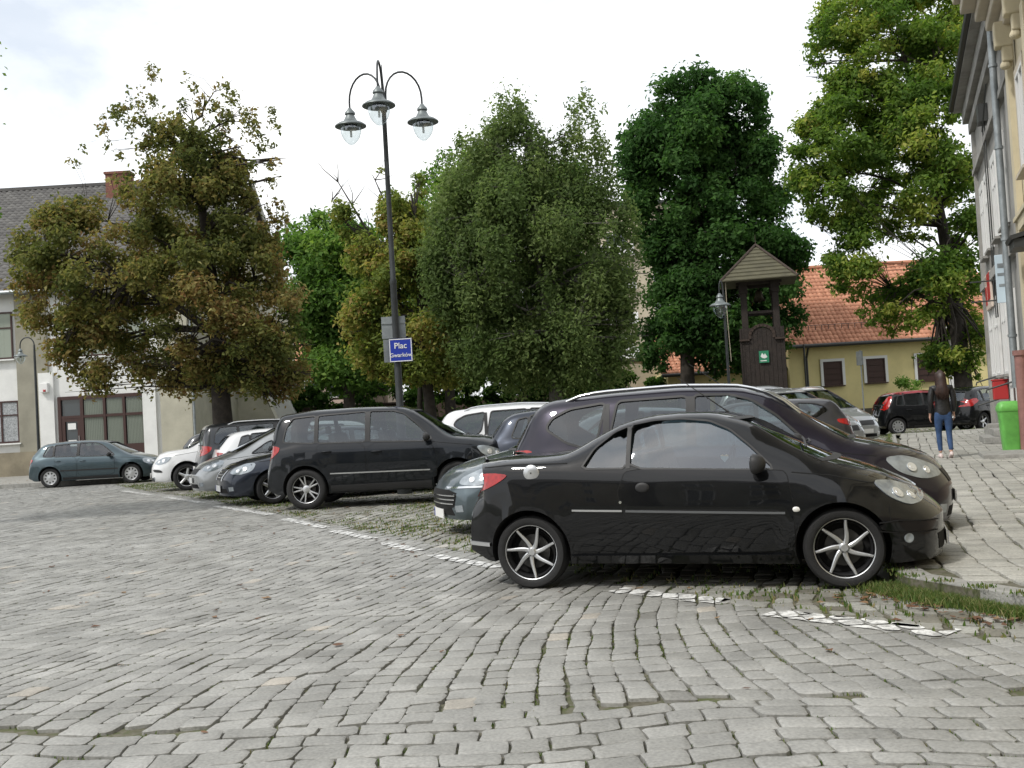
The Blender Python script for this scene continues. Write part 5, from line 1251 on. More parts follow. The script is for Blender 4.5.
# ------------------------------------------------------------------ buildings
def plaster(name, col, dirt=.22): return mat(name, col, .85, noise=dirt, nscale=1.1, bump=.25, bscale=60)
W_white = plaster('plaster_white', (.74, .745, .72), .14); W_greige = plaster('plaster_greige', (.30, .285, .225)); W_olive = plaster('plaster_olive', (.46, .44, .35)); W_plinth = plaster('plinth_sand', (.27, .235, .165), .35)
W_yellow = plaster('plaster_yellow', (.72, .62, .30), .12); W_grey = plaster('plaster_soot_grey', (.36, .35, .325), .40); W_cream = plaster('plaster_cream', (.60, .53, .37), .18)
W_pink = plaster('plaster_pink', (.52, .40, .33)); W_brown = plaster('plaster_brown', (.33, .26, .20)); W_beige = plaster('plaster_beige', (.50, .44, .33), .2)
M_frame = mat('brown_frames', (.045, .018, .014), .5); M_wframe = mat('white_frames', (.72, .72, .70), .5)
M_pane = mat('window_pane', (.035, .045, .05), .06, spec=.8); M_shut = mat('brown_shutter', (.055, .022, .014), .6, noise=.3, nscale=20)
M_curt = mat('curtain', (.27, .30, .25), .8); M_lace = mat('lace', (.45, .47, .48), .8, noise=.6, nscale=26)
M_brick = mat('brick', (.24, .10, .07), .85, noise=.5, nscale=14); M_metal = mat('zinc', (.33, .36, .37), .45, metal=.5, noise=.3, nscale=5); M_gutter = mat('gutter_dark', (.05, .052, .05), .5, metal=.4)
def tilemat(name, c1, c2, sc):
    m = bpy.data.materials.new(name); t, N, L = nt(m); b = N['Principled BSDF']; b.inputs['Roughness'].default_value = .8
    a = N.new('ShaderNodeAttribute'); a.attribute_name = 'tint'; r = N.new('ShaderNodeValToRGB'); r.color_ramp.elements[0].color = (*c1, 1); r.color_ramp.elements[1].color = (*c2, 1)
    tc = N.new('ShaderNodeTexCoord'); n = N.new('ShaderNodeTexNoise'); n.inputs['Scale'].default_value = sc; n.inputs['Detail'].default_value = 6; L.new(tc.outputs['Object'], n.inputs['Vector'])
    ad = N.new('ShaderNodeMath'); ad.operation = 'MULTIPLY_ADD'; ad.inputs[1].default_value = .9; L.new(n.outputs['Fac'], ad.inputs[0]); 
    sb = N.new('ShaderNodeMath'); sb.operation = 'MULTIPLY_ADD'; sb.inputs[1].default_value = .6; sb.inputs[2].default_value = -.25; L.new(a.outputs['Fac'], sb.inputs[0]); L.new(sb.outputs[0], ad.inputs[2])
    L.new(ad.outputs[0], r.inputs['Fac']); L.new(r.outputs[0], b.inputs['Base Color']); return m
T_grey = tilemat('tiles_grey', (.065, .062, .06), (.155, .15, .14), 2.0); T_red = tilemat('tiles_orange', (.36, .15, .085), (.62, .30, .185), 1.6)
def tiled_roof(name, x0, x1, ylo, zlo, yhi, zhi, mtl, parent, tw=.30, tl=.36, taper=0.0):
    """overlapping pantiles as real relief, one mesh"""
    L_ = math.hypot(yhi - ylo, zhi - zlo); nr = max(2, int(L_ / tl)); nc = max(2, int((x1 - x0) / tw)); d = Vector((0, yhi - ylo, zhi - zlo)).normalized(); nn = Vector((0, -d.z, d.y))
    if nn.z < 0: nn = -nn
    i, j = np.meshgrid(np.arange(nr), np.arange(nc), indexing='ij'); i = i.ravel(); j = j.ravel(); n = len(i); prof = [(0, .0), (.2, .035), (.45, .055), (.7, .035), (1.0, .0)]
    V = []
    ins = lambda f: taper * (f) 
    for e in (0, 1):
        for a, h in prof:
            s = (i + (e * 1.12)) * L_ / nr; f = s / L_; X0 = x0 + ins(f); X1 = x1 - ins(f); x = X0 + (j + a) * (X1 - X0) / nc
            lift = (.045 if e == 0 else .008) + h
            V.append(np.stack([x, ylo + d.y * s + nn.y * lift, zlo + d.z * s + nn.z * lift], 1))
    for a, h in prof:   # front lip
        s = i * L_ / nr; f = s / L_; X0 = x0 + ins(f); X1 = x1 - ins(f); x = X0 + (j + a) * (X1 - X0) / nc
        V.append(np.stack([x, ylo + d.y * s, zlo + d.z * s], 1))
    V = np.stack(V, 1); b = (np.arange(n) * 15)[:, None]; Q = []
    for k in range(4): Q.append(b + np.array([k, k + 1, 6 + k, 5 + k])); Q.append(b + np.array([10 + k, 11 + k, k + 1, k]))
    return npmesh(name, V.reshape(-1, 3), [np.concatenate(Q)], mtl, parent, attr={'tint': np.repeat(rs.rand(n), 15)})
def win(parent, c, w, h, n=1, fm=None, pane=None, depth=.12, sill=None, rz=0, bars=(), surround=None, name='window', curtain=None):
    """window facing -y before the turn rz; c is the centre of the opening on the wall plane"""
    fm = fm or M_frame; t = .06; f = MB()
    f.box((0, -.025, h / 2 - t / 2), (w, .07, t)); f.box((0, -.025, -h / 2 + t / 2), (w, .07, t))
    for s in (-1, 1): f.box((s * (w / 2 - t / 2), -.025, 0), (t, .07, h - 2 * t - .004))
    for k in range(1, n + 1 - 1 + 0): f.box((-w / 2 + k * w / n, -.027, 0), (t * 1.2, .07, h - 2 * t - .006))
    for b in bars: f.box((0, -.023, -h / 2 + h * b), (w - 2 * t - .004, .06, t * .9))
    o = f.build('window' if name == 'window' else name, fm, parent); o.location = c; o.rotation_euler = (0, 0, rz)
    p = MB(); p.box((0, -.004, 0), (w - t, .016, h - t)); po = p.build('pane', pane or M_pane, o)
    if curtain:
        q = MB(); m_ = int(w / .16)
        for k in range(m_): q.box((-w / 2 + .06 + (k + .5) * (w - .12) / m_, -.016 - .004 * (k % 2), 0), ((w - .12) / m_ * 1.0, .008, h - .14))
        q.build('curtain', curtain[0], o)
    if sill:
        q = MB(); q.box((0, -.06, -h / 2 - .04), (w + .16, .20, .06)); q.build('sill', sill, o)
    if surround:
        q = MB(); q.box((0, -.03, h / 2 + .07), (w + .28, .06, .14)); 
        for s in (-1, 1): q.box((s * (w / 2 + .07), -.03, -.002), (.14, .06, h))
        q.build('surround', surround, o)
    return o
def X(px, py, Y): return at(px, py, Y).x
def Z(px, py, Y): return at(px, py, Y).z

# ---- white building with the grey roof, left
Yh = 44.0
XR = X(196, 470, Yh); hb = empty('townhouse', (XR, Yh, 0), 0, 'white and beige building with grey tiled roof and brown shopfront', 'building')
def rel(v): return Vector(v) - Vector((XR, Yh, 0))
zE = 8.0
w_ = MB(); w_.box((-12, 10.5, zE / 2), (24, 21, zE)); w_.build('wall', W_white, hb)
g_ = MB(); g_.prism([(0, zE), (21, zE), (10.5, 14.6)], (-24, 0, 0), o=(-.002, 0, 0), ex=(0, 1, 0)); g_.build('gable', W_olive, hb)
p_ = MB(); p_.box((.03, 10.5, zE / 2), (.06, 21.1, zE)); p_.build('side_wall', W_olive, hb)
for a, b in ((20, 52),):
    x0 = X(a + 1, 440, Yh) - XR; x1 = X(b, 440, Yh) - XR; q = MB(); q.box(((x0 + x1) / 2, -.06, zE / 2 + .3), (x1 - x0, .12, zE - .6)); q.build('pilaster', W_greige, hb)
q = MB(); x1 = 0; x0 = X(163, 440, Yh) - XR; q.box(((x0 + x1) / 2, -.06, zE / 2), (x1 - x0, .12, zE)); q.build('pilaster', W_olive, hb)
q = MB(); q.box((-12 - 3.2, -.10, .55), (17.6, .2, 1.1)); q.build('plinth', W_plinth, hb)
q = MB(); q.box((X(152, 440, Yh) - XR, -.075, Z(152, 430, Yh) - 1.0 + .5), (.55, .15, 5.2)); q.build('door_pier', W_white, hb)
q = MB(); q.box((X(52, 440, Yh) - XR - .1, -.075, 2.2), (.62, .15, 4.3)); q.build('door_pier', W_white, hb)
# shopfront
xa = X(60, 430, Yh) - XR; xb = X(147, 430, Yh) - XR; zt = Z(100, 395, Yh); zb = 1.15; ww = xb - xa
sf = MB(); sf.box(((xa + xb) / 2, -.02, zt - .06), (ww, .16, .14)); sf.box(((xa + xb) / 2, -.02, zt - .86), (ww, .15, .11))
xs_ = [xa + .05, xa + ww * .27, xa + ww * .53, xa + ww * .755, xb - .05]
for k, x in enumerate(xs_): sf.box((x, -.025, (zt) / 2 + .1), (.13 if k in (0, 1) else .10, .165, zt - .2))
sf.box(((xs_[1] + xb) / 2, -.02, .95), (xb - xs_[1], .15, .5))
sfo = sf.build('shopfront', M_frame, hb)
q = MB(); q.box(((xa + xb) / 2, .0, zt / 2 + .1), (ww - .1, .02, zt - .3)); q.build('pane', M_pane, sfo)
q = MB()
for a, b in zip(xs_[1:-1], xs_[2:]):
    m_ = 11
    for k in range(m_): q.box((a + .08 + (k + .5) * (b - a - .16) / m_, -.022, zt / 2 + .3), ((b - a - .16) / m_ * .82, .012, zt - 1.0), rz=.5)
q.build('blinds', M_curt, sfo)
d_ = MB(); xc = (xs_[0] + xs_[1]) / 2; dw = xs_[1] - xs_[0] - .14
d_.box((xc, -.05, .55), (dw, .07, .8)); d_.box((xc, -.05, zt - .98), (dw, .07, .14))
for s in (-1, 1): d_.box((xc + s * (dw / 2 - .07), -.052, (zt - .9) / 2 + .1), (.14, .07, zt - 1.1))
do = d_.build('door', M_frame, hb)
for z_ in (2.05, 1.35): q = MB(); q.box((xc + .02, -.062, z_), (.34, .012, .26)); q.build('notice', M_wframe, do)
q = MB(); q.tube([(xc + dw / 2 - .07, -.12, 1.35), (xc + dw / 2 - .07, -.12, 1.65)], .015); q.build('handle', M['chrome'], do)
for px0, px1, y0, y1, cc in ((-32, 20, 401, 443, M_lace), (-32, 15, 312, 359, M_curt)):
    c = Vector(((X(px0, 420, Yh) + X(px1, (y0 + y1) / 2, Yh)) / 2 - XR, -.03, (Z(10, y0, Yh) + Z(10, y1, Yh)) / 2)); win(hb, c, X(px1, 420, Yh) - X(px0, 420, Yh), Z(10, y0, Yh) - Z(10, y1, Yh), n=3, sill=W_white, curtain=(cc, 1), bars=(.66,))
for k in range(4): win(hb, Vector((-11.5 - k * 3.0 + (0 if k else 0), -.03, 6.0)), 1.5, 1.9, n=2, sill=W_white) if k > 0 else None
win(hb, Vector((X(110, 340, Yh) - XR, -.03, 5.9)), 3.0, 1.9, n=4, sill=W_white, curtain=(M_curt, 1))
q = MB(); q.box((X(47, 388, Yh) - XR, -.2, Z(47, 388, Yh)), (.32, .26, .40)); q.box((X(48, 392, Yh) - XR, -.34, Z(47, 391, Yh)), (.12, .04, .1), m=1); q.build('alarm_box', [M_wframe, M['red']], hb, bevel=.02)
# roof
tiled_roof('roof', -24.3, .35, -.5, zE - .25, 10.5, 14.65, T_grey, hb)
tiled_roof('roof', -24.3, .35, 21.5, zE - .25, 10.5, 14.65, T_grey, hb, tw=.6, tl=.7)
q = MB(); q.box((-12, 10.5, 14.72), (24.6, .35, .16)); q.build('ridge', T_grey, hb)
q = MB()
for s, e in ((-.6, 10.5), (21.6, 10.5)): q.tube([(.38, s, zE - .3), (.38, e, 14.6)], .11, n=4)
q.build('bargeboard', M_wframe, hb)
q = MB(); q.tube([(-24.3, -.62, zE - .25), (.4, -.62, zE - .25)], .09); q.tube([(.1, -.45, zE - .3), (.1, -.2, zE - 1), (.1, -.2, .2)], .055); q.build('gutter', M_metal, hb)
xc_ = X(120, 186, 53) - XR; q = MB(); q.box((xc_, 9.0, 13.8), (1.2, .7, 2.0)); q.box((xc_, 9.0, 14.85), (1.32, .82, .12)); q.build('chimney', M_brick, hb)
for yy in (7.0, 12.0, 17.5):
    q = MB(); q.prism([(0, 0), (2.6, 0), (1.0, 3.9), (0, 4.8)], (0, .7, 0), o=(.06, yy, 0)); q.build('buttress', W_olive if yy != 12 else W_white, hb)
q = MB(); q.box((-10, 10.5, .0), (.1, .1, .1)) 

# ---- far, low yellow house with the orange roof
Yy = 55.0; x0 = X(790, 380, Yy); x1 = X(1010, 380, Yy); zE2 = Z(840, 341, Yy)
yh = empty('house', (x0, Yy, 0), 0, 'low yellow house with orange tiled roof behind the parked cars', 'house'); Wd = x1 - x0
q = MB(); q.box((Wd / 2, 5, zE2 / 2), (Wd, 10, zE2)); q.prism([(0, zE2), (10, zE2), (5, zE2 + 4.5)], (Wd, 0, 0), o=(0, 0, 0), ex=(0, 1, 0)); q.build('wall', W_yellow, yh)
q = MB(); q.box((Wd / 2, -.05, .35), (Wd + .1, .1, .8)); q.build('plinth', plaster('plinth_dark', (.10, .085, .065)), yh)
zr = Z(870, 266, 60)
tiled_roof('roof', -.5, Wd + .5, -.55, zE2 - .15, 5, zr, T_red, yh, tw=.24, tl=.36)
tiled_roof('roof', -.5, Wd + .5, 10.6, zE2 - .15, 5, zr, T_red, yh, tw=.6, tl=.7)
q = MB(); q.tube([(-.5, 5, zr + .08), (Wd + .5, 5, zr + .08)], .14, n=8); q.build('ridge', T_red, yh)
q = MB(); q.tube([(-.6, -.68, zE2 - .2), (Wd + .5, -.68, zE2 - .2)], .10); q.tube([(.9, -.6, zE2 - .25), (.9, -.12, zE2 - .8), (.9, -.12, 0)], .06); q.build('gutter', M_gutter, yh)
q = MB()
for k in range(int(Wd / .35)): q.box((.2 + k * .35, .35, zE2 + .78), (.03, .03, .3))
q.tube([(.1, .35, zE2 + .93), (Wd - .1, .35, zE2 + .93)], .015, n=4); q.build('snow_guard', M_gutter, yh)
for a, b, c, d in ((823, 842, 362, 386), (866, 885, 359, 383), (917, 936, 356, 381)):
    w = X(b, 370, Yy) - X(a, 370, Yy); h = Z(a, c, Yy) - Z(a, d, Yy)
    win(yh, Vector(((X(a, 370, Yy) + X(b, 370, Yy)) / 2 - x0, -.02, (Z(a, c, Yy) + Z(a, d, Yy)) / 2)), w, h, n=1, fm=M_shut, pane=M_shut, surround=M_wframe, sill=M_shut, bars=(.25, .5, .75))
q = MB(); q.box((X(952, 375, Yy) - x0, -.03, 3.0), (.35, .06, 3.6)); q.build('pilaster', M_wframe, yh)
# lower outbuilding to its left
Yo = 56.0; xa = X(668, 380, Yo); xb = X(788, 380, Yo); zE3 = Z(700, 371, Yo); ob = empty('outbuilding', (xa, Yo, 0), 0, 'low outbuilding with orange tiled roof and brown doors left of the bell tower', 'building'); Wo = xb - xa
q = MB(); q.box((Wo / 2, 3, zE3 / 2), (Wo, 6, zE3)); q.build('wall', W_yellow, ob)
tiled_roof('roof', -.4, Wo, -.5, zE3 - .1, 4.5, zE3 + 2.4, T_red, ob, tw=.24, tl=.36)
q = MB(); q.tube([(-.4, -.6, zE3 - .16), (Wo, -.6, zE3 - .16)], .09); q.build('gutter', M_gutter, ob)
for xx in (1.3, 4.6):
    q = MB(); q.box((xx, -.03, 1.0), (1.7, .06, 2.0)); q.build('door', M_shut, ob)
q = MB(); q.box((3.0, -.03, 1.0), (1.1, .06, 2.0)); q.build('door', M_metal, ob)
tag(ob.children[-1], 'pale grey metal door')

# ---- apartment block seen in the gap between the trees
Ya = 95.0; xa = X(560, 300, Ya); xb = X(720, 300, Ya); ab = empty('apartment_block', (xa, Ya, 0), 0, 'tall beige apartment block with white balconies seen between the trees', 'building'); Wa = xb - xa; za = Z(640, 205, Ya)
q = MB(); q.box((Wa / 2, 6, za / 2), (Wa, 12, za)); q.build('wall', W_beige, ab)
q = MB(); q.box((Wa / 2, 6, za + .15), (Wa + .6, 12.6, .3)); q.build('roof', M_gutter, ab)
for fl in range(5):
    z = 3.0 + fl * 3.1
    for k in range(4):
        xx = 1.6 + k * (Wa - 3) / 3.0
        if k % 2 == 0 or fl < 1: win(ab, Vector((xx, -.02, z + 1.2)), 1.4, 1.5, n=2, fm=M_wframe)
        else:
            q = MB(); q.box((xx, -.6, z + .45), (3.0, .08, .95)); q.box((xx, -.3, z - .05), (3.0, .7, .12)); q.build('balcony', M_wframe, ab); win(ab, Vector((xx, -.02, z + 1.2)), 1.9, 1.9, n=3, fm=M_wframe)
Yw = 62.0; xa = X(622, 370, Yw); xb = X(668, 370, Yw); q = MB(); q.box((0, 0, 2.1), (xb - xa, .4, 4.2)); q.box((0, 0, 4.25), (xb - xa + .2, .55, .1), m=1)
o = q.build('garden_wall', [W_beige, M_gutter]); o.location = ((xa + xb) / 2, Yw, 0); o['label'] = 'plain beige wall below the apartment block'; o['category'] = 'wall'
# ---- pink house and brown wall seen low between the chestnut and the street lamp
Yp = 72.0; xa = X(250, 390, Yp); xb = X(346, 390, Yp); pk = empty('house', (xa, Yp, 0), 0, 'pale pink house seen under the chestnut tree branches', 'house'); Wp = xb - xa; zp = Z(310, 372, Yp) + .4
q = MB(); q.box((Wp / 2, 4, zp / 2), (Wp, 8, zp)); q.build('wall', W_pink, pk); tiled_roof('roof', -.4, Wp + .4, -.5, zp - .1, 4, zp + 3, T_red, pk, tw=.5, tl=.5)
for k in range(4): win(pk, Vector((1.0 + k * 1.6, -.02, zp - 1.6)), .9, 1.3, n=2, fm=M_wframe)
q = MB(); q.box((Wp * .62, -.03, 1.1), (1.6, .06, 2.2)); q.build('door', M_frame, pk)
Yp = 66.0; xa = X(366, 390, Yp); xb = X(392, 390, Yp); q = MB(); zz = Z(380, 378, Yp); q.box((0, 0, zz / 2), (xb - xa, 5, zz)); q.box((0, 0, zz + .08), (xb - xa + .3, 5.3, .16), m=1)
o = q.build('shed', [W_brown, M_gutter]); o.location = ((xa + xb) / 2, Yp, 0); o['label'] = 'small brown rendered shed behind the street lamp post'; o['category'] = 'shed'
q = MB(); q.box((0, 0, 1.25), (40, .3, 2.5)); q.box((0, 0, 2.55), (40, .4, .1)); o = q.build('boundary_wall', mat('old_brick_wall', (.13, .09, .07), .9, noise=.5, nscale=4, bump=.5)); o.location = (-2, 60, 0); o['label'] = 'long low dark wall at the back of the square behind the trees'; o['category'] = 'wall'

# ---- wooden bell tower
Yt = 38.0; W_wood = mat('dark_wood', (.030, .021, .016), .8, noise=.45, nscale=7, bump=.5, bscale=18); W_wood2 = mat('worn_wood', (.055, .036, .026), .8, noise=.4, nscale=9); T_shin = tilemat('mossy_shingles', (.06, .055, .032), (.145, .135, .075), 3)
xt = X(765, 390, Yt); bt = empty('bell_tower', (xt, Yt, 0), R(-12), 'small dark wooden bell tower with mossy shingle roof and green sign', 'bell tower')
zt0 = 4.05
q = MB()
for k in range(10):
    for s in (-1, 1): q.box((-.70 + k * .156, s * .72, zt0 / 2 - (.0 if 2 < k < 7 else 0)), (.146, .05, zt0)); q.box((s * .74, -.70 + k * .156, zt0 / 2), (.05, .146, zt0))
q.build('boarding', W_wood, bt)
q = MB()
for k in range(11): a = math.pi * k / 10; q.box((.42 * math.cos(a), -.765, zt0 - .3 + .42 * math.sin(a) * .9), (.16, .04, .10), ry=-(a - math.pi / 2) )
q.box((-.62, -.78, zt0 - .42), (.36, .12, .06)); q.box((.62, -.78, zt0 - .42), (.36, .12, .06)); q.build('arch_trim', W_wood2, bt)
q = MB(); q.prism([(-.34, 0), (.34, 0), (.34, 1.25)] + [(.34 * math.cos(a), 1.25 + .34 * math.sin(a)) for a in [math.pi * k / 10 for k in range(1, 10)]] + [(-.34, 1.25)], (0, .03, 0), o=(0, -.775, .25)); q.build('door', W_wood2, bt)
for sx in (-1, 1):
    for sy in (-1, 1): q = MB(); q.box((sx * .55, sy * .55, 4.95), (.22, .22, 1.9)); q.box((sx * .55, sy * .55, 5.55), (.30, .30, .5)); q.build('post', W_wood, bt, bevel=.015)
for s in (-1, 1):
    for d_, c_ in (((.88, .07, .09), (0, s * .56, 4.62)), ((.07, .88, .09), (s * .56, 0, 4.62)), ((1.6, .14, .18), (0, s * .57, 5.72)), ((.14, .99, .18), (s * .57, 0, 5.721))): q = MB(); q.box(c_, d_); q.build('rail', W_wood, bt)
q = MB()
q.box((0, 0, 5.6), (1.0, .10, .12)); q.build('bell_beam', W_wood, bt)
q = MB(); q.lathe([(.0, .42), (.07, .41), (.12, .34), (.14, .15), (.20, .04), (.24, 0), (.22, -.01)], c=(0, 0, 5.06), n=20, caps=False); q.tube([(0, 0, 5.48), (0, 0, 5.56)], .02); q.tube([(0, 0, 5.2), (0, 0, 4.98)], [.01, .035]); q.build('bell', mat('bell_bronze', (.09, .075, .05), .45, metal=.8), bt, smooth=50)
# pyramid roof in courses
q = MB(); rw_, rz0, rz1, nc = 1.30, 5.72, 7.05, 9
for k in range(nc):
    a = rw_ * (1 - k / nc) + .03; b = rw_ * (1 - (k + 1) / nc) - .01; z0 = rz0 + (rz1 - rz0) * k / nc; z1 = z0 + (rz1 - rz0) / nc
    V = [(-a, -a, z0), (a, -a, z0), (a, a, z0), (-a, a, z0), (-a, -a, z0 + .035), (a, -a, z0 + .035), (a, a, z0 + .035), (-a, a, z0 + .035), (-b, -b, z1 + .02), (b, -b, z1 + .02), (b, b, z1 + .02), (-b, b, z1 + .02)]
    q.add(V, [(3, 2, 1, 0)] + [(i, (i + 1) % 4, 4 + (i + 1) % 4, 4 + i) for i in range(4)] + [(4 + i, 4 + (i + 1) % 4, 8 + (i + 1) % 4, 8 + i) for i in range(4)] + [(8, 9, 10, 11)])
rf = q.build('roof', T_shin, bt)
q = MB()
for s in (-1, 1):
    for t_ in (-1, 1): q.tube([(s * 1.33, t_ * 1.33, 5.74), (0, 0, 7.12)], .045, n=6)
q.tube([(0, 0, 7.05), (0, 0, 7.5)], [.02, .006], n=6); q.build('hip', W_wood2, bt)
q = MB(); q.tube([(-1.15, -1.15, 5.7), (-1.16, -1.15, 4.4), (-1.12, -1.12, 2.9)], .012, n=5); q.build('bell_rope', W_beige, bt)
sg = MB(); sg.box((0, -.80, 0), (.34, .03, .42), m=0); so = sg.build('sign', mat('sign_green', (.02, .20, .10), .5), bt); so.location = (.02, 0, 3.0)
q = MB(); q.box((-.02, -.819, -.14), (.22, .006, .03)); q.prism([(-.12, .02), (-.06, .14), (.0, .06), (.04, .12), (.12, -.02), (.02, -.06), (-.06, -.04)], (0, .006, 0), o=(0, -.822, 0)); q.build('sign_emblem', M_wframe, so)
q = MB(); q.box((1.05, -.2, .6), (.35, .35, 1.2)); q.box((1.05, -.2, 1.22), (.42, .42, .06)); o = q.build('litter_bin', M['plastic'], bevel=.02); o.location = (xt, Yt, 0); o['label'] = 'slim black litter bin beside the wooden bell tower'; o['category'] = 'litter bin'

# ---- grey facade on the right
zG = 9.6; aFz = math.atan2(FD.y, FD.x)       # facade direction away from the camera
gb = empty('townhouse', tuple(FB), aFz, 'soot grey townhouse with dark eaves and a light downpipe on the right', 'building')
# local frame: +x away from the camera along the facade, +y towards the street
def fl(px, py):
    d = ray(px, py); nn = Vector((FN.x, FN.y, 0)); t = (FB - CP).dot(nn) / d.dot(nn); p = CP + d * t - FB; return Vector((p.dot(FD), 0, p.z))
LG = 10.3
q = MB(); q.box((-LG / 2, -6, zG / 2), (LG, 12, zG)); q.build('wall', W_grey, gb)
q = MB(); q.box((-LG / 2 + .10, .16, zG + .14), (LG + .5, .66, .12)); q.box((-LG / 2 + .1, .10, zG - .12), (LG + .3, .34, .38)); q.box((-LG / 2, .05, zG - .55), (LG, .18, .28)); q.build('cornice', W_grey, gb)
q = MB(); q.tube([(-LG, .52, zG + .22), (.4, .52, zG + .22)], .10, n=8); q.build('gutter', M_gutter, gb)
q = MB(); q.prism([(.5, zG + .2), (-6, zG + 4.2), (-13, zG + .2)], (LG + .35, 0, 0), o=(-LG, 0, 0), ex=(0, 1, 0)); q.build('roof', T_grey, gb)
q = MB(); q.box((-LG / 2, .05, 4.35), (LG + .1, .16, .22)); q.box((-LG / 2, .05, 7.75), (LG + .1, .14, .16)); q.build('string_course', W_grey, gb)
for s in (-.25, -LG + .35): q = MB(); q.box((s, .04, zG / 2 - .2), (.42, .10, zG - 1.0)); q.build('corner_strip', W_grey, gb)
for s in (-1.7, -3.4, -5.6, -7.6):
    win(gb, Vector((s, .0, 6.0)), 1.0, 1.9, n=2, fm=M_wframe, surround=M_wframe, sill=W_grey, rz=math.pi, bars=(.68,))
    if s != -7.6: win(gb, Vector((s, .0, 2.7)), 1.05, 1.9, n=2, fm=M_wframe, surround=M_wframe, sill=W_grey, rz=math.pi, bars=(.68,))
d_ = MB(); d_.box((-7.4, .02, 1.75), (1.1, .08, 2.4)); d_.box((-7.4, .05, 3.35), (1.1, .06, .6), m=1)
for s in (-1, 1): d_.box((-7.4 + s * .65, .05, 2.0), (.16, .14, 3.2), m=1)
d_.build('door', [M_frame, M_wframe], gb)
for k in range(3): q = MB(); q.box((-5.9, .38 - k * .12, .12 + .08 + k * .16), (1.7 - k * .34, .74 - k * .24, .16)); q.build('step', M['kerb'], gb, bevel=.015)
for k in range(3): q = MB(); q.box((-2.4 - k * .62, .26, .12 + .13 + .03 * k), (.48, .34, .26 + .06 * k)); q.build('basement_kerb_block', M['kerb'], gb, bevel=.02)
for s, z in ((-6.9, 1.55), (-3.6, 1.75), (-3.6, 1.15)): q = MB(); q.tube([(s, .03, z), (s, .62, z - .16), (s, .64, z - .24)], .020); q.build('handrail', M_gutter, gb)
q = MB(); p = [(-8.6, .16, zG + .1), (-8.6, .16, 1.4)]; q.tube(p, .075, n=10)
for z in (2.5, 4.6, 6.6, 8.4): q.tube([(-8.6, .16, z), (-8.6, .16, z + .06)], .095, n=10)
q.build('downpipe', M_metal, gb, smooth=50)
q = MB()
q.box((-4.6, .12, 8.35), (.55, .22, .45)); 
for s, d in ((-4.5, .02), (-4.35, .05), (-4.7, .03)): q.tube([(s, .06 + d, 8.3), (s - .05, .06 + d, 6.2), (s + .04, .06 + d, 4.0), (s, .06 + d, 3.2)], .016, n=5)
q.tube([(-4.6, .1, 8.2), (-5.6, .22, 7.7), (-6.6, .15, 8.6)], .02, n=5); q.build('cable_box', M_gutter, gb)
for z in (3.6, 4.1): q = MB(); q.tube([(-4.9, .05, z), (-4.9, .7, z)], .018, n=5); q.build('sign_bracket', M_gutter, gb)
def boxsign(nm, label, cat, c, d, mats, marks):
    e = empty(nm, tuple(FB + FD * c[0] + FN * c[1] + Vector((0, 0, c[2]))), aFz, label, cat); q = MB(); q.box((0, 0, 0), d); q.build('board', mats[0], e, bevel=.01)
    for b in marks: q = MB(); q.box(b[0], b[1]); q.build('sign_lettering', mats[1], e)
    return e
rd = mat('sign_red', (.42, .03, .03), .45); bl = mat('sign_pale_blue', (.50, .60, .66), .4)
boxsign('wall_sign', 'red and white board high on the grey facade', 'sign', (fl(993, 291).x, .10, fl(993, 291).z), (1.7, .06, .95), [mat('sign_cream', (.62, .52, .44), .5), rd], [((-.35, .034, .1), (.8, .01, .7)), ((.5, .034, -.1), (.45, .01, .5))])
boxsign('projecting_sign', 'pale blue board projecting from the grey facade', 'sign', (fl(1010, 278).x, .16, fl(1010, 278).z), (.06, .27, 1.1), [bl, M_metal], [((-.034, 0, .3), (.008, .18, .10)), ((-.034, 0, .1), (.008, .2, .06)), ((-.034, 0, -.15), (.008, .16, .06))])
e = empty('letter_box', tuple(FB - FD * 5.2 + FN * .20 + Vector((0, 0, 1.36))), aFz, 'bright red box mounted by the entrance steps of the grey house', 'box'); q = MB(); q.box((0, 0, 0), (.30, .34, .46)); q.build('case', rd, e, bevel=.02); q = MB(); q.box((0, 0, .25), (.33, .38, .04)); q.build('lid', rd, e, bevel=.01)
# ---- cream building nearer on the right
cb = empty('townhouse', tuple(FB - FD * LG), aFz, 'cream yellow building with heavy moulded cornice at the right edge', 'building'); zC = 9.25
q = MB(); q.box((-11, -6.02, zC / 2), (22, 12, zC)); q.build('wall', W_cream, cb)
W_stone = plaster('cornice_stone', (.56, .50, .40), .2)
q = MB()
for k, (pr, z, h) in enumerate(((.95, zC + .35, .22), (.82, zC + .12, .22), (.55, zC - .10, .20), (.36, zC - .32, .22), (.18, zC - .62, .34))): q.box((-11 + .25, pr / 2 - .1, z), (22.5, pr + .2, h))
q.build('cornice', W_stone, cb, bevel=.03)
for s in range(7):
    q = MB(); xx = -.8 - s * 1.9
    q.box((xx, .18, zC - .95), (.28, .32, .5)); q.box((xx, .12, zC - 1.32), (.22, .2, .34)); q.lathe([(0, .0), (.09, .03), (.11, .08), (.08, .16), (.0, .2)], c=(xx, .16, zC - 1.64), n=12, caps=False); q.build('console_bracket', W_cream, cb, bevel=.03)
for s in (-.25, -3.2, -6.2): q = MB(); q.box((s, .05, 4.1), (.42, .12, 8.0)); q.build('pilaster', W_cream, cb)
for s in (-1.7, -4.7, -7.7):
    win(cb, Vector((s, 0, 6.4)), 1.1, 1.9, n=2, fm=M_wframe, surround=W_stone, sill=W_stone, rz=math.pi); win(cb, Vector((s, 0, 2.6)), 1.2, 2.2, n=2, fm=M_wframe, surround=W_stone, sill=W_stone, rz=math.pi)
q = MB(); q.box((-11, .05, 4.6), (22.1, .12, .22)); q.box((-11, .07, 4.76), (22.1, .16, .08)); q.build('string_course', W_cream, cb)
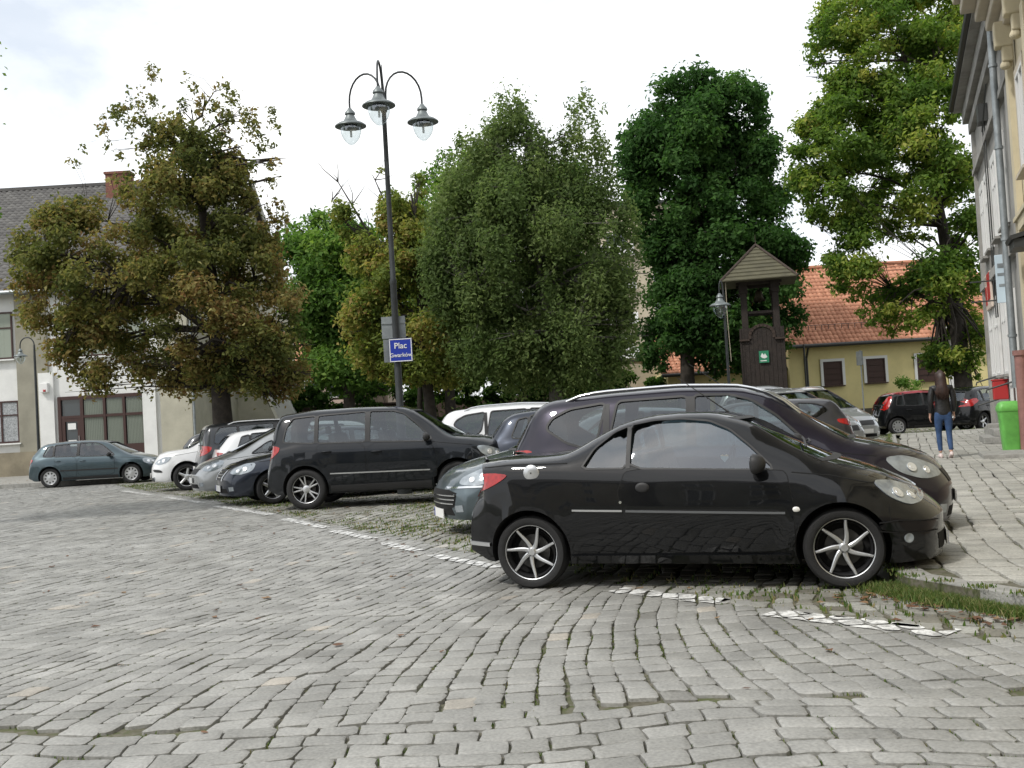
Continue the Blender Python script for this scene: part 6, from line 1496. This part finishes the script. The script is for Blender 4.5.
q = MB(); q.box((-1.3, .20, 4.25), (1.0, .40, .08), rx=-.25); q.box((-1.3, .18, 4.10), (.9, .32, .16)); q.build('sign_canopy', M_gutter, cb)
q = MB(); q.tube([(.05, .2, 0.1), (.05, .2, 2.1)], .11, n=12); q.tube([(.05, .2, 2.05), (.05, .2, 2.15)], .14, n=12); q.build('downpipe_boot', mat('rust_pink_iron', (.30, .15, .13), .7, noise=.3), cb, smooth=50)
q = MB(); q.box((-11, .06, .45), (22, .16, .9)); q.build('plinth', W_brown, cb)
q = MB(); q.box((-1.5, .75, .14), (1.4, .8, .12)); q.build('step', M['kerb'], cb, bevel=.01)
# green wheelless bin on the walk
bp_ = gp(1012, 451, .12); bn = empty('litter_bin', (bp_.x, bp_.y, .125), aFz - math.pi / 2 + R(8), 'bright green plastic bin standing on the sidewalk by the steps', 'bin'); gm_ = mat('bin_green', (.16, .50, .10), .45, noise=.28, nscale=4)
q = MB()
ringsz = [(0, .36, .30), (.05, .37, .31), (.80, .46, .39), (.86, .48, .41)]
def rr(w, d, z, n=5, r_=.07):
    o_ = []
    for cx_, cy_, a0 in ((w / 2 - r_, d / 2 - r_, 0), (-w / 2 + r_, d / 2 - r_, 90), (-w / 2 + r_, -d / 2 + r_, 180), (w / 2 - r_, -d / 2 + r_, 270)):
        for k in range(n): a = R(a0 + 90 * k / (n - 1)); o_.append((cx_ + r_ * math.cos(a), cy_ + r_ * math.sin(a), z))
    return o_
V = [p for z, w, d in ringsz for p in rr(w, d, z)]; n_ = 20
q.add(V, [(i * n_ + k, i * n_ + (k + 1) % n_, (i + 1) * n_ + (k + 1) % n_, (i + 1) * n_ + k) for i in range(3) for k in range(n_)] + [tuple(range(n_))[::-1], tuple(3 * n_ + k for k in range(n_))]); q.v = [(a * .88, b * .88, c * .94) for a, b, c in q.v]; q.build('container', gm_, bn, smooth=40)
q = MB(); ringsz = [(.862, .50, .43), (.90, .52, .45), (.96, .51, .44), (1.04, .44, .37), (1.08, .30, .25)]; V = [p for z, w, d in ringsz for p in rr(w, d, z)]
q.add(V, [(i * n_ + k, i * n_ + (k + 1) % n_, (i + 1) * n_ + (k + 1) % n_, (i + 1) * n_ + k) for i in range(4) for k in range(n_)] + [tuple(range(n_))[::-1], tuple(4 * n_ + k for k in range(n_))]); q.v = [(a * .88, b * .88, c * .94) for a, b, c in q.v]; q.build('lid', gm_, bn, smooth=40)

# ---- opposite side of the square, behind the camera (seen only in reflections)
for i, (xx, ww_, hh, cc) in enumerate(((-22, 15, 9, W_beige), (-5, 16, 11, W_greige), (12, 14, 9.5, W_pink))):
    e = empty('townhouse', (xx, -16, 0), 0, ['beige townhouse across the street behind the viewpoint', 'greige townhouse across the street in the middle of the row', 'pink townhouse across the street at the end of the row'][i], 'building')
    q = MB(); q.box((0, -5, hh / 2), (ww_, 10, hh)); q.build('wall', cc, e); q = MB(); q.prism([(.5, hh), (-5, hh + 4.5), (-10.5, hh)], (ww_ + .6, 0, 0), o=(-ww_ / 2 - .3, 0, 0), ex=(0, 1, 0)); q.build('roof', T_grey, e)
    for fl_ in range(3):
        for k in range(5): win(e, Vector((-ww_ / 2 + 1.8 + k * (ww_ - 3.6) / 4, 0, 2.0 + fl_ * 3.1)), 1.1, 1.7, n=2, fm=M_wframe, rz=math.pi)

# ------------------------------------------------------------------ street lamps
M_lamp = mat('lamp_iron', (.045, .05, .052), .45, metal=.4, noise=.3, nscale=6); M_lglass = glassmat('lamp_glass', (.86, .90, .91), .12); M_hat = mat('lamp_hat', (.16, .18, .18), .45, metal=.4)
def lantern(root, c, s):
    q = MB(); q.lathe([(.0, .62), (.05, .60), (.09, .54), (.16, .46), (.17, .40), (.13, .37), (.16, .30), (.19, .24), (.24, .16), (.40, .10), (.50, .03), (.505, .0), (.36, .02), (.20, .05)], c=(0, 0, 0), n=28, caps=False); q.v = [(c[0] + v[0] * s, c[1] + v[1] * s, c[2] + v[2] * s) for v in q.v]; h = q.build('lamp_shade', M_hat, root, smooth=50)
    q = MB(); q.lathe([(.33, .01), (.335, -.08), (.32, -.22), (.27, -.36), (.19, -.48), (.09, -.57), (.0, -.60)], n=28, caps=False); q.v = [(c[0] + v[0] * s, c[1] + v[1] * s, c[2] + v[2] * s) for v in q.v]; q.build('lamp_glass', M_lglass, h, smooth=179)
    q = MB(); q.tube([(0, 0, 0), (0, 0, -.12)], .06); q.tube([(0, 0, -.12), (0, 0, -.34)], .035, m=1); q.v = [(c[0] + v[0] * s, c[1] + v[1] * s, c[2] + v[2] * s) for v in q.v]; q.build('bulb', [M_hat, M_wframe], h)
YL = 21.0; pb = at(404, 480, YL); zT = Z(380, 95, YL); sL = .64
pl = empty('street_lamp', (pb.x, YL, 0), 0, 'tall triple headed street lamp carrying the blue square name sign', 'street lamp')
q = MB(); q.lathe([(.15, 0), (.16, .5), (.12, .62), (.10, .9), (.085, 1.6), (.10, 1.65), (.075, 1.72), (.065, 4.2), (.075, 4.25), (.055, 4.32), (.045, zT - .35), (.075, zT - .3), (.06, zT - .15), (.04, zT), (.025, zT + .25), (.008, zT + .62)], n=16); q.build('pole', M_lamp, pl, smooth=40)
zl = Z(344, 121, YL)
for k, a in enumerate((R(-90), R(30), R(150))):
    r_ = .86; dx, dy = math.cos(a), math.sin(a); q = MB(); pts = [(dx * .05, dy * .05, zT - .35)]
    for j in range(13):
        t = math.pi * (1 - j / 12); pts.append((dx * (r_ / 2 + .03 + (r_ / 2 - .03) * math.cos(t)), dy * (r_ / 2 + .03 + (r_ / 2 - .03) * math.cos(t)), zT + .02 + .50 * math.sin(t)))
    pts.append((dx * r_, dy * r_, zl + .58 * sL)); q.tube(pts, .021, n=8); q.build('arm', M_lamp, pl, smooth=60); lantern(pl, (dx * r_, dy * r_, zl), sL)
q = MB(); q.tube([(.02, -.10, zl - 1.2), (.02, -.1, zl - .9)], .015); q.build('bracket', M_lamp, pl)
def signpanel(px0, px1, py0, py1, y, mt, thick=.02):
    a = at(px0, (py0 + py1) / 2, YL); b = at(px1, (py0 + py1) / 2, YL); z0 = at((px0 + px1) / 2, py1, YL).z; z1 = at((px0 + px1) / 2, py0, YL).z
    return ((a.x + b.x) / 2 - pb.x, (z0 + z1) / 2, b.x - a.x, z1 - z0)
cx_, cz_, w_s, h_s = signpanel(381, 405, 316, 338, 0, None); q = MB(); q.box((cx_, .10, cz_), (w_s, .02, h_s)); q.box((cx_, .08, cz_ + h_s * .2), (w_s, .02, .03)); q.build('sign_back', M_metal, pl)
cx_, cz_, w_s, h_s = signpanel(383, 397, 339, 362, 0, None); q = MB(); q.box((cx_, .12, cz_), (w_s, .02, h_s), rz=.2); q.build('sign_back', M_metal, pl)
cx_, cz_, w_s, h_s = signpanel(390, 413, 339, 362, 0, None)
q = MB(); q.box((0, 0, 0), (w_s, .025, h_s), m=0); 
for s in (-1, 1): q.box((0, -.0145, s * (h_s / 2 - .012)), (w_s, .004, .016), m=1); q.box((s * (w_s / 2 - .012), -.0145, 0), (.016, .004, h_s - .05), m=1)
so = q.build('name_sign', [mat('sign_blue', (.012, .035, .32), .35), M_wframe], pl); so.location = (cx_, -.12, cz_); so.rotation_euler = (0, 0, R(-6))
def text(s, size, loc, mtl, parent, name='lettering', rot=(R(90), 0, 0)):
    cu = bpy.data.curves.new(name, 'FONT'); cu.body = s; cu.size = size; cu.align_x = 'CENTER'; cu.align_y = 'CENTER'; cu.extrude = .002; cu.offset = size * .008
    o = bpy.data.objects.new(name, cu); COL.objects.link(o); dg = bpy.context.evaluated_depsgraph_get(); me = bpy.data.meshes.new_from_object(o.evaluated_get(dg)); bpy.data.objects.remove(o)
    o = link(name, me, [mtl], parent); o.location = loc; o.rotation_euler = rot; return o
text('Plac', .165, (0, -.018, .085), M_wframe, so); text('Gwarków', .112, (0, -.018, -.10), M_wframe, so)
def single_lamp(label, px, pyb, Y, ztop, side, s=.62, arm=.55):
    b = at(px, pyb, Y); e = empty('street_lamp', (b.x, Y, 0), 0, label, 'street lamp'); q = MB(); q.lathe([(.10, 0), (.10, .5), (.07, .6), (.05, 1.2), (.04, ztop - .4), (.03, ztop)], n=12); q.build('pole', M_lamp, e, smooth=40)
    q = MB(); pts = []
    for j in range(11): t = math.pi * (1 - j / 10); pts.append((side * (arm / 2 + arm / 2 * math.cos(t)), 0, ztop + .28 * math.sin(t)))
    pts.append((side * arm, 0, ztop - .1)); q.tube([(0, 0, ztop - .3)] + pts, .022, n=8); q.build('arm', M_lamp, e, smooth=60); lantern(e, (side * arm, 0, ztop - .1 - .6 * s), s); return e
single_lamp('single curved street lamp behind the steel blue hatchback', 39, 455, 37, Z(33, 345, 37), -1, .46, .5)
single_lamp('single lantern street lamp left of the wooden bell tower', 729, 385, 33, Z(722, 290, 33) , -1, .66, .12)
# slim sign post seen edge on, before the yellow house
sp = at(863, 395, 45); e = empty('sign_post', (sp.x, 45, 0), 0, 'slim grey post with a sign seen edge on before the yellow house', 'sign post'); zt_ = Z(861, 350, 45); q = MB(); q.tube([(0, 0, 0), (0, 0, zt_)], .03); q.build('post', M_metal, e)
q = MB(); q.box((-.04, 0, zt_ - .35), (.05, .5, .6), rz=.15); q.build('plate', M_metal, e)
e = empty('drainpipe_post', (X(806, 380, 50), 50, 0), 0, 'thin dark post standing before the left end of the yellow house', 'post'); q = MB(); q.tube([(0, 0, 0), (0, 0, Z(806, 345, 50))], .045); q.lathe([(.0, .06), (.05, .04), (.06, 0)], c=(0, 0, Z(806, 345, 50)), n=10, caps=False); q.build('shaft', M_gutter, e)
# roadside stand in the bays: bicycle rack like rail is hidden; nothing built
# ------------------------------------------------------------------ woman walking away
def skin(name, pts, edges, mtl, parent, sub=2, root=0):
    me = bpy.data.meshes.new(name); me.from_pydata([p[:3] for p in pts], edges, []); o = bpy.data.objects.new(name, me); COL.objects.link(o)
    sk = o.modifiers.new('s', 'SKIN'); sk.use_smooth_shade = True
    if not me.skin_vertices: 
        bm = bmesh.new(); bm.from_mesh(me); bm.verts.layers.skin.verify(); bm.to_mesh(me); bm.free()
    for i, p in enumerate(pts):
        r_ = p[3]; me.skin_vertices[0].data[i].radius = r_ if isinstance(r_, tuple) else (r_, r_)
    me.skin_vertices[0].data[root].use_root = True
    if sub: sb = o.modifiers.new('u', 'SUBSURF'); sb.levels = sub; sb.render_levels = sub
    dg = bpy.context.evaluated_depsgraph_get(); dg.update(); new = bpy.data.meshes.new_from_object(o.evaluated_get(dg)); bpy.data.objects.remove(o)
    new.polygons.foreach_set('use_smooth', [True] * len(new.polygons)); new.name = name; new.materials.clear(); return link(name, new, mtl, parent)
wp = gp(946, 458, .12); wo = empty('person', (wp.x, wp.y, .125), R(-14), 'woman with long brown hair in black leather jacket and blue jeans walking away', 'person')
SK = mat('skin', (.46, .27, .20), .55); JK = mat('black_leather', (.012, .012, .013), .32, rnoise=.2, bump=.4, bscale=30); JN = mat('blue_denim', (.035, .08, .19), .85, noise=.35, nscale=10, bump=.3, bscale=80); HR = mat('brown_hair', (.045, .02, .013), .5, noise=.6, nscale=25); SH = mat('white_shoe', (.62, .52, .50), .6)
# body (skin): head, neck, hands; y+ is forward (away)
body = [(0, 0, .90, .10), (0, .0, 1.10, .09), (0, -.01, 1.32, (.13, .08)), (0, 0, 1.42, .05), (0, .005, 1.47, .045), (0, .015, 1.53, .072), (0, .02, 1.60, .078), (0, .02, 1.66, .055),
        (-.17, 0, 1.36, .05), (-.22, -.03, 1.10, .038), (-.23, .04, .86, .024), (.17, 0, 1.36, .05), (.22, -.02, 1.10, .038), (.21, .08, .88, .024),
        (-.08, .0, .86, .085), (-.085, .06, .48, .05), (-.085, .02, .09, .032), (.08, .0, .86, .085), (.085, -.0, .48, .05), (.08, -.16, .10, .032)]
ed = [(0, 1), (1, 2), (2, 3), (3, 4), (4, 5), (5, 6), (6, 7), (2, 8), (8, 9), (9, 10), (2, 11), (11, 12), (12, 13), (0, 14), (14, 15), (15, 16), (0, 17), (17, 18), (18, 19)]
for s, base in ((-1, 10), (1, 13)):
    bx_, by_, bz_, _ = body[base]; k = len(body); body.append((bx_ + s * .004, by_ + .01, bz_ - .075, (.012, .034))); ed.append((base, k))
    for j, (dy, ln) in enumerate(((-.026, .055), (-.009, .07), (.009, .066), (.026, .058))):
        a = len(body); body.append((bx_ + s * .006, by_ + .01 + dy, bz_ - .10, .009)); body.append((bx_ - s * .004, by_ + .016 + dy * 1.1, bz_ - .10 - ln * .55, .008)); body.append((bx_ - s * .018, by_ + .02 + dy, bz_ - .10 - ln, .007)); ed += [(k, a), (a, a + 1), (a + 1, a + 2)]
    a = len(body); body.append((bx_ - s * .012, by_ + .045, bz_ - .055, .010)); body.append((bx_ - s * .02, by_ + .06, bz_ - .09, .009)); ed += [(base, a), (a, a + 1)]
bo = skin('body', body, ed, [SK], wo, 2)
# face details (on the far side)
q = MB(); q.lathe([(0, .02), (.012, .01), (.016, -.02), (0, -.03)], c=(0, .10, 1.565), n=10, caps=False)
for s in (-1, 1): q.lathe([(0, .012), (.010, .006), (.012, 0), (0, -.012)], c=(s * .03, .088, 1.60), n=8, caps=False); q.box((s * .079, .02, 1.575), (.012, .035, .055))
q.box((0, .092, 1.525), (.045, .012, .010)); q.build('face', SK, wo, smooth=179)
jk = [(0, 0, .80, (.16, .12)), (0, 0, .88, (.165, .125)), (0, 0, .98, (.15, .115)), (0, -.005, 1.12, (.145, .105)), (0, -.01, 1.30, (.165, .11)), (0, -.005, 1.385, (.12, .08)), (0, 0, 1.43, .062),
      (-.165, 0, 1.355, .068), (-.20, -.02, 1.22, .062), (-.215, -.03, 1.09, .056), (-.222, .0, .97, .048), (-.225, .04, .87, .038), (.165, 0, 1.355, .068), (.20, -.015, 1.22, .062), (.212, -.02, 1.09, .056), (.215, .03, .97, .048), (.208, .075, .885, .038)]
skin('jacket', jk, [(0, 1), (1, 2), (2, 3), (3, 4), (4, 5), (5, 6), (5, 7), (7, 8), (8, 9), (9, 10), (10, 11), (5, 12), (12, 13), (13, 14), (14, 15), (15, 16)], [JK], wo, 2)
jn = [(0, -.005, .95, (.135, .10)), (0, -.01, .88, (.155, .118)), (-.085, -.005, .80, (.092, .10)), (-.09, .03, .64, .078), (-.088, .06, .48, .058), (-.088, .045, .32, .056), (-.086, .022, .12, .040), (.085, -.005, .80, (.092, .10)), (.09, -.005, .64, .078), (.088, .0, .48, .058), (.086, -.06, .32, .056), (.082, -.155, .14, .040)]
skin('jeans', jn, [(0, 1), (1, 2), (2, 3), (3, 4), (4, 5), (5, 6), (1, 7), (7, 8), (8, 9), (9, 10), (10, 11)], [JN], wo, 2)
for s, x, y, z, tilt in ((-1, -.086, .03, .035, 0), (1, .08, -.14, .05, .45)):
    q = MB(); V = []
    for t, w, h in ((-.10, .02, .03), (-.085, .034, .05), (-.02, .038, .055), (.05, .043, .042), (.10, .044, .034), (.14, .036, .026), (.16, .02, .018)):
        for k in range(12): a = 2 * math.pi * k / 12; V.append((w * math.cos(a), t, max(-.03, h * math.sin(a))))
    n_ = 12; q.add(V, [(i * n_ + k, i * n_ + (k + 1) % n_, (i + 1) * n_ + (k + 1) % n_, (i + 1) * n_ + k) for i in range(6) for k in range(n_)] + [tuple(range(n_)), tuple(6 * n_ + k for k in range(n_))])
    Mt = Matrix.Translation((x, y, z)) @ Matrix.Rotation(-tilt, 4, 'X'); q.v = [tuple(Mt @ Vector(v)) for v in q.v]; q.build('shoe', SH, wo, smooth=60)
# long hair: strands over the back of the head and down the back
q = MB()
for i in range(150):
    a = rnd.uniform(math.pi * .98, math.pi * 2.02); a2 = rnd.uniform(.0, 1.0)
    top_ = Vector((rnd.uniform(-.012, .012), .02, 1.695)); hx = math.cos(a); hy = math.sin(a)
    p1 = Vector((hx * .082, .02 + hy * .09, 1.63)); p2 = Vector((hx * .088, .015 + hy * .095, 1.54)); p3 = Vector((hx * .095, -.01 + hy * .09, 1.42)); ln = rnd.uniform(1.12, 1.24)
    p4 = Vector((hx * .115 + rnd.uniform(-.02, .02), -.06 + hy * .07, 1.30)); p5 = Vector((hx * .09 + rnd.uniform(-.025, .025), -.065 + hy * .06, ln)); q.tube([top_, p1, p2, p3, p4, p5], [.014, .017, .016, .015, .013, .003], n=5)
q.build('hair', HR, wo, smooth=179)
# ------------------------------------------------------------------ the parked cars
SIL = M['rimsilver']
def car(label, S, anchor, xy, deg, group=None):
    rz = R(deg); return make_car('parked_car', S, label, place(anchor, xy, rz, S), rz, group)
def wxy(px, py, z=0.0): p = gp(px, py, z); return (p.x, p.y)
S = coupe(); car('black two door coupe with folded hard top, nearest the camera', S, (.655, -.835), (.06, 8.58), -19)
# dark estate beside it
def est_extra(root, S, side, front, rear, bvh):
    for sg in (1, -1): panel(side[sg], smooth_poly(S['P2']([(.05, .90), (.16, 1.0), (.30, 1.01), (.28, .95), (.14, .90)]), 1, .2), .010, .014).build('reversing_lamp', M['redbright'], root, smooth=50)
S = generic(4.42, 1.62, 1.76, 'estate', P_purple, rails=(.75, 3.05, .58, .05), extra=est_extra, seats=[(2.25, .5), (1.35, 1)], rw=.32, antenna=((2.3, 0), (-.35, .26)))
S['panels'].append(('fuel_flap', 'side', smooth_poly(S['P2']([(.68, .85), (.90, .86), (.90, .99), (.68, .98)]), 1, .2), 'paint', .004))
car('dark aubergine estate car with chrome roof rails beside the black coupe', S, (4.40, -.6), (4.05, 9.75), -16)
# slate teal saloon, nose towards the road
S = generic(4.68, 1.45, 1.81, 'saloon', P_teal)
S['panels'] = [p for p in S['panels'] if p[0] not in ('grille',)] + [('grille', 'front', smooth_poly([(-.52, .32), (.52, .32), (.58, .56), (-.58, .56)], 1, .15), 'gap', .006)]
S['strips'] += [('grille_bar', 'front', [(-.52, .39), (.52, .39)], .014, 'chrome', .014), ('grille_bar', 'front', [(-.54, .44), (.54, .44)], .014, 'chrome', .014), ('grille_bar', 'front', [(-.55, .49), (.55, .49)], .014, 'chrome', .014), ('bumper_trim', 'side', S['P2']([(3.95, .60), (4.4, .59), (4.56, .58)]), .022, 'chrome', .012)]
S['fplate'] = (.26, True)
car('slate teal saloon with chrome grille facing the road beside the black coupe', S, (4.66, 0), (-1.0, 13.3), 196)
# black SUV
S = generic(4.43, 1.74, 1.81, 'suv', P_blackblue, rw=.355, wheel='twin5', rails=None)
S['strips'] += [('lower_moulding', 'side', S['P2']([(1.25, .60), (3.0, .58)]), .02, 'silverpl', .010)]
S['panels'] += [('fuel_flap', 'side', smooth_poly(S['P2']([(.62, .84), (.82, .86), (.82, 1.02), (.62, 1.0)]), 1, .2), 'paint', .004)]
car('black compact SUV parked across the bays under the triple street lamp', S, (.80, -.87), wxy(307, 510), -4)
# navy saloon
S = generic(4.52, 1.43, 1.73, 'saloon', P_navy, rw=.315)
S['panels'] = [p for p in S['panels'] if p[0] != 'grille'] + [('grille', 'front', smooth_poly([(-.30, .50), (.30, .50), (.38, .70), (-.38, .70)], 1, .15), 'plastic', .008)]
S['strips'] += [('grille_bar', 'front', [(-.32, z), (.32, z)], .012, 'chrome', .016) for z in (.55, .60, .65)] + [('grille_frame', 'front', [(-.31, .49), (-.39, .71), (.39, .71), (.31, .49)], .022, 'chrome', .016)]
S['fplate'] = (.34, True)
car('navy blue saloon with chrome slatted grille left of the black SUV', S, (4.50, .2), (-5.75, 20.4), 204)
S = generic(4.26, 1.57, 1.76, 'mpv', P_silver, rw=.31, wheel='cap'); car('silver people carrier with sloping nose facing the road', S, (4.24, .2), (-7.05, 22.9), 203)
S = generic(4.1, 1.47, 1.72, 'hatch', P_white, rw=.31); car('white hatchback reversed in behind the silver people carrier', S, (.05, -.3), (-7.3, 25.4), 22)
S = generic(4.55, 1.70, 1.82, 'suv', P_dkgrey, rw=.35, rails=(.8, 3.0, .62, .05)); car('dark grey SUV showing its rear between the white cars', S, (.05, -.5), (-7.95, 26.3), 22)
S = generic(4.38, 1.60, 1.83, 'suv', P_white, rw=.35, wheel='five')
S['panels'] += [('fog_surround', 'side', smooth_poly(S['P2']([(4.05, .50), (4.30, .52), (4.34, .60), (4.12, .58)]), 1, .2), 'plastic', .008), ('front_lip', 'front', [(-.62, .27), (.62, .27), (.6, .36), (-.6, .36)], 'plastic', .012)]
car('white SUV with black lower trim at the far end of the bay row', S, (4.36, .2), (-9.5, 27.4), 191)
S = generic(4.2, 1.50, 1.74, 'hatch', P_dkgrey); car('small dark car half hidden behind the white SUV', S, (.05, 0), (-10.5, 33.0), 12)
# steel blue hatchback by the left building
S = generic(4.15, 1.44, 1.735, 'hatch', P_golf, rw=.31, wheel='cap', rs=M['silverpl'])
S['strips'] += [('side_moulding', 'side', S['P2']([(1.12, .52), (2.9, .50)]), .04, 'plastic', .012)]
car('steel blue hatchback parked before the white building on the left', S, (.78, -.85), wxy(50, 488), 4)
# cars behind the SUV and the teal saloon
S = generic(4.6, 1.66, 1.82, 'estate', P_white, rails=(.8, 3.1, .6, .06)); car('white estate car with roof rails behind the black SUV', S, (.05, -.7), (-1.75, 21.2), 2)
S = generic(3.95, 1.53, 1.70, 'hatch', P_navy); car('dark blue hatchback behind the slate teal saloon and aubergine estate', S, (.05, -.7), (-.55, 18.4), -6)
# right of the bell tower
S = generic(4.45, 1.46, 1.76, 'estate', P_greytan, seats=[(2.2, .5), (1.3, 1)]); car('graphite estate car seen from behind, nose pointing left', S, (.05, .3), (7.15, 22.3), 170)
S = generic(4.4, 1.72, 1.80, 'mpv', P_silver); car('silver people carrier with wide windscreen behind the graphite estate', S, (4.36, 0), (8.1, 25.6), -64)
S = generic(4.4, 1.78, 1.80, 'mpv', P_silver, rails=(.7, 2.2, .6, .05)); car('silver people carrier with roof rails, farther than the one beside the graphite estate', S, (4.36, 0), (9.85, 29.6), -64)
S = generic(4.3, 1.95, 1.76, 'mpv', P_silver); car('tall silver car whose roof shows highest right of the bell tower', S, (4.25, 0), (10.9, 34.6), -14)
# by the yellow house
S = generic(3.6, 1.50, 1.62, 'hatch', P_black, rw=.30, wheel='cap', axles=(.50, 2.90))
top_ = S['top']; 
S['panels'] = [p for p in S['panels'] if p[0] != 'taillight'] + [('taillight', 'side', smooth_poly(S['P2']([(.05, .84), (.10, .98), (.42, 1.30), (.52, 1.30), (.34, 1.0), (.22, .86)]), 1, .2), 'red', .012), ('roof_skin', 'side', S['P2']([(.62, 1.375), (.8, 1.40), (1.5, 1.42), (2.2, 1.38), (2.5, 1.30), (2.44, 1.28), (2.1, 1.35), (1.5, 1.37), (.8, 1.345)]), P_red, .006)]
def roof_red(root, S, side, front, rear, bvh):
    top = caster(bvh, 'top', 1, S['L']); L = S['L']
    panel(top, [(.13 * L, -.52), (.13 * L, .52), (.58 * L, .50), (.58 * L, -.50)], .006, .01, step=.1).build('roof_skin', P_red, root, smooth=60)
S['extra'] = roof_red
car('small black hatchback with red roof behind the walking woman', S, (.50, -.78), wxy(899, 435), 2)
S = generic(4.05, 1.52, 1.75, 'hatch', P_black, rw=.32)
S['panels'] = [p for p in S['panels'] if p[0] != 'taillight'] + [('taillight', 'rear', smooth_poly([(-.78, .84), (-.56, .90), (-.60, 1.0), (-.74, 1.14), (-.80, 1.0)], 1, .2), 'red', .012), ('taillight', 'rear', smooth_poly([(.78, .84), (.56, .90), (.60, 1.0), (.74, 1.14), (.80, 1.0)], 1, .2), 'red', .012), ('taillight_wing', 'side', smooth_poly(S['P2']([(.05, .82), (.09, 1.02), (.20, 1.10), (.24, 1.0), (.40, .92), (.22, .84)]), 1, .2), 'red', .010)]
car('black hatchback with angular red tail light beside the grey townhouse', S, (.15, -.78), (15.25, 35.05), 34)

# ------------------------------------------------------------------ camera, sun and sky
cd = bpy.data.cameras.new('Camera'); cam = bpy.data.objects.new('Camera', cd); COL.objects.link(cam); SC.camera = cam
cd.sensor_width = 36; cd.lens = 36 * F / 1024; cd.clip_end = 3000; cd.clip_start = .1
cam.matrix_world = Matrix(((_r.x, _u.x, -_f.x, 0), (_r.y, _u.y, -_f.y, 0), (_r.z, _u.z, -_f.z, CH), (0, 0, 0, 1)))
SUN_EL = R(50); SUN_AZ = R(-128)      # azimuth from +Y towards +X
sd = Vector((math.sin(SUN_AZ) * math.cos(SUN_EL), math.cos(SUN_AZ) * math.cos(SUN_EL), math.sin(SUN_EL)))
sl = bpy.data.lights.new('Sun', 'SUN'); sl.energy = 1.8; sl.angle = R(5); sl.color = (1, .965, .91); so_ = bpy.data.objects.new('Sun', sl); COL.objects.link(so_)
so_.rotation_euler = sd.to_track_quat('Z', 'Y').to_euler(); so_.location = (0, 0, 60)
w = bpy.data.worlds.new('World'); SC.world = w; w.use_nodes = True; N = w.node_tree.nodes; L = w.node_tree.links; bg = N['Background']; bg.inputs['Strength'].default_value = .10
sky = N.new('ShaderNodeTexSky'); sky.sky_type = 'NISHITA'; sky.sun_disc = False; sky.sun_elevation = SUN_EL; sky.sun_rotation = SUN_AZ; sky.air_density = 1.2; sky.dust_density = 2.5; sky.ozone_density = 1.0
tc = N.new('ShaderNodeTexCoord'); mp = N.new('ShaderNodeMapping'); mp.inputs['Scale'].default_value = (1, 1, 2.6); L.new(tc.outputs['Generated'], mp.inputs['Vector'])
n1 = N.new('ShaderNodeTexNoise'); n1.inputs['Scale'].default_value = 2.1; n1.inputs['Detail'].default_value = 8; n1.inputs['Roughness'].default_value = .55; n1.inputs['Distortion'].default_value = .3; L.new(mp.outputs[0], n1.inputs['Vector'])
cr = N.new('ShaderNodeValToRGB'); cr.color_ramp.elements[0].position = .36; cr.color_ramp.elements[0].color = (.55, .55, .55, 1); cr.color_ramp.elements[1].position = .56; cr.color_ramp.elements[1].color = (1, 1, 1, 1); L.new(n1.outputs['Fac'], cr.inputs['Fac'])
n2 = N.new('ShaderNodeTexNoise'); n2.inputs['Scale'].default_value = 3.3; n2.inputs['Detail'].default_value = 7; L.new(mp.outputs[0], n2.inputs['Vector'])
cc = N.new('ShaderNodeValToRGB'); cc.color_ramp.elements[0].position = .35; cc.color_ramp.elements[0].color = (8.2, 8.6, 9.1, 1); cc.color_ramp.elements[1].position = .62; cc.color_ramp.elements[1].color = (10.6, 10.65, 10.6, 1); L.new(n2.outputs['Fac'], cc.inputs['Fac'])
mx = N.new('ShaderNodeMixRGB'); L.new(cr.outputs[0], mx.inputs['Fac']); L.new(sky.outputs[0], mx.inputs['Color1']); L.new(cc.outputs[0], mx.inputs['Color2']); L.new(mx.outputs[0], bg.inputs['Color'])
SC.view_settings.view_transform = 'Standard'; SC.view_settings.look = 'None'; SC.view_settings.gamma = 1; SC.view_settings.exposure = .50
SC.cycles.max_bounces = 8; SC.cycles.transparent_max_bounces = 16; SC.cycles.diffuse_bounces = 3; SC.cycles.glossy_bounces = 4; SC.cycles.use_denoising = True
